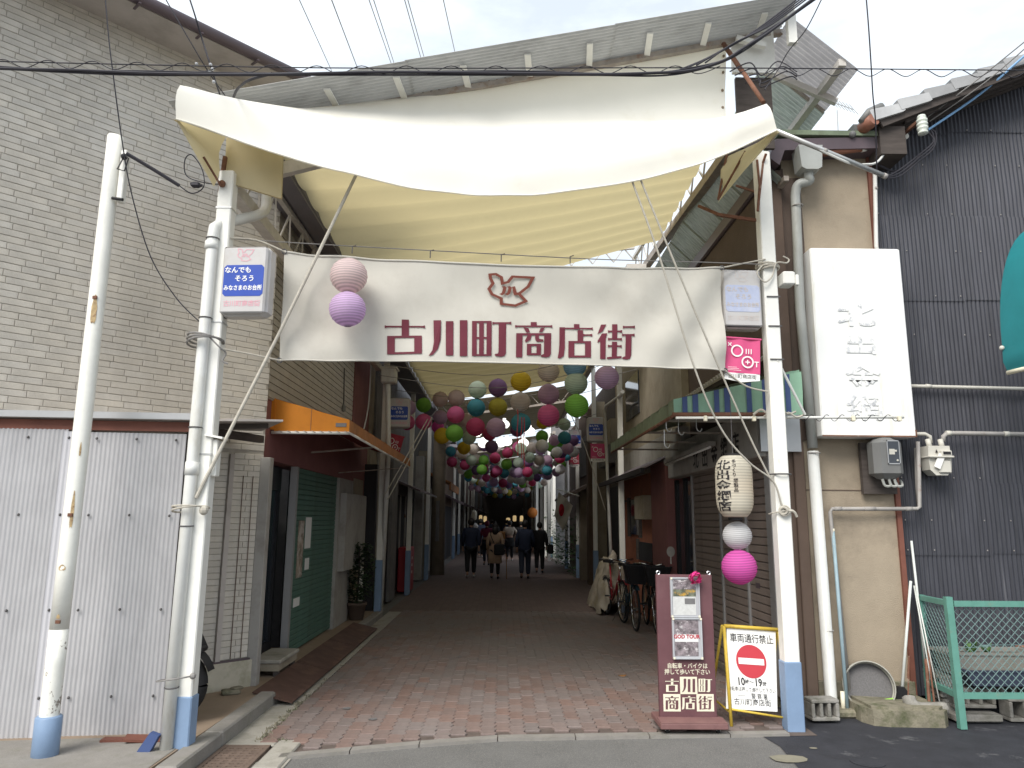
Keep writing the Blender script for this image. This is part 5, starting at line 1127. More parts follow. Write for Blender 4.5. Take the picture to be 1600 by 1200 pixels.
mb = MB(); mb.tube([PY(1419, 1090, 6.7), PY(1420, 1025, 6.75), PY(1418, 1060, 6.74)], .006, 5); solo(mb, 'twig', 'rust', 'thin rusty twig standing behind the broom', 'twig', PY(1419, 1092, 6.7))
# green chain link fence
fn = thing('mesh_fence', 'green painted chain link fence round a small planted yard', 'fence', (3.8, 6.4, 0))
A_, B_, Cc = V((3.775, 6.40, 0)), V((3.86, 7.0, 0)), V((7.6, 6.42, 0))
mb = MB(); mb.bar(A_, A_ + V((-.02, 0, 1.04)), .055, .05, (0, 1, 0)); mb.build('post', 'fenceg', fn)
mb = MB(); mb.bar(B_ + V((0, 0, .08)), B_ + V((0, 0, 1.0)), .045, .05, (0, 1, 0)); mb.build('post', 'fenceg', fn)
for x in (5.4, 7.0):
    mb = MB(); mb.bar(V((x, 6.42, 0)), V((x, 6.42, 1.02)), .05); mb.build('post', 'fenceg', fn)
for z in (.985, .255):
    mb = MB(); mb.bar(A_ + V((.02, 0, z)), Cc + V((0, 0, z)), .04, .045); mb.build('rail', 'fenceg', fn)
    mb = MB(); mb.bar(A_ + V((0, .03, z)), B_ + V((0, 0, z - .01)), .04, .045); mb.build('rail', 'fenceg', fn)
def linkmesh(a, b, z0, z1, s=.066, r=.0022):
    a, b = V(a), V(b); Ln = (b - a).length; d = (b - a) / Ln; h = z1 - z0; mb = MB(); n = int((Ln + h) / s)
    for k in range(n + 1):
        t = k * s
        for sg_ in (1, -1):
            if sg_ == 1: u0, w0, u1, w1 = t - h, 0, t, h
            else: u0, w0, u1, w1 = t, 0, t - h, h
            f0, f1 = 0, 1
            du = u1 - u0
            lo, hi = sorted(((0 - u0) / du, (Ln - u0) / du)); f0, f1 = max(0, lo), min(1, hi)
            if f1 - f0 < .02: continue
            p = a + d * (u0 + du * f0) + UP * (z0 + h * f0); q = a + d * (u0 + du * f1) + UP * (z0 + h * f1)
            mb.bar(p, q, r * 2)
    return mb
stuff(linkmesh((3.80, 6.42, 0), (7.6, 6.44, 0), .27, .97).build('chain_link', 'mesh', fn))
stuff(linkmesh((3.785, 6.44, 0), (3.86, 6.98, 0), .27, .97).build('chain_link', 'mesh', fn))
mb = MB(); mb.tube(catmull([(3.8, 6.43, .62), (4.1, 6.43, .64), (4.3, 6.44, .65), (7.6, 6.44, .66)], 5), .003, 5); mb.build('tension_wire', 'mesh', fn)
# blocks and planters behind the fence
for k, (x, y, z) in enumerate([(4.02, 6.66, .096), (4.5, 6.66, .096), (4.98, 6.66, .096), (5.5, 6.66, .096)]):
    mb = MB(); mb.box((x, y - .02, .04), (.40, .18, .06), None, .01) if k in (0,) else cinder(mb, (x, y, .1), 0)
    solo(mb, 'concrete_block', 'block', 'concrete block on the ground behind the mesh fence, ' + ('lowest flat one by the corner post', 'second from the corner post', 'third from the corner post', 'fourth from the corner post')[k], 'concrete block', (x, y, 0), 'blocks under the planters')
for k, x in enumerate((4.05, 4.46, 4.9, 5.3)):
    mb = MB(); cinder(mb, (x, 6.72, .275 - (.095 if k == 0 else 0)), .04 * (k - 1), l=.36, h=.16, w=.16)
    solo(mb, 'concrete_block', 'block', 'hollow concrete block carrying a planter, ' + ('leftmost', 'second', 'third', 'rightmost')[k] + ' of the upper layer', 'concrete block', (x, 6.72, .19), 'blocks under the planters')
mb = MB(); cinder(mb, (3.92, 6.92, .25), 1.45, l=.36, h=.18, w=.14); cinder(mb, (3.93, 6.9, .07), 1.5, l=.36, h=.16, w=.14); solo(mb, 'block_stack', 'block', 'two hollow concrete blocks stacked inside the fence corner', 'concrete blocks', (3.93, 6.9, 0))
def planter(c, l, w, h, m, label, plants=0, rng=random.Random(4)):
    t = thing('planter', label, 'planter', c, 'planters behind the fence'); c = V(c)
    mb = MB(); k = .84
    ring = lambda s, z, l_, w_: [(c.x + a * l_ / 2 * s, c.y + b * w_ / 2 * s, c.z + z) for a, b in ((-1, -1), (1, -1), (1, 1), (-1, 1))]
    P = [ring(k, 0, l, w), ring(.97, h * .88, l, w), ring(1.04, h * .88, l, w), ring(1.04, h, l, w), ring(.94, h, l, w), ring(.93, h * .80, l, w)]
    mb.add(sum(P, []), [(3, 2, 1, 0)] + [(r * 4 + i, r * 4 + (i + 1) % 4, r * 4 + 4 + (i + 1) % 4, r * 4 + 4 + i) for r in range(5) for i in range(4)]); mb.build('box', m, t)
    mb = MB(); mb.add([(x, y, z) for x, y, z in ring(.935, h * .8, l, w)], [(0, 1, 2, 3)]); mb.build('soil', 'soil', t)
    if plants:
        mb = MB()
        for _ in range(plants):
            x, y = c.x + rng.uniform(-.4, .4) * l, c.y + rng.uniform(-.3, .3) * w
            for _ in range(9):
                a = rng.uniform(0, 6.28); s = rng.uniform(.05, .13); z = c.z + h * .8; p = V((x, y, z)); q = p + V((math.cos(a) * s * .7, math.sin(a) * s * .7, s)); sd_ = V((-math.sin(a), math.cos(a), 0)) * .015
                mb.add([p, lerp(p, q, .6) + sd_, q, lerp(p, q, .6) - sd_], [(0, 1, 2, 3)])
        stuff(mb.build('plants', 'leafbright', t))
    return t
planter((4.25, 6.76, .36), .78, .30, .20, 'planter', 'long pale planter box with a few seedlings behind the fence', 4)
planter((4.33, 6.62, .30), .82, .2, .13, 'planterblue', 'long navy planter box in front of the pale one')
planter((5.02, 6.84, .36), .62, .34, .20, 'terrapot', 'terracotta coloured planter with bushy green plants by the right edge', 22)

# ================================================================== RIGHT: wire-mesh shop under the green awning
shp = thing('mesh_shop', 'wire netting shop with taupe roller shutters under the green striped awning', 'shop', (2.55, 7.2, 0))
XS = 2.56
def slats(par, m, X, y0, y1, z0, z1, n, face=-1, dep=.012):
    mb = MB(); h = (z1 - z0) / n; x0, x1 = (X - dep, X) if face < 0 else (X, X + dep)
    mb.bb((x0, y0, z0 + .004), (x1, y1, z0 + h - .004), .005); so2 = mb.build('slat', m, par)
    for j in range(1, n):
        o = so2.copy(); COL.objects.link(o); o.parent = par; o.location = (0, 0, h * j)
yr1, yr2 = PX(1172, 900, XS).y, PX(1132, 900, XS).y
mb = MB(); mb.bb((XS, 7.1, .0), (XS + .02, 10.0, 2.42)); s1 = mb.build('shutter', 'brownshut', shp)
slats(s1, 'brownshut', XS, 7.12, yr1 - .02, .06, 2.38, 29)
slats(s1, 'brownshut', XS, yr1 + .03, yr2 - .02, .06, 2.38, 29)
slats(s1, 'brownshut', XS, yr2 + .03, 9.98, .06, 2.38, 29)
for y in (yr1, yr2, 9.99):
    mb = MB(); mb.bb((XS - .03, y - .025, 0), (XS, y + .025, 2.42), .004); mb.build('guide_rail', 'aluminium', shp)
mb = MB(); mb.bb((XS - .016, 7.5, 1.0), (XS - .012, 7.62, 1.05)); mb.build('letter_slot', 'plum', shp)
mb = MB(); mb.bb((XS - .03, 7.1, -.02), (XS + .1, 12.3, .05)); mb.build('sill', 'moss', shp)
sb = MB(); sb.bb((2.42, 6.98, 2.26), (2.60, 10.85, 2.72), .01); sbo = sb.build('fascia_sign', 'whitewall', shp)
for ch, px, py in (('北', 1087, 719), ('出', 1101, 716), ('金', 1116, 712), ('網', 1131, 704), ('店', 1149, 697)):
    p = PX(px, py, 2.416); text(ch, 'character', 'ink', sbo, p, (0, -1, 0), (0, 0, 1), .27, .004)
mb = MB(); a, b = PX(1042, 722, 2.34), PX(1112, 693, 2.34); mb.bar(a, b, .09, .05); fx = mb.build('tube_lamp', 'whitewall', shp)
mb = MB(); mb.tube([a + V((-.02, 0, -.04)), b + V((-.02, 0, -.04))], .014, 8); mb.build('lamp_tube', 'pwhite', fx, True)
mb = MB(); mb.bb((2.42, 6.90, 2.30), (2.80, 6.98, 2.95)); mb.build('side_plate', 'aluminium', shp)
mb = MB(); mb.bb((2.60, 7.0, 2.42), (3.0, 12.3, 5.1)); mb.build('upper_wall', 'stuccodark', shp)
mb = MB(); mb.bb((3.3, 7.3, 0), (3.4, 12.3, 2.5)); mb.bb((2.62, 9.99, 0), (3.3, 10.05, 2.4)); mb.build('dark_room', 'darkin', shp)
mb = MB(); mb.bb((2.60, 10.1, .05), (2.62, 11.1, 2.2)); dg_ = mb.build('door', 'glassd', shp)
mb = MB()
for y in (10.06, 10.55, 11.08): mb.bb((2.57, y, .05), (2.63, y + .05, 2.25))
mb.build('door_frame', 'black', dg_)
mb = MB(); mb.bb((2.45, 11.15, 0), (3.0, 12.3, 2.55)); mb.build('pillar', 'pinkwall', shp)
# small tiled eave over the fascia
ev = MB(); ev.bar((2.33, 7.15, 3.10), (2.33, 9.95, 3.16), .04, .05); evo = ev.build('eave_batten', 'darkwood', shp)
mb = MB(); corr(mb, (2.25, 7.15, 3.15), (0, 1, 0), (.5, 0, .16), 2.8, .5, .10, .022, (-.3, 0, 1), rows=2, k=8); mb.build('eave_roof', 'sheetpale', shp, True)
# green awning
ga = thing('striped_awning', 'mint green awning with blue stripes over the wire netting shop', 'awning', (2.0, 6.6, 2.58))
f0 = [(1.54, 2.735), (2.72, 3.005), (2.72, 2.605), (1.54, 2.605)]
mb = MB(); n_ = 16; P = []
for j in range(5):
    P.append([(1.54 + 1.18 * i / n_, 6.6 + .008 * math.sin(i * 1.3 + j), 2.605 + (2.735 + .27 * i / n_ - 2.605) * j / 4) for i in range(n_ + 1)])
mb.grid(P); mb.build('end_panel', 'green', ga, True)
for x0, x1 in ((1066, 1074), (1082, 1091), (1116, 1124), (1132, 1141), (1167, 1175), (1192, 1199), (1228, 1236)):
    a, b = PY(x0, 635, 6.59).x, PY(x1, 635, 6.59).x
    zt = lambda x: 2.735 + .27 * (x - 1.54) / 1.18
    mb = MB(); mb.prism([(a, 2.607), (b, 2.607), (b, zt(b)), (a, zt(a))], (0, 6.585, 0), (1, 0, 0), (0, 0, 1), (0, .002, 0)); mb.build('stripe', 'stripe', ga)
P = [[(1.54 + 1.0 * i / 6, 6.6 + 3.9 * j / 14, 2.735 + .27 * i / 6 - .012 * abs(math.sin(j * 1.57))) for i in range(7)] for j in range(15)]
mb = MB(); mb.grid(P); mb.build('canvas', 'greenold', ga, True)
mb = MB(); mb.grid([[(1.54 - .01 * math.sin(j * 2.1), 6.6 + 3.9 * j / 28, 2.735 - .13 * i / 2 - (.012 * (j % 2) if i == 2 else 0)) for j in range(29)] for i in range(3)]); mb.build('valance', 'greenold', ga)
mb = MB(); mb.tube([(1.52, 6.57, 2.59), (2.42, 6.57, 2.60)], .022, 8); mb.tube([(1.545, 6.58, 2.59), (1.545, 10.5, 2.6)], .016, 8); mb.build('front_rod', 'rust', ga, True)
for k in range(4):
    y = 7.2 + k * 1.0; mb = MB(); mb.bar((1.55, y, 2.62), (2.5, y, 2.62), .022); mb.build('arm', 'truss', ga)
mb = MB(); q = [PY(1225, 582, 6.75), PY(1248, 578, 6.75), PY(1250, 640, 6.75), PY(1222, 645, 6.75)]
mb.grid([[lerp(lerp(q[0], q[1], i / 5), lerp(q[3], q[2], i / 5), j / 5) + V((0, .02 * math.sin(i * 2 + j), 0)) for i in range(6)] for j in range(6)]); mb.build('loose_flap', 'green', ga, True)
for k, (x, y) in enumerate(((1041, 655), (1060, 660), (1088, 655), (1038, 680))):
    mb = MB(); p = PY(x, y, 7.0); mb.tube(catmull([p + V((0, 0, .05)), p, p - V((0, 0, .09)), p + V((.03, 0, -.12)), p + V((.05, 0, -.09))], 4), .005, 5); solo(mb, 'wire_hook', 'galv', ('wire hook hanging first from the left under the green awning', 'wire hook hanging second from the left under the green awning', 'wire hook nearest the lantern under the green awning', 'lowest wire hook under the green awning')[k], 'hook', p, 'wire hooks under the awning')
pl = thing('horizontal_pole', 'white horizontal pole wound with wire reaching across the white sign panel', 'pole', PY(1056, 652, 6.5))
mb = MB(); mb.tube([PY(1056, 653, 6.5), PY(1412, 652, 6.5)], .012, 10); mb.build('shaft', 'whitepaint', pl, True)
mb = MB(); mb.tube([PY(1250 + t * 1.6, 653 + 5 * math.sin(t * .42), 6.5 + .016 * math.cos(t * .42)) for t in range(0, 98)], .003, 4); mb.build('wound_wire', 'wire', pl)
for x in (1102, 1178, 1333, 1405):
    mb = MB(); mb.box(PY(x, 654, 6.49), (.03, .04, .05), None, .005); mb.build('clip', 'cream', pl)
mb = MB()
for x, y in ((1195, 645), (1212, 648), (1225, 645), (1238, 650)): mb.tube(catmull([PY(x - 18, y + 3, 6.46), PY(x - 6, y - 5, 6.44), PY(x + 6, y + 2, 6.44), PY(x + 18, y - 2, 6.47)], 4), .010, 5)
stuff(mb.build('coiled_rope', 'rope', pl))
cable('cord slanting from the right post down to the horizontal pole', 'pvc', [PY(1214, 562, 6.3), PY(1258, 648, 6.45)], .012, name='stay_cord')
# paper lantern with characters, two round paper lanterns
def rib_profile(H, R0, n, k=.012, pw=5.0):
    out = []
    for i in range(2 * n + 1):
        t = i / n - 1; r = R0 * (1 - abs(t) ** pw * .42) * (1 + (k if i % 2 else -k * .3)); out.append((r, t * H / 2))
    return out
ch = thing('barrel_lantern', 'tall cream paper lantern with black characters hanging under the green awning', 'paper lantern', PY(1147, 808, 6.5))
cL = PY(1147, 760, 6.5); RL, HL = .158, .53
mb = MB(); mb.lathe(rib_profile(HL, RL, 22), cL, 32); mb.build('paper_shell', 'lantern', ch, True)
mb = MB(); mb.lathe([(.06, -HL / 2 - .025), (.062, -HL / 2 + .004)], cL, 18); mb.build('rim', 'ink', ch)
mb = MB(); mb.lathe([(.06, HL / 2 - .004), (.062, HL / 2 + .02)], cL, 18); mb.build('rim', 'ink', ch)
mb = MB(); mb.tube([cL + V((0, 0, HL / 2)), cL + V((0, 0, HL / 2 + .5))], .004, 5); mb.build('hanger', 'stain', ch)
base_a = math.atan2(-cL.y, -cL.x)               # direction of the viewer side
def wrapL(ax, zc):
    def f(x, y):
        a = base_a + (ax + x) / RL; z = zc + y; t = abs(2 * z / HL); r = RL * (1 - t ** 5 * .42) + .0045
        return cL + V((r * math.cos(a), r * math.sin(a), z))
    return f
for k, c_ in enumerate('北出金網店'):
    text(c_, 'character', 'ink', ch, 0, 0, 0, .092, .0016, wrap=wrapL(-.098, .174 - k * .088), sx=1.65)
for k, c_ in enumerate('手づくり'): text(c_, 'character', 'ink', ch, 0, 0, 0,   .038, .0006, wrap=wrapL(.006, .205 - k * .038))
for k, c_ in enumerate('網製品'): text(c_, 'character', 'ink', ch, 0, 0, 0,   .040, .0006, wrap=wrapL(.016, .040 - k * .040))
bl = D.lights.new('bulb', 'POINT'); bl.energy = .12; bl.color = (1, .55, .25); bl.shadow_soft_size = .03
blo = D.objects.new('bulb', bl); COL.objects.link(blo); blo.parent = ch; blo.location = cL - V(ch.location) + V((.02, -.06, .0))

LCOL = dict(pale_pink=(.62, .46, .45), lilac=(.50, .36, .53), leaf_green=(.20, .46, .06), yellow=(.62, .43, .015), teal=(.045, .27, .34), hot_pink=(.60, .11, .28), crimson=(.47, .045, .15),
            mint=(.46, .54, .45), purple=(.22, .115, .26), olive=(.42, .37, .03), greige=(.54, .48, .43), mauve=(.46, .31, .41), peach=(.56, .43, .33), white=(.74, .70, .74), pale_blue=(.22, .38, .50), vivid_pink=(.72, .08, .37))
LM = {k: mat('paper_' + k, tuple(min(.85, q * 1.42 + .045) for q in c), .65, .04, 3, trans=.45, wave=(4.6, 'Z', .34)) for k, c in LCOL.items()}  # banded colour imitates the shading between lantern ribs
LMESH = {}
def lantern(c, d, col, label, group, fine=False):
    key = (col, fine)
    if key not in LMESH:
        mb = MB(); mb.ball((0, 0, 0), .5, 24 if fine else 18, 22 if fine else 20, ribs=.016, sq=(1, 1, .97)); mb.lathe([(.10, .475), (.10, .492), (.07, .492), (.07, .475)], (0, 0, 0), 12); mb.lathe([(.10, -.475), (.10, -.49), (.07, -.49), (.07, -.475)], (0, 0, 0), 12)
        o = mb.build('paper_lantern', LM[col], None, True); LMESH[key] = o.data
    else:
        o = D.objects.new('paper_lantern', LMESH[key]); COL.objects.link(o)
    c = V(c); o.location = c; o.scale = (d, d, d); o.rotation_euler = (R(random.uniform(-5, 5)), R(random.uniform(-5, 5)), random.uniform(0, 6))
    return tag(o, label, 'paper lantern', group)
lantern(PY(1152, 837, 6.6), .25, 'white', 'white round paper lantern hanging under the barrel lantern with characters', 'lanterns at the shop', True)
lantern(PY(1155, 886, 6.55), .30, 'vivid_pink', 'vivid pink round paper lantern, lowest one in front of the taupe shutter', 'lanterns at the shop', True)
lantern(PY(545, 431, 5.50), .285, 'pale_pink', 'pale pink paper lantern hanging in front of the banner, upper of two', 'lanterns before the banner', True)
lantern(PY(543, 483, 5.46), .276, 'lilac', 'lilac paper lantern hanging in front of the banner, lower of two', 'lanterns before the banner', True)
HANG = [
 (638, 637, 25, 'lilac', 'leftmost lilac lantern, above a pink one by the blue lightbox'), (662, 633, 24, 'leaf_green', 'leaf green lantern high on the left, second column from the left'),
 (636, 660, 25, 'hot_pink', 'pink lantern at the far left, under the leftmost lilac one'), (662, 659, 26, 'hot_pink', 'pink lantern on the left, under the leaf green one'),
 (688, 624, 25, 'pale_pink', 'pale pink lantern in the third column from the left, topmost'), (688, 652, 23, 'lilac', 'lilac lantern between a pale pink one above and a yellow one below'),
 (691, 681, 26, 'yellow', 'yellow lantern at the bottom of the third column from the left'), (713, 622, 27, 'pale_pink', 'pale pink lantern above the bright pink one, fourth column from the left'),
 (712, 648, 28, 'hot_pink', 'bright pink lantern between pale pink and leaf green, fourth column'), (710, 677, 28, 'leaf_green', 'leaf green lantern at the bottom of the fourth column from the left'),
 (746, 609, 29, 'mint', 'pale mint lantern above the teal one, left of the purple one'), (744, 637, 29, 'teal', 'teal lantern above the crimson one, left of centre'), (743, 667, 30, 'crimson', 'crimson lantern under the teal one, left of centre'),
 (778, 606, 30, 'purple', 'purple lantern above the olive one, just under the banner'), (778, 636, 30, 'olive', 'olive yellow lantern under the purple one'), (775, 668, 31, 'mauve', 'mauve lantern under the olive one'),
 (814, 596, 33, 'yellow', 'golden yellow lantern highest in the middle, just under the banner'), (813, 628, 32, 'greige', 'greyish lantern under the golden yellow one'), (814, 661, 32, 'teal', 'teal lantern trailing pink ribbons, under the greyish one'),
 (857, 580, 35, 'greige', 'greyish lantern half hidden behind the banner hem'), (857, 616, 34, 'mauve', 'mauve lantern above the large pink one'), (857, 649, 35, 'hot_pink', 'large pink lantern under the mauve one, right of centre'),
 (900, 599, 37, 'mint', 'large pale mint lantern above the leaf green one on the right'), (901, 634, 38, 'leaf_green', 'largest leaf green lantern, on the right over the alley'), (948, 590, 39, 'lilac', 'rightmost big lilac lantern tucked under the banner hem'),
 (898, 572, 37, 'pale_blue', 'blue lantern almost hidden by the banner hem above the mint one'),
 (725, 700, 21, 'yellow', 'small yellow lantern below the leaf green one on the left'), (768, 698, 21, 'purple', 'small purple lantern in front of the lit white globes'),
 (882, 663, 20, 'mint', 'small pale mint lantern under the largest leaf green one'), (882, 684, 21, 'teal', 'small teal lantern under the small mint one on the right'), (887, 701, 19, 'mauve', 'small mauve lantern lowest of the right hand column'),
 (848, 661, 20, 'yellow', 'small yellow lantern half behind the large pink one'), (847, 682, 20, 'leaf_green', 'small leaf green lantern under the half hidden yellow one'), (866, 688, 18, 'mauve', 'small dusky mauve lantern left of the small teal one'), (870, 707, 18, 'peach', 'small peach lantern below the dusky mauve one on the right'),
 (808, 672, 22, 'purple', 'small purple lantern half behind the teal one with ribbons'), (765, 678, 22, 'crimson', 'small crimson lantern half behind the mauve one'), (733, 684, 22, 'mint', 'small mint lantern between leaf green and crimson ones'), (727, 656, 23, 'pale_pink', 'small pale pink lantern behind the bright pink one'), (684, 667, 20, 'vivid_pink', 'small magenta lantern peeping out behind the lilac one on the left'),
 (814, 700, 18, 'mint', 'small mint lantern behind the pink ribbons'), (833, 694, 16, 'peach', 'small peach lantern right of the pink ribbons'), (847, 697, 21, 'peach', 'sand coloured lantern right of the small peach one'),
]
for x, y, d, col, lab in HANG: lantern(PY(x, y, 1155 * .30 / d), .30, col, lab, 'paper lanterns over the alley')
mb = MB()
for x, y0, y1 in ((808, 640, 712), (814, 652, 716), (818, 652, 735)):
    mb.grid([[PY(x + s + .8 * math.sin(k * .9), y0 + (y1 - y0) * k / 10, 10.55) for s in (0, 1.3)] for k in range(11)])
solo(mb, 'ribbon', 'signred', 'pink ribbons trailing down in front of the teal lantern', 'ribbons', PY(814, 720, 10.55))
rl_ = random.Random(21); cols = ['peach', 'hot_pink', 'crimson', 'mauve', 'teal', 'lilac', 'greige', 'leaf_green', 'pale_blue', 'purple', 'peach', 'mint', 'greige']
cool = ['pale_blue', 'lilac', 'mauve', 'mint', 'teal', 'pale_blue', 'greige', 'olive']
for r_i, (Y, x0, x1, zc, n) in enumerate([(19.8, -1.45, 1.9, 3.36, 12), (21.2, -1.45, 1.9, 3.14, 12), (23.0, -1.45, 1.85, 3.30, 12), (24.8, -1.5, 1.85, 3.08, 12), (27, -1.45, 1.8, 3.28, 12), (29.5, -1.4, 1.7, 3.10, 12), (32.5, -1.5, 1.7, 3.30, 12), (36, -1.5, 1.7, 3.14, 13), (40, -1.5, 1.7, 3.34, 13), (44, -1.5, 1.7, 3.16, 13), (49, -1.5, 1.7, 3.4, 13)]):
    for k in range(n):
        u = k / (n - 1); x = x0 + (x1 - x0) * u + rl_.uniform(-.07, .07); z = zc + .26 * (2 * u - 1) ** 2 + rl_.uniform(-.09, .09) - .02
        for st_ in range(2 if (k + r_i) % 3 else 1):
            c = rl_.choice(cols if r_i < 6 else cool)
            band = ('left', 'centre', 'right')[int(u * 2.99)] + ' part of the ' + ('first', 'second', 'third', 'fourth', 'fifth', 'sixth', 'seventh', 'eighth', 'ninth', 'tenth', 'last')[r_i]
            lantern((x + rl_.uniform(-.03, .03), Y + rl_.uniform(-.25, .25), z - .29 * st_ + .15), .30, c, 'tiny %s%s lantern, %s distant row over walkers' % ('' if not (k + r_i) % 3 else ('upper ', 'lower ')[st_], c.replace('_', ' '), band), 'small distant lanterns over the walkers')
for k, (x, y, d) in enumerate(((755, 693, 22), (788, 663, 24), (783, 692, 22), (792, 690, 20), (828, 674, 22), (818, 692, 18), (745, 676, 24))):
    mb = MB(); mb.ball((0, 0, 0), .125, 18, 12, sq=(1.1, 1, .9)); mb.lathe([(.04, .10), (.04, .16)], (0, 0, 0), 10)
    p = PY(x, y, 19.3); mb.v = [q + p for q in mb.v]; solo(mb, 'globe_lamp', 'lampw', 'glowing white globe lamp among the lanterns, ' + ('lower left one beside the small purple lantern', 'upper one right of the olive lantern', 'lower one right of the small purple lantern', 'one touching its neighbour on the right', 'one peeping out right of the teal lantern', 'lowest one behind the ribbons', 'one peeping out under the crimson lantern')[k], 'globe lamp', p, 'lit globe lamps', True)
# strings
for k, (Y, z, s) in enumerate([(9.3, 3.95, .35), (10.6, 4.0, .35), (12.0, 4.0, .3), (13.8, 4.1, .3), (16.5, 3.95, .4)]):
    cable('thin wire carrying the %s row of lanterns across the alley' % ('first', 'second', 'third', 'fourth', 'fifth')[k], 'wiregrey', [(-2.1, Y + 1.5, z), (0, Y + .6, z - s), (2.1, Y - .6, z)], .005, 8, 'lantern wires', 'lantern_wire')

# ================================================================== signs on the pavement
nb = thing('notice_board', 'tall dark brown notice board on castors with cream shop street characters', 'notice board', (1.54, 6.38, .012))
BY0, BY1 = 6.30, 6.345; bxl, bxr = PY(1028, 1000, BY0).x, PY(1116, 1000, BY0).x; ztop, zbot = PY(1060, 898, BY0).z, .09
tilt = lambda x, z: V((x + (.035 - .035 * z), BY0, z))
mb = MB(); mb.bb((bxl, BY0, zbot), (bxr, BY1, ztop), .004); mb.build('panel', 'brownboard', nb)
q0, q1 = G(1043, 1138, .05), G(1134, 1136, .05)
mb = MB(); mb.bb((bxl - .03, BY0 - .17, .05), (bxr + .04, BY1 + .17, .095), .006); mb.prism([(0, .0), (.16, .0), (.16, .012), (0, .004)], (bxl - .025, BY0 - .168, .095), (0, 1, 0), (0, 0, 1), (bxr - bxl + .06, 0, 0)); mb.build('base', 'brownbase', nb)
for x in (bxl + .03, bxr - .03):
    for y in (BY0 - .11, BY1 + .12):
        mb = MB(); mb.lathe([(.022, -.011), (.022, .011)], (x, y, .034), 14, 'X'); cw = mb.build('castor', 'rubber', nb)
        mb = MB(); mb.bb((x - .016, y - .016, .034), (x + .016, y + .016, .052)); mb.build('fork', 'galv', cw)
for x in (bxl + .02, bxr - .02):
    mb = MB(); mb.torus((x, BY0 + .02, ztop + .014), .014, .004, (0, 1, 0), 14, 6); mb.build('eye_ring', 'chrome', nb)
def onb(x, y, o=.003): return PY(x, y, BY0 - o)
def case(x0, y0, x1, y1):
    mb = MB(); a, b = onb(x0, y1), onb(x1, y0); mb.bb((a.x, BY0 - .022, a.z), (b.x, BY0, b.z)); t_ = mb.build('leaflet_case', 'clear', nb)
    mb = MB(); e = .010
    for p, q in (((a.x, a.z), (a.x + e, b.z)), ((b.x - e, a.z), (b.x, b.z)), ((a.x + e, a.z), (b.x - e, a.z + e)), ((a.x + e, b.z - e), (b.x - e, b.z))): mb.bb((p[0], BY0 - .032, p[1]), (q[0], BY0 - .022, q[1]))
    mb.build('case_rim', 'acryl', t_)
    for sx in (a.x, b.x - .016):
        for sz in (a.z, b.z - .016):
            mb = MB(); mb.bb((sx, BY0 - .036, sz), (sx + .016, BY0 - .03, sz + .016)); mb.build('case_corner', 'cream', t_)
    return t_
def leaf_(par, name, m, x0, y0, x1, y1, o=.0245):
    mb = MB(); a, b = PY(x0, y1, BY0 - o), PY(x1, y0, BY0 - o); mb.quad(a, V((b.x, a.y, a.z)), b, V((a.x, a.y, b.z))); return mb.build(name, m, par)
c1 = case(1048, 902, 1091, 964); c2 = case(1051, 965, 1095, 1029)
leaf_(c1, 'leaflet', 'photo1', 1052, 906, 1087, 921); leaf_(c1, 'leaflet', 'photo2', 1052, 921, 1087, 932); leaf_(c1, 'leaflet', 'photo3', 1052, 932, 1087, 961)
mb = MB(); a, b = PY(1070, 944, BY0 - .0255), PY(1086, 935, BY0 - .0255); mb.quad(a, V((b.x, a.y, a.z)), b, V((a.x, a.y, b.z))); mb.build('leaflet_block', 'greywall', c1)
leaf_(c2, 'leaflet', 'photo1', 1054, 969, 1091, 991); leaf_(c2, 'leaflet', 'paper', 1055, 991, 1091, 1003); leaf_(c2, 'leaflet', 'photo1', 1055, 1003, 1091, 1025)
text('GOD TOUR', 'lettering', 'textred', c2, PY(1073, 995, BY0 - .026), (1, 0, 0), (0, 0, 1), .042, .0018, sx=.95)
text('自転車・バイクは', 'lettering', 'cream', nb, onb(1074, 1041), (1, 0, 0), (0, 0, 1), .045, .0006, sx=.92)
text('押して歩いて下さい', 'lettering', 'cream', nb, onb(1074, 1050.5), (1, 0, 0), (0, 0, 1), .045, .0006, sx=.92)
for k, gch in enumerate(GLYPH):
    cx = 1050 + 26 * (k % 3); cy = 1071 if k < 3 else 1098
    inv = (k in (1, 3, 5)); hw = 12.6
    if inv: mb = MB(); a, b = onb(cx - 13, cy + 13.5, .0025), onb(cx + 13, cy - 13.5, .0025); mb.quad(a, V((b.x, a.y, a.z)), b, V((a.x, a.y, b.z))); mb.build('square', 'cream', nb)
    mb = MB()
    for p in gch: mb.add([onb(cx - 10.5 + 21 * q[0], cy + 10.5 - 21 * q[1], .0045) for q in p], [tuple(range(len(p)))])
    mb.build('character', 'brownboard' if inv else 'cream', nb)
mb = MB(); fc = onb(1086, 902, .05); rf_ = random.Random(9)
for k in range(42):
    a = k * 2.4; e_ = rf_.uniform(-.9, 1.2); d = V((math.cos(a) * math.cos(e_), -abs(math.sin(e_)) * .6 - .3 * math.sin(a) * .5, math.sin(a) * math.cos(e_))).normalized(); s = d.cross(V((0, 1, .2))).normalized(); r = .018 + .026 * (k / 42)
    p = fc + d * r; mb.grid([[p + s * (i - 1) * .014 + d * (.004 * j + .012 * (1 - abs(i - 1))) + d.cross(s) * (j - 1) * .013 for i in range(3)] for j in range(3)])
solo(mb, 'artificial_flower', 'flowerm', 'bright pink artificial flower fixed on top of the brown notice board', 'flower', fc, smooth=True)

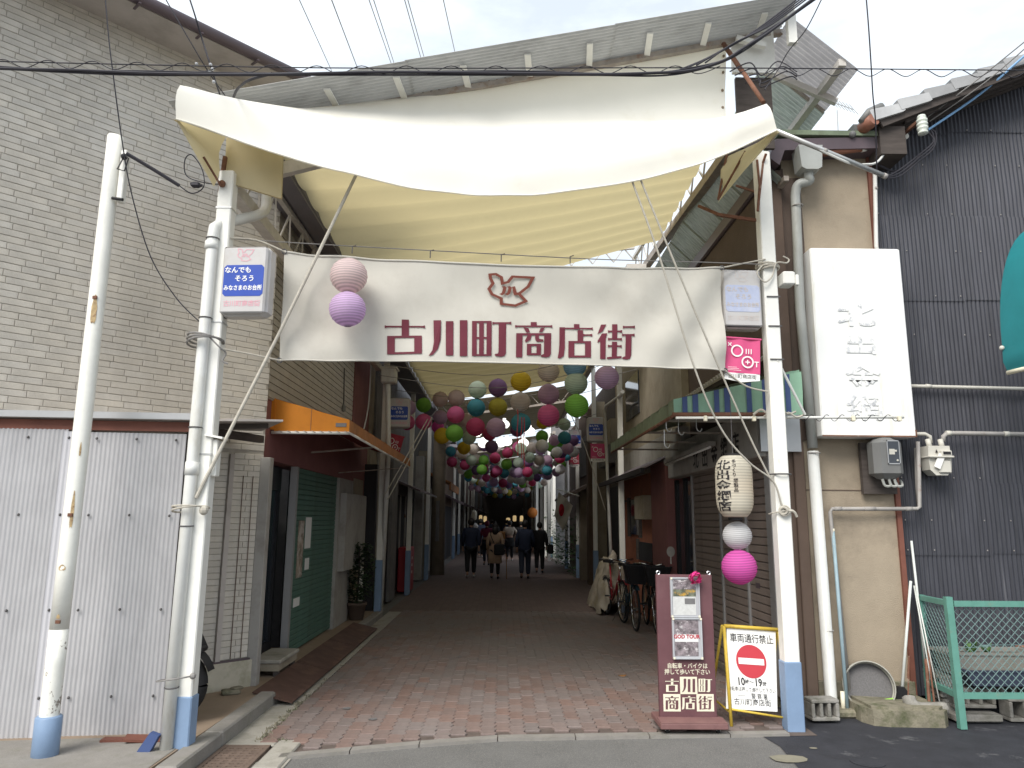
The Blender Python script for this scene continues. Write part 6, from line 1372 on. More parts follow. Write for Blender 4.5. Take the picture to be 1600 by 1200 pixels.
af = thing('road_sign_stand', 'white no entry road sign on a yellow folding frame', 'road sign', (2.1, 6.45, .0))
def afy(z): return 6.41 + .16 * z                # leaning plane
def ap(x, y, o=0):                               # photo pixel to sign plane
    return hit(x, y, (0, 6.41 - o, 0), V((0, 1, -.16)))
TLp, TRp, BRp, BLp = ap(1135, 981), ap(1211, 986), ap(1214, 1112), ap(1134, 1107)
nrm_ = V((0, -1, .16)).normalized()
def tube_f(name, pts, r=.014, m='yellow'):
    mb = MB(); mb.tube(pts, r, 8); return mb.build(name, m, af, True)
tA, tB = ap(1131, 978, .02), ap(1217, 984, .02)
tube_f('top_bar', [tA, tB], .016)
tube_f('leg', [tA, ap(1143, 1135, .02)]); tube_f('leg', [tB, ap(1232, 1138, .02)])
tube_f('leg', [tA + V((-.005, .03, 0)), V((tA.x - .03, 6.95, .012))], .012); tube_f('leg', [tB + V((-.0, .03, 0)), V((tB.x + .02, 6.95, .012))], .012)
tube_f('spreader', [ap(1141, 1108, .02), ap(1229, 1122, .02)], .009); tube_f('spreader', [ap(1140, 1112, .0), V((tA.x - .02, 6.9, .12))], .009)
mb = MB(); mb.add([TLp, TRp, BRp, BLp] + [p + nrm_ * .012 for p in (TLp, TRp, BRp, BLp)], [(0, 1, 2, 3), (7, 6, 5, 4), (0, 4, 5, 1), (1, 5, 6, 2), (2, 6, 7, 3), (3, 7, 4, 0)]); mb.build('panel', 'afwhite', af)
def aq(x, y): return ap(x, y) + nrm_ * .014
ux = (aq(1205, 1030) - aq(1145, 1026)).normalized(); uz = V((0, .16, 1)).normalized()
def apix(n): return n / 1155 * 6.5
mb = MB(); cc = aq(1173, 1033.5); r = apix(22.5); mb.add([cc + ux * r * math.cos(a / 40 * 6.2832) + uz * r * 1.04 * math.sin(a / 40 * 6.2832) for a in range(40)], [tuple(range(40))]); mb.build('red_disc', 'signred', af)
mb = MB(); cc = cc + nrm_ * .002; mb.quad(cc - ux * apix(19) - uz * apix(4.4), cc + ux * apix(19) - uz * apix(4.4), cc + ux * apix(19) + uz * apix(4.4), cc - ux * apix(19) + uz * apix(4.4)); mb.build('white_bar', 'pwhite', af)
for s, x, y, sz, b, sx in (('車両通行禁止', 1173.5, 999, .075, .0006, .82), ('10', 1157, 1065, .082, .0022, .8), ('時〜', 1170, 1066, .040, .0004, .95), ('19', 1184, 1067, .082, .0022, .8), ('時', 1194, 1069.5, .040, .0004, .9), ('自転車は押して通行して下さい', 1174, 1078, .038, 0, .74), ('〜〜〜', 1158, 1087, .03, 0, .8), ('警 察 署', 1186, 1089, .048, 0, .8), ('古川町商店街', 1175, 1098, .054, .0003, .95)):
    text(s, 'lettering', 'ink', af, aq(x, y), ux, uz, sz, b, sx=sx)
mb = MB(); mb.bb((1.80, 6.96, .70), (1.92, 6.97, .82)); mb.bb((1.86, 6.965, .02), (1.87, 6.97, .7)); solo(mb, 'small_plate', 'signpale', 'small pale pink plate behind the yellow folding frame', 'plate', (1.86, 6.965, .0))

# ================================================================== ALLEY: houses on both sides
def facade(name, label, side, y0, y1, m, h=5.2, X=None, z0=0.0, group=None, depth=3.0, cat='building'):
    X = X if X is not None else (-2.45 if side < 0 else 2.5)
    t = thing(name, label, cat, (X, y0, 0), group)
    mb = MB(); mb.bb((X, y0, z0 - .05), (X + side * depth, y1 - .01, h)); mb.build('wall', m, t)
    return t, X
def fbox(t, side, X, name, m, y0, y1, z0, z1, out, inn=.02, bev=0, par=None):
    mb = MB(); mb.bb((X - side * out, y0, z0), (X + side * inn, y1, z1), bev); return mb.build(name, m, par or t)
# left side
t, X = facade('narrow_house', 'narrow dim house with a white meter cabinet and potted shrub after the green shutter', -1, 12.0, 13.4, 'pinkwall', 5.4)
fbox(t, -1, X, 'wall_panel', 'creamwall', 12.25, 13.0, .1, 2.3, .02)
q = PX(535, 770, -2.38), PX(562, 883, -2.38)
fbox(t, -1, X, 'meter_cabinet', 'whitewall', q[0].y, q[1].y, q[1].z, q[0].z, .14, bev=.01)
fbox(t, -1, X, 'pipe', 'whitepaint', 12.9, 12.96, .1, 1.0, .10)
fbox(t, -1, X, 'dark_post', 'ink', 13.2, 13.36, 0, 2.6, .22)
t, X = facade('shuttered_shop', 'house front with cream panel over dark green dado behind the pipes on the left', -1, 13.4, 16.4, 'creamwall', 5.2, -2.40)
fbox(t, -1, X, 'dado', 'greendark', 13.5, 15.4, 0, .92, .03); fbox(t, -1, X, 'pillar', 'greywall', 15.5, 16.3, 0, 3.2, .12)
fbox(t, -1, X, 'mullion', 'ink', 15.38, 15.5, 0, 3.0, .06); fbox(t, -1, X, 'upper_panel', 'greywall', 13.6, 16.2, 2.9, 5.0, .04)
for y in (14.1, 14.8):
    fbox(t, -1, X, 'pilaster', 'whitewall', y, y + .12, .95, 2.9, .04)
t, X = facade('dark_shop', 'dark open shop under a thin black canopy on the left', -1, 16.4, 22.0, 'greywall', 5.0, -2.45)
fbox(t, -1, X, 'opening_shade', 'darkin', 16.7, 20.8, .05, 2.2, .02); fbox(t, -1, X, 'pillar', 'whitewall', 20.9, 21.3, 0, 3.4, .22); fbox(t, -1, X, 'pillar', 'creamwall', 21.5, 21.8, 0, 3.6, .25)  # near-black slab on the solid wall stands for the shaded shop inside
mb = MB(); mb.prism([(0, 2.55), (.62, 2.28), (.62, 2.24), (0, 2.49)], (X, 16.6, 0), (1, 0, 0), (0, 0, 1), (0, 4.2, 0)); mb.build('canopy', 'plum', t)
for k in range(5): fbox(t, -1, X, 'mullion', 'steel', 16.75 + k * .95, 16.83 + k * .95, .05, 2.2, .05)
rb = thing('red_box', 'red painted box with white characters standing before the dark shop on the left', 'box', (-2.2, 17.6, 0))
mb = MB(); mb.bb((-2.4, 17.5, 0), (-2.12, 18.3, 1.0), .02); mb.build('body', 'vendred', rb)
for k in range(3):
    mb = MB(); mb.bb((-2.118, 17.85, .72 - k * .16), (-2.116, 17.95, .78 - k * .16)); mb.build('white_mark', 'pwhite', rb)
pc = thing('concrete_utility_pole', 'thick brownish concrete utility pole on the left side of the alley', 'utility pole', (-1.95, 22.9, 0))
mb = MB(); mb.tube([(-1.95, 22.9, 0), (-1.97, 22.9, 6.5)], [.22, .18], 16); mb.build('shaft', 'poleconc', pc, True)
mb = MB(); mb.bb((-2.0, 22.6, 1.0), (-1.9, 22.68, 2.2)); mb.build('pole_plate', 'greywall', pc)
t, X = facade('striped_house', 'house front with pale pilasters and red strips left of the walkers', -1, 22.0, 30.0, 'greywall', 5.2, -2.45)
for k in range(6): fbox(t, -1, X, 'pilaster', 'whitewall', 23.6 + k * 1.0, 23.95 + k * 1.0, 0, 2.5, .08); fbox(t, -1, X, 'red_strip', 'vendred', 24.05 + k * 1.0, 24.25 + k * 1.0, 0, 2.4, .03)
mb = MB(); mb.prism([(0, 3.2), (.75, 2.85), (.75, 2.6), (.70, 2.6), (.70, 2.82), (0, 3.1)], (X, 24.5, 0), (1, 0, 0), (0, 0, 1), (0, 4.5, 0)); mb.build('awning', 'orangeold', t)
fbox(t, -1, X, 'lintel', 'whitewall', 23.4, 29.6, 2.5, 2.62, .14)
for k in range(7):
    a = 30 + k * 8.5; m_ = ('brownwall', 'greywall', 'pinkwall', 'brownwall', 'greywall', 'brownwall', 'greywall')[k]
    t, X = facade('far_shop', 'far dim shop front on the left, ' + ('first', 'second', 'third', 'fourth', 'fifth', 'sixth', 'seventh')[k] + ' beyond the walkers', -1, a, a + 8.5, m_, 5.0, -2.4, group='far shops on the left')
    fbox(t, -1, X, 'opening_shade', 'darkin', a + .8, a + 5.0, 0, 2.2, .02); fbox(t, -1, X, 'pillar', 'greywall', a + 5.4, a + 6.0, 0, 3, .1); fbox(t, -1, X, 'shutter', 'brownwall', a + 6.2, a + 8.2, 0, 2.2, .03)
    mb = MB(); mb.prism([(0, 2.7), (.6, 2.4), (.6, 2.3), (0, 2.6)], (X, a + .6, 0), (1, 0, 0), (0, 0, 1), (0, 4.6, 0)); mb.build('canopy', 'plum', t)
# right side
t, X = facade('terracotta_house', 'terracotta walled house with black tiled pent roof and a black window on the right', 1, 12.3, 15.9, 'terracotta', 2.95, 2.52)
a, b = PX(984, 782, 2.5), PX(1001, 836, 2.5); fbox(t, 1, X, 'window', 'glassd', b.y, a.y, b.z, a.z, .03)
fbox(t, 1, X, 'window_frame', 'darkwood', a.y, a.y + .10, b.z - .05, a.z + .05, .06); fbox(t, 1, X, 'window_frame', 'darkwood', b.y - .06, b.y, b.z - .05, a.z + .05, .06)
a, b = PX(1003, 776, 2.5), PX(1018, 812, 2.5); fbox(t, 1, X, 'meter_box', 'creamwall', b.y, a.y, b.z, a.z, .16, bev=.01)
a, b = PX(998, 846, 2.5), PX(1019, 880, 2.5); fbox(t, 1, X, 'lower_window', 'darkin', b.y, a.y, b.z, a.z, .02); fbox(t, 1, X, 'lower_window_frame', 'darkwood', a.y, a.y + .12, b.z, a.z + .05, .05)
fbox(t, 1, X, 'door_line', 'brownwall', 12.35, 15.5, 2.02, 2.06, .015)
a, b = PX(960, 744, 2.2), PX(1012, 722, 2.2)
mb = MB(); corr(mb, (2.12, 11.2, 2.42), (0, 1, 0), (.5, 0, .26), 4.9, .5, .22, .025, (-.5, 0, 1), rows=2, k=8); mb.build('pent_roof', 'plum', t, True)
mb = MB(); mb.bb((2.08, 11.2, 2.36), (2.14, 16.1, 2.44)); mb.build('eaves_gutter', 'ink', t)
mb = MB(); mb.bb((2.50, 10.2, 2.95), (5, 16.3, 5.25)); mb.build('upper_wall', 'creamwall', t)
fbox(t, 1, 2.5, 'upper_window', 'glassd', 13.4, 14.8, 3.6, 4.4, .02)
mb = MB(); mb.bb((2.46, 10.2, 2.46), (2.6, 16.2, 2.95)); mb.build('pale_band', 'whitewall', t)
run('rain_pipe', 'pvc', 'grey rainwater pipe with crooked elbow on the cream upper wall on the right', 'pipe', [PX(973, 612, 2.2), PX(970, 618, 2.2), PX(947, 634, 2.2), PX(945, 644, 2.2), PX(950, 760, 2.2), PX(955, 880, 2.2)], .035)
t, X = facade('wooden_house', 'dark wooden house with pale pillars beyond the terracotta wall', 1, 15.9, 20.5, 'darkwood', 5.0, 2.55)
fbox(t, 1, X, 'opening_shade', 'darkin', 16.1, 18.0, .05, 2.4, .03); fbox(t, 1, X, 'pillar', 'creamwall', 18.4, 18.7, 0, 4.6, .28); fbox(t, 1, X, 'pillar', 'brownwall', 19.6, 20.0, 0, 4.6, .30); fbox(t, 1, X, 'balcony', 'greywall', 16.2, 18.2, 2.9, 3.3, .2); fbox(t, 1, X, 'balcony', 'creamwall', 16.4, 17.4, 3.35, 3.9, .16)
t, X = facade('planted_house', 'house with brown eaves and leafy plants beside the white red-disc flag', 1, 20.5, 28.5, 'brownwall', 5.0, 2.55)
mb = MB(); mb.prism([(0, 2.75), (-.75, 2.35), (-.75, 2.28), (0, 2.62)], (X, 20.8, 0), (1, 0, 0), (0, 0, 1), (0, 5, 0)); mb.build('eaves', 'stuccodark', t)
fbox(t, 1, X, 'pillar', 'poleconc', 21.2, 21.6, 0, 2.5, .35); fbox(t, 1, X, 'window', 'greywall', 22.2, 25, 3.0, 4.2, .04)
mb = MB(); rg = random.Random(6)
for _ in range(1500):
    p = V((2.15 + rg.gauss(0, .13), rg.uniform(21.8, 35.5), abs(rg.gauss(.7, .6)))); a = rg.uniform(0, 6.28); s = rg.uniform(.06, .14); d = V((math.cos(a), math.sin(a), rg.uniform(-.4, .7))) * s; e = V((-math.sin(a), math.cos(a), 0)) * s * .4
    mb.add([p, p + d * .5 + e, p + d, p + d * .5 - e], [(0, 1, 2, 3)])
o = solo(mb, 'green_shrubs', 'leaf', 'green plants growing along the right wall under the flag', 'plants', (2.15, 21.8, 0)); del o['category']; o['kind'] = 'stuff'
t, X = facade('white_building', 'bright white building in the gap on the right behind the white posts', 1, 36.0, 41.0, 'greywall', 6.2, 2.34)
fbox(t, 1, X, 'white_cladding', 'panel', 36.0, 41.0, 3.0, 6.2, .05)
fbox(t, 1, X, 'window', 'glassd', 37.5, 39, 3.4, 4.6, .02)
for k in range(6):
    a = 41 + k * 8; m_ = ('brownwall', 'greywall', 'darkwood', 'brownwall', 'greywall', 'brownwall')[k]
    t, X = facade('far_shop', 'far dim shop front on the right, ' + ('first', 'second', 'third', 'fourth', 'fifth', 'sixth')[k] + ' beyond the bright gap', 1, a, a + 8, m_, 5.0, 2.4, group='far shops on the right')
    fbox(t, 1, X, 'opening_shade', 'darkin', a + .8, a + 5.0, 0, 2.2, .02); fbox(t, 1, X, 'pillar', 'greywall', a + 5.4, a + 6.0, 0, 3, .1); fbox(t, 1, X, 'shutter', 'greywall', a + 6.2, a + 7.8, 0, 2.2, .03)
t, X = facade('end_building', 'dark building closing the far end of the covered street', 1, 88, 92, 'darkwood', 7, -4.5, depth=9)
fbox(t, 1, X, 'opening_shade', 'darkin', 88.1, 91, 0, 2.5, .02)
# white posts of the bright gap
for k, (x0, x1, Y) in enumerate(((858, 860, 31.0), (866, 868, 32.5), (839, 842, 36.0), (846, 848, 37.5), (852, 854, 34.0))):
    b, tp = PY(x0, 875 if k < 2 else 850, Y), PY(x1, 640, Y); b.z = 0
    mb = MB(); mb.bar(b, V((b.x, Y, 5.4)), .12, .12); solo(mb, 'steel_post', 'whitepaint', 'white steel post in the bright gap on the right, ' + ('nearest', 'second', 'fourth', 'farthest', 'third')[k] + ' of five', 'post', b, 'white posts at the roof gap')
# lit lanterns and far details at the end
for k, (x, y, Y, w_, h_) in enumerate(((741, 805, 30, .20, .38), (758, 811, 46, .2, .36), (794, 815, 40, .22, .40), (804, 810, 52, .25, .4), (815, 811, 44, .2, .4), (751, 809, 58, .25, .4))):
    p = PY(x, y, Y); mb = MB(); mb.lathe([(w_ * .3, -h_ / 2), (w_ / 2, -h_ * .35), (w_ / 2, h_ * .35), (w_ * .3, h_ / 2)], p, 14)
    solo(mb, 'lit_lantern', 'lampwarm' if k else 'lantern', ('pale cream barrel lantern on the left above the first walker', 'small warm lit lantern above the plum hooded walker', 'warm lit lantern above the woman in ivory', 'faint warm lantern farthest to the right of centre', 'warm lit lantern above the man in navy', 'farthest warm lantern on the left')[k], 'lantern', p, 'lit lanterns at the far end', True)
for k, (x, y, c) in enumerate(((742, 822, 'white'), (743, 828, 'yellow'))): lantern(PY(x, y, 30), .26, c, ('white round lantern under the pale barrel lantern behind the first walker', 'yellow round lantern under the white one behind the first walker')[k], 'lanterns at head height')
for k, (x, y) in enumerate(((832, 801), (833, 752))): lantern(PY(x, y, 36), (.5, .3)[k], 'yellow' if 0 else 'peach', ('large orange lantern by the white posts', 'small orange lantern high by the white posts')[k], 'orange lanterns').active_material = mat('paper_orange_%d' % k, (.55, .20, .05), .6, .05, 3, trans=.2) if False else None
for o in list(COL.objects):
    if o.get('group') == 'orange lanterns':
        o.data = o.data.copy(); o.data.materials.clear(); o.data.materials.append(MATS.get('paper_orange') or mat('paper_orange', (.60, .20, .04), .6, .05, 3, trans=.2))
# flag
fl = thing('flag', 'white flag with a red disc hanging from the eaves on the right', 'flag', PY(880, 835, 19.7))
F0, F1, F2, F3 = PY(873, 768, 19.7), PY(895, 790, 19.5), PY(880, 832, 19.7), PY(866, 806, 19.9)
fsurf = lambda u, v: lerp(lerp(F0, F1, u), lerp(F3, F2, u), v) + V((0, .06 * math.sin(u * 9 + v * 4), 0))
mb = MB(); mb.grid([[fsurf(i / 12, j / 12) for i in range(13)] for j in range(13)]); mb.build('cloth', 'flagw', fl, True)
mb = MB(); mb.add([fsurf(.42 + .21 * math.cos(a / 20 * 6.283), .5 + .21 * math.sin(a / 20 * 6.283)) + V((0, -.025, 0)) for a in range(20)] + [fsurf(.42, .5) + V((0, -.03, 0))], [(a, (a + 1) % 20, 20) for a in range(20)]); mb.build('red_disc', 'flagr', fl)
mb = MB(); mb.tube([PY(870, 764, 19.75), PY(905, 775, 19.3)], .015, 6); mb.build('flag_pole', 'handle', fl)
# potted shrub on the left
pp = thing('potted_shrub', 'bushy dark shrub in a brown pot beside the white meter cabinet on the left', 'potted plant', G(556, 968, .1))
b0 = G(556, 968, .1)
mb = MB(); mb.lathe([(.11, 0), (.15, .22), (.165, .22), (.165, .26), (.14, .26), (.13, .2)], b0, 16); mb.build('pot', 'brownwall', pp, True)
mb = MB(); mb.tube([b0 + V((0, 0, .2)), b0 + V((.02, 0, .8)), b0 + V((0, 0, 1.1))], .015, 6); mb.build('stem', 'darkwood', pp)
mb = MB()
for _ in range(1100):
    a, e_ = rg.uniform(0, 6.28), rg.uniform(0, 1); hz = rg.uniform(.28, 1.15); rr = .27 * (1 - abs(hz - .75) * .9) * math.sqrt(e_); p = b0 + V((rr * math.cos(a), rr * math.sin(a), hz)); b_ = rg.uniform(0, 6.28); s = rg.uniform(.05, .11)
    d = V((math.cos(b_), math.sin(b_), rg.uniform(-.6, .6))) * s; sd_ = V((-math.sin(b_), math.cos(b_), 0)) * s * .3; mb.add([p, p + d * .5 + sd_, p + d, p + d * .5 - sd_], [(0, 1, 2, 3)])
stuff(mb.build('foliage', 'leafdark', pp))
# pipes by the left blue-foot posts
run('rain_pipe', 'pvc', 'white rainwater pipe standing beside the blue-footed post on the left of the alley', 'pipe', [G(594, 962, 0), PX(607, 700, -2.0), PX(606, 600, -2.0)], .045)
hb = thing('hopper_box', 'boxy grey rainwater hopper under the canopy gutter on the left', 'hopper', PX(605, 605, -2.02))
p = PX(608, 588, -2.02); mb = MB(); mb.box(p, (.26, .26, .26), None, .02); mb.build('box', 'pvc', hb); mb = MB(); mb.box(p + V((0, 0, .13)), (.31, .31, .04), None, .008); mb.build('lid', 'pvc', hb)
cable('grey cable hanging down the left house side wall', 'pvc', [PX(580, 560, -2.35), PX(577, 620, -2.35), PX(573, 650, -2.35), PX(566, 680, -2.35)], .012)
cable('lamp cord hanging on the tiled side wall above the orange awning', 'wire', [PX(538, 575, -2.37), PX(537, 640, -2.37)], .008)
mb = MB(); p = PX(537, 637, -2.36); mb.lathe([(.015, .05), (.03, .02), (.03, -.05), (.012, -.06)], p, 10); solo(mb, 'lamp_holder', 'meterg', 'small lamp holder at the end of the cord above the orange awning', 'lamp holder', p)
# orange awning
oa = thing('orange_awning', 'bright orange canvas awning with faded front over the dark glass door', 'awning', (-2.0, 7.66, 2.5))
ze = lambda x: 2.88 - .22 * (x + 2.4) / .8
mb = MB(); mb.grid([[(-2.38 + .78 * i / 12, 7.66 + .006 * math.sin(i), 2.535 + (ze(-2.38 + .78 * i / 12) - 2.535) * j / 4) for i in range(13)] for j in range(5)]); mb.build('end_panel', 'orange', oa, True)
mb = MB(); mb.prism([(-.02, 0), (.02, 0), (.02, .33), (-.02, .30)], (-2.40, 7.64, 2.55), (1, 0, 0), (0, 0, 1), (0, .02, 0)); mb.build('torn_edge', 'orange', oa)
mb = MB(); mb.bar((-2.0, 7.655, ze(-2.0)), (-2.0, 7.655, 2.54), .006); mb.build('seam', 'orangeold', oa)
mb = MB(); mb.bb((-1.74, 7.648, 2.585), (-1.63, 7.653, 2.625)); mb.build('maker_label', 'greywall', oa)
mb = MB(); mb.grid([[(-2.40 + .8 * i / 6, 7.66 + 5.1 * j / 20, ze(-2.40 + .8 * i / 6) - .01 * abs(math.sin(j * 1.57))) for i in range(7)] for j in range(21)]); mb.build('canvas', 'orangeold', oa, True)
mb = MB(); mb.grid([[(-1.6 + .006 * math.sin(j * 1.7) * i, 7.66 + 5.1 * j / 30, 2.66 - .125 * i / 3) for j in range(31)] for i in range(4)]); mb.build('valance', 'orangeold', oa, True)
mb = MB(); mb.tube([(-2.40, 7.65, 2.52), (-1.60, 7.65, 2.52)], .016, 8); mb.tube([(-1.61, 7.66, 2.53), (-1.61, 12.76, 2.53)], .014, 8); mb.build('front_rod', 'whitepaint', oa, True)
mb = MB(); mb.grid([[(-2.40 + .78 * i / 6, 7.7 + 5.0 * j / 10, ze(-2.40 + .8 * i / 6) - .03) for i in range(7)] for j in range(11)]); mb.build('lining', 'reduns', oa)
mb = MB(); mb.bar((-2.38, 9.2, 2.45), (-1.62, 9.2, 2.52), .02); mb.bar((-2.38, 10.8, 2.3), (-1.62, 12.5, 2.5), .015); stuff(mb.build('arms', 'truss', oa))
mb = MB()
for k in range(9): mb.torus((-2.3 + k * .085, 7.65, 2.53), .024, .004, (.4, 0, 1), 10, 4)
stuff(mb.build('lacing', 'rope', oa))

# ================================================================== bicycles, covered bicycle, scooter
def wheel(par, c, r, rot, rim='chrome'):
    nrm = rot @ V((1, 0, 0)); w = MB(); w.torus(c, r - .018, .019, nrm, 32, 8); wo = w.build('wheel', 'rubber', par, True)
    m2 = MB(); m2.torus(c, r - .042, .011, nrm, 32, 6); m2.build('rim', rim, wo, True)
    m3 = MB(); u = nrm.cross(V((0, 0, 1))).normalized(); v = V((0, 0, 1))
    for k in range(18): a = k * 6.2832 / 18; m3.bar(c + nrm * (.02 if k % 2 else -.02), c + (u * math.cos(a) + v * math.sin(a)) * (r - .045), .0025)
    m3.tube([c - nrm * .04, c + nrm * .04], .02, 8); stuff(m3.build('spokes', 'chrome', wo))
def bicycle(label, loc, rz, m, basket=None, lean=0, group='parked bicycles'):
    loc = V(loc); t = thing('bicycle', label, 'bicycle', loc, group); Rz = rotm(0, 0, rz)
    def P(x, y, z): return loc + Rz @ V((x + lean * z, y, z))
    fw, rw = P(0, .0, .33), P(0, 1.08, .33)
    wheel(t, fw, .33, Rz); wheel(t, rw, .33, Rz)
    hd, bb, st, sd_ = P(0, .22, .82), P(0, .66, .30), P(0, .84, .78), P(0, .88, .90)
    mb = MB(); mb.tube([hd, P(0, .26, .66), bb], .019, 8); mb.tube([P(0, .25, .74), P(0, .5, .46), P(0, .76, .50)], .015, 8); mb.tube([bb, sd_], .015, 8); mb.tube([bb, rw], .010, 6); mb.tube([P(0, .80, .62), rw], .009, 6); mb.build('frame', m, t, True)
    mb = MB()
    for s in (-.05, .05): mb.tube([P(s, .15, .66), P(s * 1.1, .02, .40), P(s * 1.1, 0, .33)], .010, 6)
    mb.tube([P(0, .15, .66), hd, P(0, .27, .95)], .014, 8); mb.build('fork', 'chrome', t, True)
    mb = MB(); mb.tube(catmull([P(-.27, .50, .98), P(-.26, .34, 1.0), P(-.14, .22, 1.0), P(0, .25, .97), P(.14, .22, 1.0), P(.26, .34, 1.0), P(.27, .50, .98)], 4), .011, 8); hb_ = mb.build('handlebar', 'chrome', t, True)
    for s in (-1, 1):
        mb = MB(); mb.tube([P(s * .268, .40, .99), P(s * .27, .52, .98)], .017, 8); mb.build('grip', 'black', hb_, True)
    mb = MB(); mb.prism([(-.02, -.10), (.02, -.10), (.10, .12), (.06, .17), (-.06, .17), (-.10, .12)], P(0, .86, .91), Rz @ V((1, 0, 0)), Rz @ V((0, 1, 0)), V((0, 0, .06))); mb.build('saddle', 'black', t)
    for c, a0, a1 in ((V((0, 0, .33)), .2, 2.2), (V((0, 1.08, .33)), -.2, 3.0)):
        mb = MB(); prev = [P(s, c.y + .355 * math.cos(a0 + (a1 - a0) * k / 10), c.z + .355 * math.sin(a0 + (a1 - a0) * k / 10)) for s in (0,) for k in range(11)]
        mb.grid([[p + Rz @ V((s, 0, 0)) for s in (-.028, 0, .028)] for p in prev]); mb.build('mudguard', 'chrome' if c.y else m, t, True)
    if basket:
        mb = MB(); k = .8
        lo = [P(a * .15 * k, b, .70) for a, b in ((-1, -.16), (1, -.16), (1, .08), (-1, .08))]; hi = [P(a * .19, b, .98) for a, b in ((-1, -.24), (1, -.24), (1, .10), (-1, .10))]
        mb.add(lo + hi, [(0, 1, 2, 3)] + [(i, (i + 1) % 4, (i + 1) % 4 + 4, i + 4) for i in range(4)]); bk = mb.build('basket', basket, t)
        mb = MB()
        for i in range(4):
            mb.bar(hi[i], hi[(i + 1) % 4], .014)
            for q in range(1, 6): mb.bar(lerp(lo[i], lo[(i + 1) % 4], q / 6), lerp(hi[i], hi[(i + 1) % 4], q / 6), .005)
        stuff(mb.build('basket_wires', 'black', bk))
    mb = MB(); mb.tube([P(-.02, 1.02, .30), P(-.16, 1.1, .01)], .008, 6); mb.build('kickstand', 'chrome', t)
    mb = MB(); mb.tube([P(.04, .15, .63), P(.0, .08, .62)], .035, 10); mb.build('front_lamp', 'chrome', t)
    for s in (-1, 1):
        mb = MB(); mb.bar(bb + Rz @ V((s * .05, 0, 0)), P(s * .07, .66 + s * .12, .30 - s * .08), .014); cr_ = mb.build('crank', 'chrome', t); mb = MB(); mb.box(P(s * .12, .66 + s * .12, .30 - s * .08), (.09, .07, .02)); mb.build('pedal', 'black', cr_)
    return t
bicycle('dark bicycle with a black basket facing the street beside the brown notice board', (2.02, 11.62, .006), .02, 'bikeblue', 'black', .03)
bicycle('red framed bicycle parked between the covered one and the dark one', (1.98, 12.55, .006), .12, 'bikered', None, .04)
bicycle('dark bicycle nearest the wall, mostly hidden behind the brown notice board', (2.28, 11.3, .006), -.05, 'ink', 'black', .02)
# tarpaulin covered bicycle
rt2 = random.Random(4); P = []
base = V((2.02, 13.6, 0))
for i in range(33):
    u = i / 32; y = -.2 + 2.0 * u; ht = .78 + .26 * math.exp(-((u - .22) / .10) ** 2) + .12 * math.exp(-((u - .62) / .12) ** 2) - .55 * max(0, abs(u - .5) - .42) / .08
    row = []
    for j in range(25):
        v = j / 24 * 2 - 1; a = abs(v); z = ht * (1 - a ** 2.2) * 1.0 + .03; x = .08 * v + .22 * math.copysign(a ** 1.3, v) + .035 * math.sin(u * 34 + v * 4) * a
        row.append(base + V((x + .10 * noise.noise(V((u * 10, v * 4, 0))), y, max(.04, z + .10 * noise.noise(V((u * 11, v * 5, 7))) + .05 * noise.noise(V((u * 24, v * 9, 3)))))))
    P.append(row)
mb = MB(); mb.grid(P); solo(mb, 'covered_bicycle', 'tarp', 'bicycle hidden under a crumpled silver grey cover beside the parked bicycles', 'covered bicycle', base, smooth=True)
sp2 = thing('hanging_paddle', 'small pale oval fan hanging in front of the dark shop door', 'fan', PY(1048, 862, 10.2))
p = PY(1048, 862, 10.2); mb = MB(); mb.lathe([(.03, -.005), (.055, -.004), (.055, .004), (.03, .005)], p, 16, 'Y'); mb.v = [V((q.x, q.y, p.z + (q.z - p.z) * 1.25)) for q in mb.v]; mb.build('disc', 'whitewall', sp2)
mb = MB(); mb.tube([p - V((0, 0, .06)), p - V((0, 0, .16))], .006, 6); mb.build('handle', 'handle', sp2)
# scooter half hidden behind the shed and post
sc = thing('scooter', 'black scooter parked behind the left white post, only its rear showing', 'scooter', (-2.55, 6.05, .095))
def Q(x, z, y=6.08): return V((x, y, z))
wc = Q(PY(323, 1080, 6.08).x - .268, .375)
mb = MB(); mb.torus(wc, .195, .075, (0, 1, .0), 30, 10); wo = mb.build('wheel', 'rubber', sc, True)
mb = MB(); mb.lathe([(.03, -.06), (.13, -.05), (.15, -.03), (.15, .03), (.13, .05), (.03, .06)], wc, 20, 'Y'); mb.build('rim', 'iron', wo)
mb = MB(); mb.ball(wc + V((0, -.07, 0)), .022, 8, 6); mb.build('axle_nut', 'chrome', wo)
mb = MB(); mb.grid([[wc + V((.31 * math.cos(a), s, .31 * math.sin(a))) for s in (-.07, -.04, .04, .07)] for a in [.35 + k * .16 for k in range(12)]]); mb.build('mudguard', 'black', sc, True)
mb = MB(); mb.prism([(-2.38, .68), (-2.33, .63), (-2.42, .80), (-2.58, 1.0), (-3.3, .95), (-3.35, .45), (-2.95, .38), (-2.66, .58)], (0, 5.98, 0), (1, 0, 0), (0, 0, 1), (0, .22, 0)); mb.build('body', 'black', sc)
mb = MB(); mb.box((-2.75, 6.09, 1.0), (.62, .26, .10), rotm(0, .05, 0), .04); mb.build('seat', 'black', sc)
mb = MB(); mb.bb((-2.37, 6.02, .62), (-2.31, 6.14, .66), .008); mb.build('tail_flap', 'black', sc)
mb = MB(); mb.torus(Q(-3.45, .375), .195, .07, (0, 1, 0), 30, 10); mb.build('wheel', 'rubber', sc, True)
mb = MB(); mb.tube([Q(-3.45, .375), Q(-3.25, 1.05)], .03, 8); mb.tube([Q(-3.22, 1.12, 5.85), Q(-3.24, 1.08), Q(-3.22, 1.12, 6.35)], .014, 8); mb.build('steering', 'black', sc)

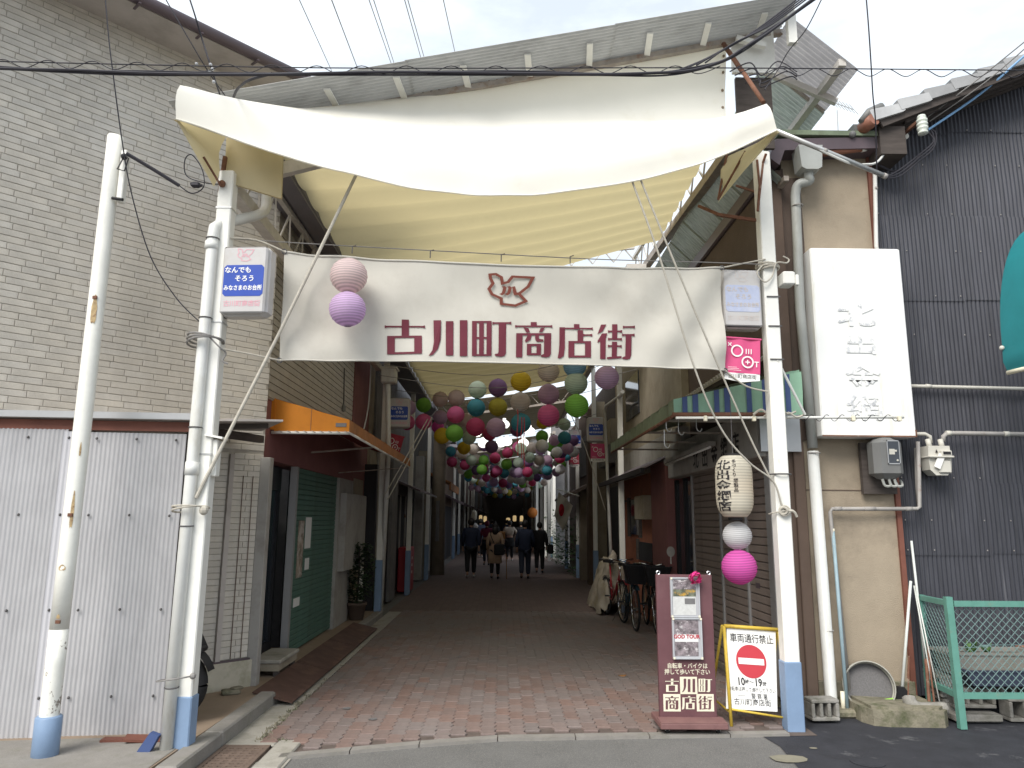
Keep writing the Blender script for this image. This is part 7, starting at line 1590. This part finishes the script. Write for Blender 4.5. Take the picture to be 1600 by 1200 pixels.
# ================================================================== people walking away
def skin_mesh(name, nodes, edges, m, par, sub=1, root=0):
    off = ROOT.get(par.name, V((0, 0, 0)))
    me = D.meshes.new(name); me.from_pydata([V(n_[0]) for n_ in nodes], edges, []); ob = D.objects.new(name, me); COL.objects.link(ob)
    md = ob.modifiers.new('skin', 'SKIN'); md.use_smooth_shade = True
    for i, n_ in enumerate(nodes):
        r = n_[1]; me.skin_vertices[0].data[i].radius = r if isinstance(r, tuple) else (r, r)
        me.skin_vertices[0].data[i].use_root = (i == root)
    sb_ = ob.modifiers.new('sub', 'SUBSURF'); sb_.levels = sub; sb_.render_levels = sub
    dg = bpy.context.evaluated_depsgraph_get(); res = D.meshes.new_from_object(ob.evaluated_get(dg)); D.objects.remove(ob); D.meshes.remove(me)
    res.name = name; res.materials.append(M[m]); res.polygons.foreach_set('use_smooth', [True] * len(res.polygons))
    o = D.objects.new(name, res); COL.objects.link(o); o.parent = par; return o
def person(label, loc, h, rz, coat, legs, step=.16, style='jacket', hairlen=0, arms=(.1, -.1), shoe='black', hairm='hair', bulk=1.0, elbow=0):
    loc = V(loc); t = thing('person', label, 'person', loc, 'people walking away down the alley'); t.rotation_euler.z = rz; k = h / 1.7
    def p(x, y, z): return (x * k, y * k, z * k)
    hip, che, nk, hd = p(0, 0, .92), p(0, .01, 1.25), p(0, .02, 1.44), p(0, .03, 1.60)
    N = [(hip, (.14 * k, .10 * k)), (che, (.15 * k, .10 * k)), (nk, .05 * k), (p(0, .03, 1.50), .052 * k), (p(0, .045, 1.575), (.072 * k, .085 * k)), (p(0, .04, 1.66), (.06 * k, .07 * k))]
    E = [(0, 1), (1, 2), (2, 3), (3, 4), (4, 5)]
    for s in (-1, 1):
        i = len(N); f = step * s
        N += [(p(s * .09, 0, .86), .082 * k), (p(s * .095, f * .55 + .03, .48), .055 * k), (p(s * .095, f - (.10 if f < 0 else 0), .10 + (.05 if f < 0 else 0)), .036 * k), (p(s * .10, f + .02, .035 + (.04 if f < 0 else 0)), .034 * k), (p(s * .105, f + .14, .03), .032 * k)]
        E += [(0, i), (i, i + 1), (i + 1, i + 2), (i + 2, i + 3), (i + 3, i + 4)]
        j = len(N); ar = arms[0 if s < 0 else 1]
        N += [(p(s * .175, .01, 1.38), .055 * k), (p(s * (.235 + elbow * (s > 0)), ar * .3 - .02, 1.12), .040 * k), (p(s * (.235 - .0 * elbow), ar + .06, .90 + .25 * elbow * (s > 0) * 3), .030 * k), (p(s * .232, ar + .09, .82 + .25 * elbow * (s > 0) * 3), (.026 * k, .036 * k)), (p(s * .23, ar + .11, .75 + .25 * elbow * (s > 0) * 3), (.014 * k, .03 * k))]
        E += [(1, j), (j, j + 1), (j + 1, j + 2), (j + 2, j + 3), (j + 3, j + 4)]
    skin_mesh('body', N, E, 'skin', t)
    b = bulk
    tr = [(p(0, 0, .93), (.155 * k, .115 * k))]; te = []
    for s in (-1, 1):
        i = len(tr); f = step * s
        tr += [(p(s * .09, 0, .84), .098 * k * b), (p(s * .097, f * .55 + .03, .48), .073 * k * b), (p(s * .097, f - (.10 if f < 0 else 0), .12 + (.05 if f < 0 else 0)), .056 * k * b)]
        te += [(0, i), (i, i + 1), (i + 1, i + 2)]
    skin_mesh('trousers', tr, te, legs, t)
    jk = [(p(0, 0, .98), (.17 * k * b, .125 * k * b)), (p(0, .01, 1.25), (.18 * k * b, .13 * k * b)), (p(0, .01, 1.40), (.11 * k, .09 * k)), (p(0, .02, 1.455), (.065 * k, .065 * k))]; je = [(0, 1), (1, 2), (2, 3)]
    if style == 'jacket': jk.append((p(0, -.005, .80), (.165 * k * b, .125 * k * b))); je.append((0, 4))
    for s in (-1, 1):
        j = len(jk); ar = arms[0 if s < 0 else 1]
        jk += [(p(s * .18, .01, 1.375), .072 * k * b), (p(s * (.24 + elbow * (s > 0)), ar * .3 - .02, 1.12), .060 * k * b), (p(s * .237, ar + .055, .91 + .25 * elbow * (s > 0) * 3), .048 * k * b)]
        je += [(1, j), (j, j + 1), (j + 1, j + 2)]
    skin_mesh('jacket' if style != 'coat' else 'coat', jk, je, coat, t)
    def ringloft(name, m, prof):
        mb = MB(); mb.grid([[loc + V(((rx * math.cos(a)) * k, (ry * math.sin(a) + dy) * k, z * k)) for a in [6.2832 * q / 20 for q in range(21)]] for z, rx, ry, dy in prof]); mb.build(name, m, t, True)
    if style == 'coat': ringloft('coat_skirt', coat, [(1.02, .185, .14, 0), (.9, .205, .155, 0), (.7, .215, .17, 0), (.5, .225, .18, .0), (.49, .21, .17, 0)])
    if style == 'skirt': ringloft('skirt', 'blackc', [(1.0, .16, .125, 0), (.9, .19, .15, 0), (.7, .215, .17, 0), (.62, .22, .175, 0), (.61, .2, .16, 0)])
    mb = MB(); c = loc + V(p(0, .025, 1.61)); mb.ball(c, .106 * k, 16, 10, sq=(.92, 1.0, 1.08))
    if hairlen:
        mb.lathe([(.03 * k, -hairlen), (.095 * k, -hairlen + .03), (.105 * k, -hairlen * .5), (.10 * k, 0)], c + V((0, -.03 * k, 0)), 16)
    mb.build('hair', hairm, t, True)
    for s in (-1, 1):
        f = step * s; mb = MB(); q = loc + V(p(s * .10, f + .05, .05 + (.03 if f < 0 else 0)))
        mb.ball(q, .06 * k, 12, 8, sq=(.75, 2.0, .75)); mb.build('shoe', shoe, t, True)
    return t
g0 = .010
def at(x, y): p = G(x, y, g0); return p
pm1 = person('man in dark navy jacket and trousers with pale soled shoes, leftmost walker', at(735, 903), 1.66, .05, 'navy', 'blackc', .17, 'jacket', 0, (.12, -.08), 'shoe', bulk=1.15)
pw1 = person('woman in a camel coat and black boots with a dark shoulder bag', at(773, 905), 1.52, 0, 'camel', 'blackc', .08, 'coat', .24, (.05, .02), 'black')
pm2 = person('man in a dark blue jacket and loose dark jeans right of centre', at(820, 905), 1.62, -.03, 'navy', 'denim', .12, 'jacket', 0, (-.05, .1), 'black', bulk=1.2)
pw2 = person('person in a long black coat carrying a bag, rightmost walker', at(843, 896), 1.56, -.05, 'blackc', 'blackc', .10, 'jacket', 0, (.08, .0), 'black', bulk=1.15)
pw3 = person('young woman in an ivory top and short black skirt with a ponytail', at(796, 877), 1.60, .0, 'ivory', 'blackc', .12, 'skirt', .0, (.1, .3), 'shoe', elbow=.10)
pw4 = person('person in a plum hooded top and navy skirt behind the first man', at(760, 884), 1.58, .1, 'plumc', 'navy', .14, 'skirt', 0, (.1, -.1), 'black', 'plumc' if 0 else 'hair')
for o in pw4.children:
    if o.name.startswith('hair'): o.data.materials[0] = M['plumc']
for src, x, Y, rz, lab in ((pm1, -.95, 33, .2, 'distant dark walker on the left beyond the plum hooded person'), (pw2, -.35, 36, 0, 'distant dark walker left of centre under the lit lanterns'), (pm2, .25, 39, -.1, 'distant dark walker near the centre, beyond the girl in ivory'), (pw2, .85, 34, .1, 'distant dark walker right of centre beyond the man in blue'), (pm1, 1.2, 41, 0, 'distant dark walker farthest to the right'), (pm2, -.6, 44, .1, 'farthest dark walker on the left'), (pw2, .5, 47, 0, 'farthest dark walker near the centre')):
    dup(src, (x, Y, g0), rz, lab)
def bag(name, m, label, c, d, strap=None):
    t = thing(name, label, 'bag', V(c) - V((0, 0, d[2] / 2))); mb = MB(); mb.box(c, d, None, .03); mb.build('pouch', m, t)
    mb = MB(); mb.tube(catmull(strap, 6), .012, 6); mb.build('strap', m, t); return t
w = V(pw1.location); bag('shoulder_bag', 'blackc', 'dark shoulder bag hanging on the back of the camel coat', w + V((.12, -.22, .82)), (.30, .10, .30), [w + V((-.02, -.22, .98)), w + V((-.12, -.17, 1.2)), w + V((-.13, -.02, 1.36))])
w = V(pw3.location); bag('tote_bag', 'tan', 'mustard brown bag at the side of the woman in the ivory top', w + V((-.30, -.02, 1.02)), (.26, .12, .30), [w + V((-.30, -.02, 1.15)), w + V((-.20, -.02, 1.34)), w + V((-.16, .02, 1.36))])
w = V(pw2.location); bag('hand_bag', 'blackc', 'black bag carried by the rightmost walker', w + V((.34, -.0, .74)), (.18, .26, .28), [w + V((.33, .0, .88)), w + V((.24, .05, .96)), w + V((.24, .06, .86))])
mb = MB(); w = V(pw1.location); mb.tube([w + V((.31, .12, .70)), w + V((.34, .16, .0))], .012, 6); solo(mb, 'umbrella', 'tan', 'thin closed umbrella held beside the camel coat', 'umbrella', w + V((.34, .16, 0)))

# ================================================================== ropes and overhead wires
def rp_(label, pts, r=.009, k=8, m='rope', name='guy_rope', group='ropes of the canopy'):
    return cable(label, m, pts, r, k, group, name, 8)
a, b = PY(557, 272, 5.60), PY(306, 778, 5.42)
rp_('thick grey rope slanting from the tarpaulin hem down to the left white post', [a, lerp(a, b, .5) + V((0, 0, -.03)), b], .013)
rp_('left one of two ropes sweeping from the tarpaulin hem to the right white post', [PY(988, 284, 5.66), PY(1030, 400, 5.75), PY(1087, 580, 5.9), PY(1128, 672, 6.05), PY(1170, 722, 6.15), PY(1208, 752, 6.22), PY(1222, 790, 6.27), PY(1235, 803, 6.28)], .008)
rp_('right one of two ropes sweeping from the tarpaulin hem to the right white post', [PY(1001, 281, 5.66), PY(1060, 425, 5.8), PY(1128, 585, 6.0), PY(1175, 690, 6.15), PY(1206, 752, 6.23)], .008)
mb = MB(); c = V((2.37, 6.27, PY(1228, 798, 6.27).z)); mb.torus(c, .04, .010, (.1, 1, 0), 14, 6); mb.torus(c + V((-.01, -.01, 0)), .028, .010, (.5, 1, .3), 14, 6); mb.tube(catmull([c, c + V((.07, -.01, -.005)), c + V((.10, 0, -.05))], 4), .011, 6); knot(mb, c + V((0, .09, 0)), .10, 1, .006); solo(mb, 'rope_knot', 'rope', 'knotted rope ends on the right white post at lantern height', 'knot', c)
rp_('nearer of two pale ropes slanting down inside the alley on the left', [PY(668, 655, 12.5), PY(602, 772, 11.5)], .008)
rp_('second pale rope slanting down behind the first on the left of the alley', [PY(675, 652, 12.6), PY(606, 780, 11.6)], .008)
rp_('long cord slanting down on the right past the alley lightboxes', [PY(893, 650, 12.5), PY(915, 700, 13.0), PY(946, 797, 13.6)], .007)
# the bundle over the road
base_pts = [(-60, 101), (0, 106), (120, 111), (230, 114), (400, 116), (600, 114), (800, 114), (930, 116), (1025, 115), (1080, 109), (1130, 95), (1165, 74), (1200, 50), (1242, 20), (1290, -16)]
for k in range(3):
    dy = (0, 2.6, -1.8)[k]
    cable(('thickest strand', 'lower strand', 'upper strand')[k] + ' of the black cable bundle crossing in front of the canopy', 'wire', [PY(x, y + dy + 1.2 * math.sin(i * 2.2 + k * 2), 4.62 + .01 * k) for i, (x, y) in enumerate(base_pts)], (.010, .006, .006)[k], 8, 'black cable bundle')
for k in range(4): cable(('first', 'second', 'third', 'fourth')[k] + ' black cable splitting off the bundle up to the right', 'wire', [PY(1060 + k * 14, 110 - k * 4, 4.64), PY(1120 + k * 8, 84 - k * 5, 4.66), PY(1180 + k * 8, 48 - k * 3, 4.7), PY(1262 + k * 5, -14, 4.8)], .006, 8, 'black cable bundle')
mess = lambda x: PY(x, 95 + 11 * min(1, (x + 40) / 540) + 4 * max(0, (x - 1100) / 500), 4.66)
cable('thin straight messenger wire stretched above the black bundle', 'wire', [mess(-60), mess(500), mess(1100), mess(1680)], .004, 6, 'messenger wires')
def loops(label, x0, x1, step, up, lo, ph=0):
    pts = []; x = x0
    while x < x1:
        b = mess(x); pts += [b + V((0, 0, -up)), mess(x + step * .5) + V((0, -.008, lo))]; x += step
    cable(label, 'wire', pts, .003, 6, 'spiral wires')
loops('wavy wire looping along the bundle in front of the tiles and canopy', -30, 1120, 70, .045, .010)
loops('wavy wire hanging in loops under the messenger wire on the right', 1190, 1640, 56, .055, -.002)
for k, (x0, x1, y1) in enumerate(((470, 524, 122), (519, 560, 110), (577, 613, 105), (584, 617, 104), (632, 659, 98), (637, 664, 97), (692, 711, 88))):
    cable('overhead wire against the sky, ' + ('first', 'second', 'third', 'fourth', 'fifth', 'sixth', 'seventh')[k] + ' from the left above the canopy roof', 'wiregrey', [PY(x0 - (x1 - x0) * .25, -25, 6.5), PY(x1 + 3, y1 + 8, 12)], .007 if k == 1 else .0055, group='wires in the sky')
cable('wire dropping from the sky to the canopy tip, straight one', 'wire', [PY(248, -20, 4.9), PY(318, 100, 5.0), PY(352, 150, 5.4)], .0045, group='drop wires')
cable('kinked wire dropping from the sky to the canopy tip', 'wire', [PY(292, -15, 4.9), PY(304, 22, 4.9), PY(316, 62, 5.0), PY(328, 100, 5.0), PY(336, 125, 5.1), PY(345, 152, 5.4)], .006, group='drop wires')
mb = MB()
for x, y in ((307, 100), (329, 101), (332, 108), (327, 112), (334, 128)): mb.ball(PY(x, y, 5.0), .013, 8, 6)
solo(mb, 'wire_clamp', 'aluminium', 'cluster of small metal clamps where drop wires cross the messenger wire', 'clamps', PY(330, 128, 5.0))
cable('thick black cable curving from the bundle to the canopy roof on the left', 'wire', [PY(425, 115, 4.62), PY(390, 125, 4.8), PY(372, 138, 5.1), PY(365, 152, 5.4)], .010, group='drop wires')
cable('thin black wire drooping across the tiles from the sky to the left post', 'wire', [PY(163, -20, 5.0), PY(170, 60, 5.0), PY(176, 110, 5.0), PY(190, 215, 5.1), PY(205, 300, 5.2), PY(235, 400, 5.3), PY(275, 465, 5.4), PY(312, 503, 5.45)], .0045, group='drop wires')
cable('stout dark cable from the white utility pole to the canopy corner', 'wire', [PY(198, 240, 5.24), PY(240, 265, 5.3), PY(280, 290, 5.36)], .014, group='drop wires')
cable('thin loops of wire joining the stout cable to the canopy post', 'wire', [PY(280, 290, 5.36), PY(300, 302, 5.38), PY(318, 292, 5.4), PY(316, 265, 5.4), PY(300, 242, 5.4), PY(289, 250, 5.4), PY(292, 275, 5.4), PY(322, 286, 5.42), PY(345, 288, 5.46)], .0045, group='drop wires')
mb = MB(); mb.box(PY(306, 289, 5.38), (.07, .05, .04), None, .01); mb.tube([PY(298, 287, 5.38), PY(316, 290, 5.38)], .012, 6); solo(mb, 'wire_clamp', 'wire', 'black cable clamp in the air beside the canopy corner', 'clamp', PY(306, 292, 5.38))
cable('wavy wire falling from the sky to the tiled roof corner on the right', 'wire', [PY(1352, -20, 6.2), PY(1357, 40, 6.2), PY(1361, 100, 6.3), PY(1364, 150, 6.4), PY(1368, 190, 6.5), PY(1370, 270, 6.7)], .007, group='drop wires')
cable('thin wavy wire from the sky to the ridge of the canopy', 'wire', [PY(1288, -10, 5.5), PY(1260, 45, 5.8), PY(1232, 80, 6.0), PY(1215, 110, 6.1), PY(1195, 140, 6.1)], .005, group='drop wires')
for k in range(4): cable('tangled wire at the stained board under the ridge, ' + ('upper', 'second', 'third', 'lower')[k] + ' one', 'wire', [PY(1140 + 8 * k, 112 + 6 * k, 6.3), PY(1172 + 5 * k, 98 + 9 * k, 6.2), PY(1190, 118 + 6 * k, 6.2), PY(1215 + 6 * k, 96 + 8 * k, 6.2), PY(1245, 112 + 4 * k, 6.1)], .006, group='tangled wires')
run('canopy_downpipe', 'pvc', 'pale downpipe elbowing from the canopy gutter down along the left white post', 'downpipe', [PY(257, 1196, 5.42), PY(300, 730, 5.42), PY(333, 368, 5.42), PY(335, 356, 5.43), PY(345, 350, 5.48), PY(400, 337, 5.85), PY(412, 332, 5.95), PY(416, 322, 6.0), PY(417, 292, 6.05)], .043, None, [(PY(301, 722, 5.42), PY(299, 742, 5.42)), (PY(330, 390, 5.42), PY(331, 378, 5.42))], n=14)
mb = MB()
for y in (373, 497, 668, 822, 1074): x = 257 + (1196 - y) * (333 - 257) / (1196 - 368); mb.torus(PY(x, y, 5.42), .046, .005, (0, 0, 1), 14, 5)
o = solo(mb, 'pipe_straps', 'stain', 'thin wire straps round the pale downpipe', 'straps', PY(257, 1074, 5.42)); del o['category']; o['kind'] = 'stuff'
sw = thing('switch_box', 'narrow white metal box with a rusty lid on the left white post', 'box', PY(334, 745, 5.5))
c = PY(334, 716, 5.5); mb = MB(); mb.box(c, (.075, .08, .27), None, .006); mb.build('case', 'whitepaint', sw); mb = MB(); mb.box(c + V((.015, -.02, .155)), (.13, .12, .015), rotm(0, .18, 0)); mb.build('lid', 'whitepaint', sw)
mb = MB(); mb.box((2.53, 6.33, PY(1200, 437, 6.33).z), (.11, .14, .12), None, .01); mb.box((2.60, 6.28, PY(1200, 437, 6.33).z - .02), (.03, .05, .10), None, .006); solo(mb, 'sensor_box', 'whitepaint', 'small white lamp housing on the right white post beside the pale lightbox', 'lamp housing', (2.55, 6.33, 3.65))
# television aerial beyond the stucco house
an = thing('tv_aerial', 'thin television aerial standing behind the stucco house roof', 'aerial', PY(1311, 225, 16))
mb = MB(); mb.tube([PY(1311, 235, 16), PY(1308, 172, 16)], .015, 6); mb.build('mast', 'galv', an)
mb = MB(); a, b = PY(1302, 160, 16), PY(1334, 171, 16); mb.bar(a, b, .015)
for k in range(7): p = lerp(a, b, k / 6); mb.bar(p + V((-.1, 0, .13)), p + V((.1, 0, -.13)), .010)
mb.build('antenna_rods', 'galv', an)
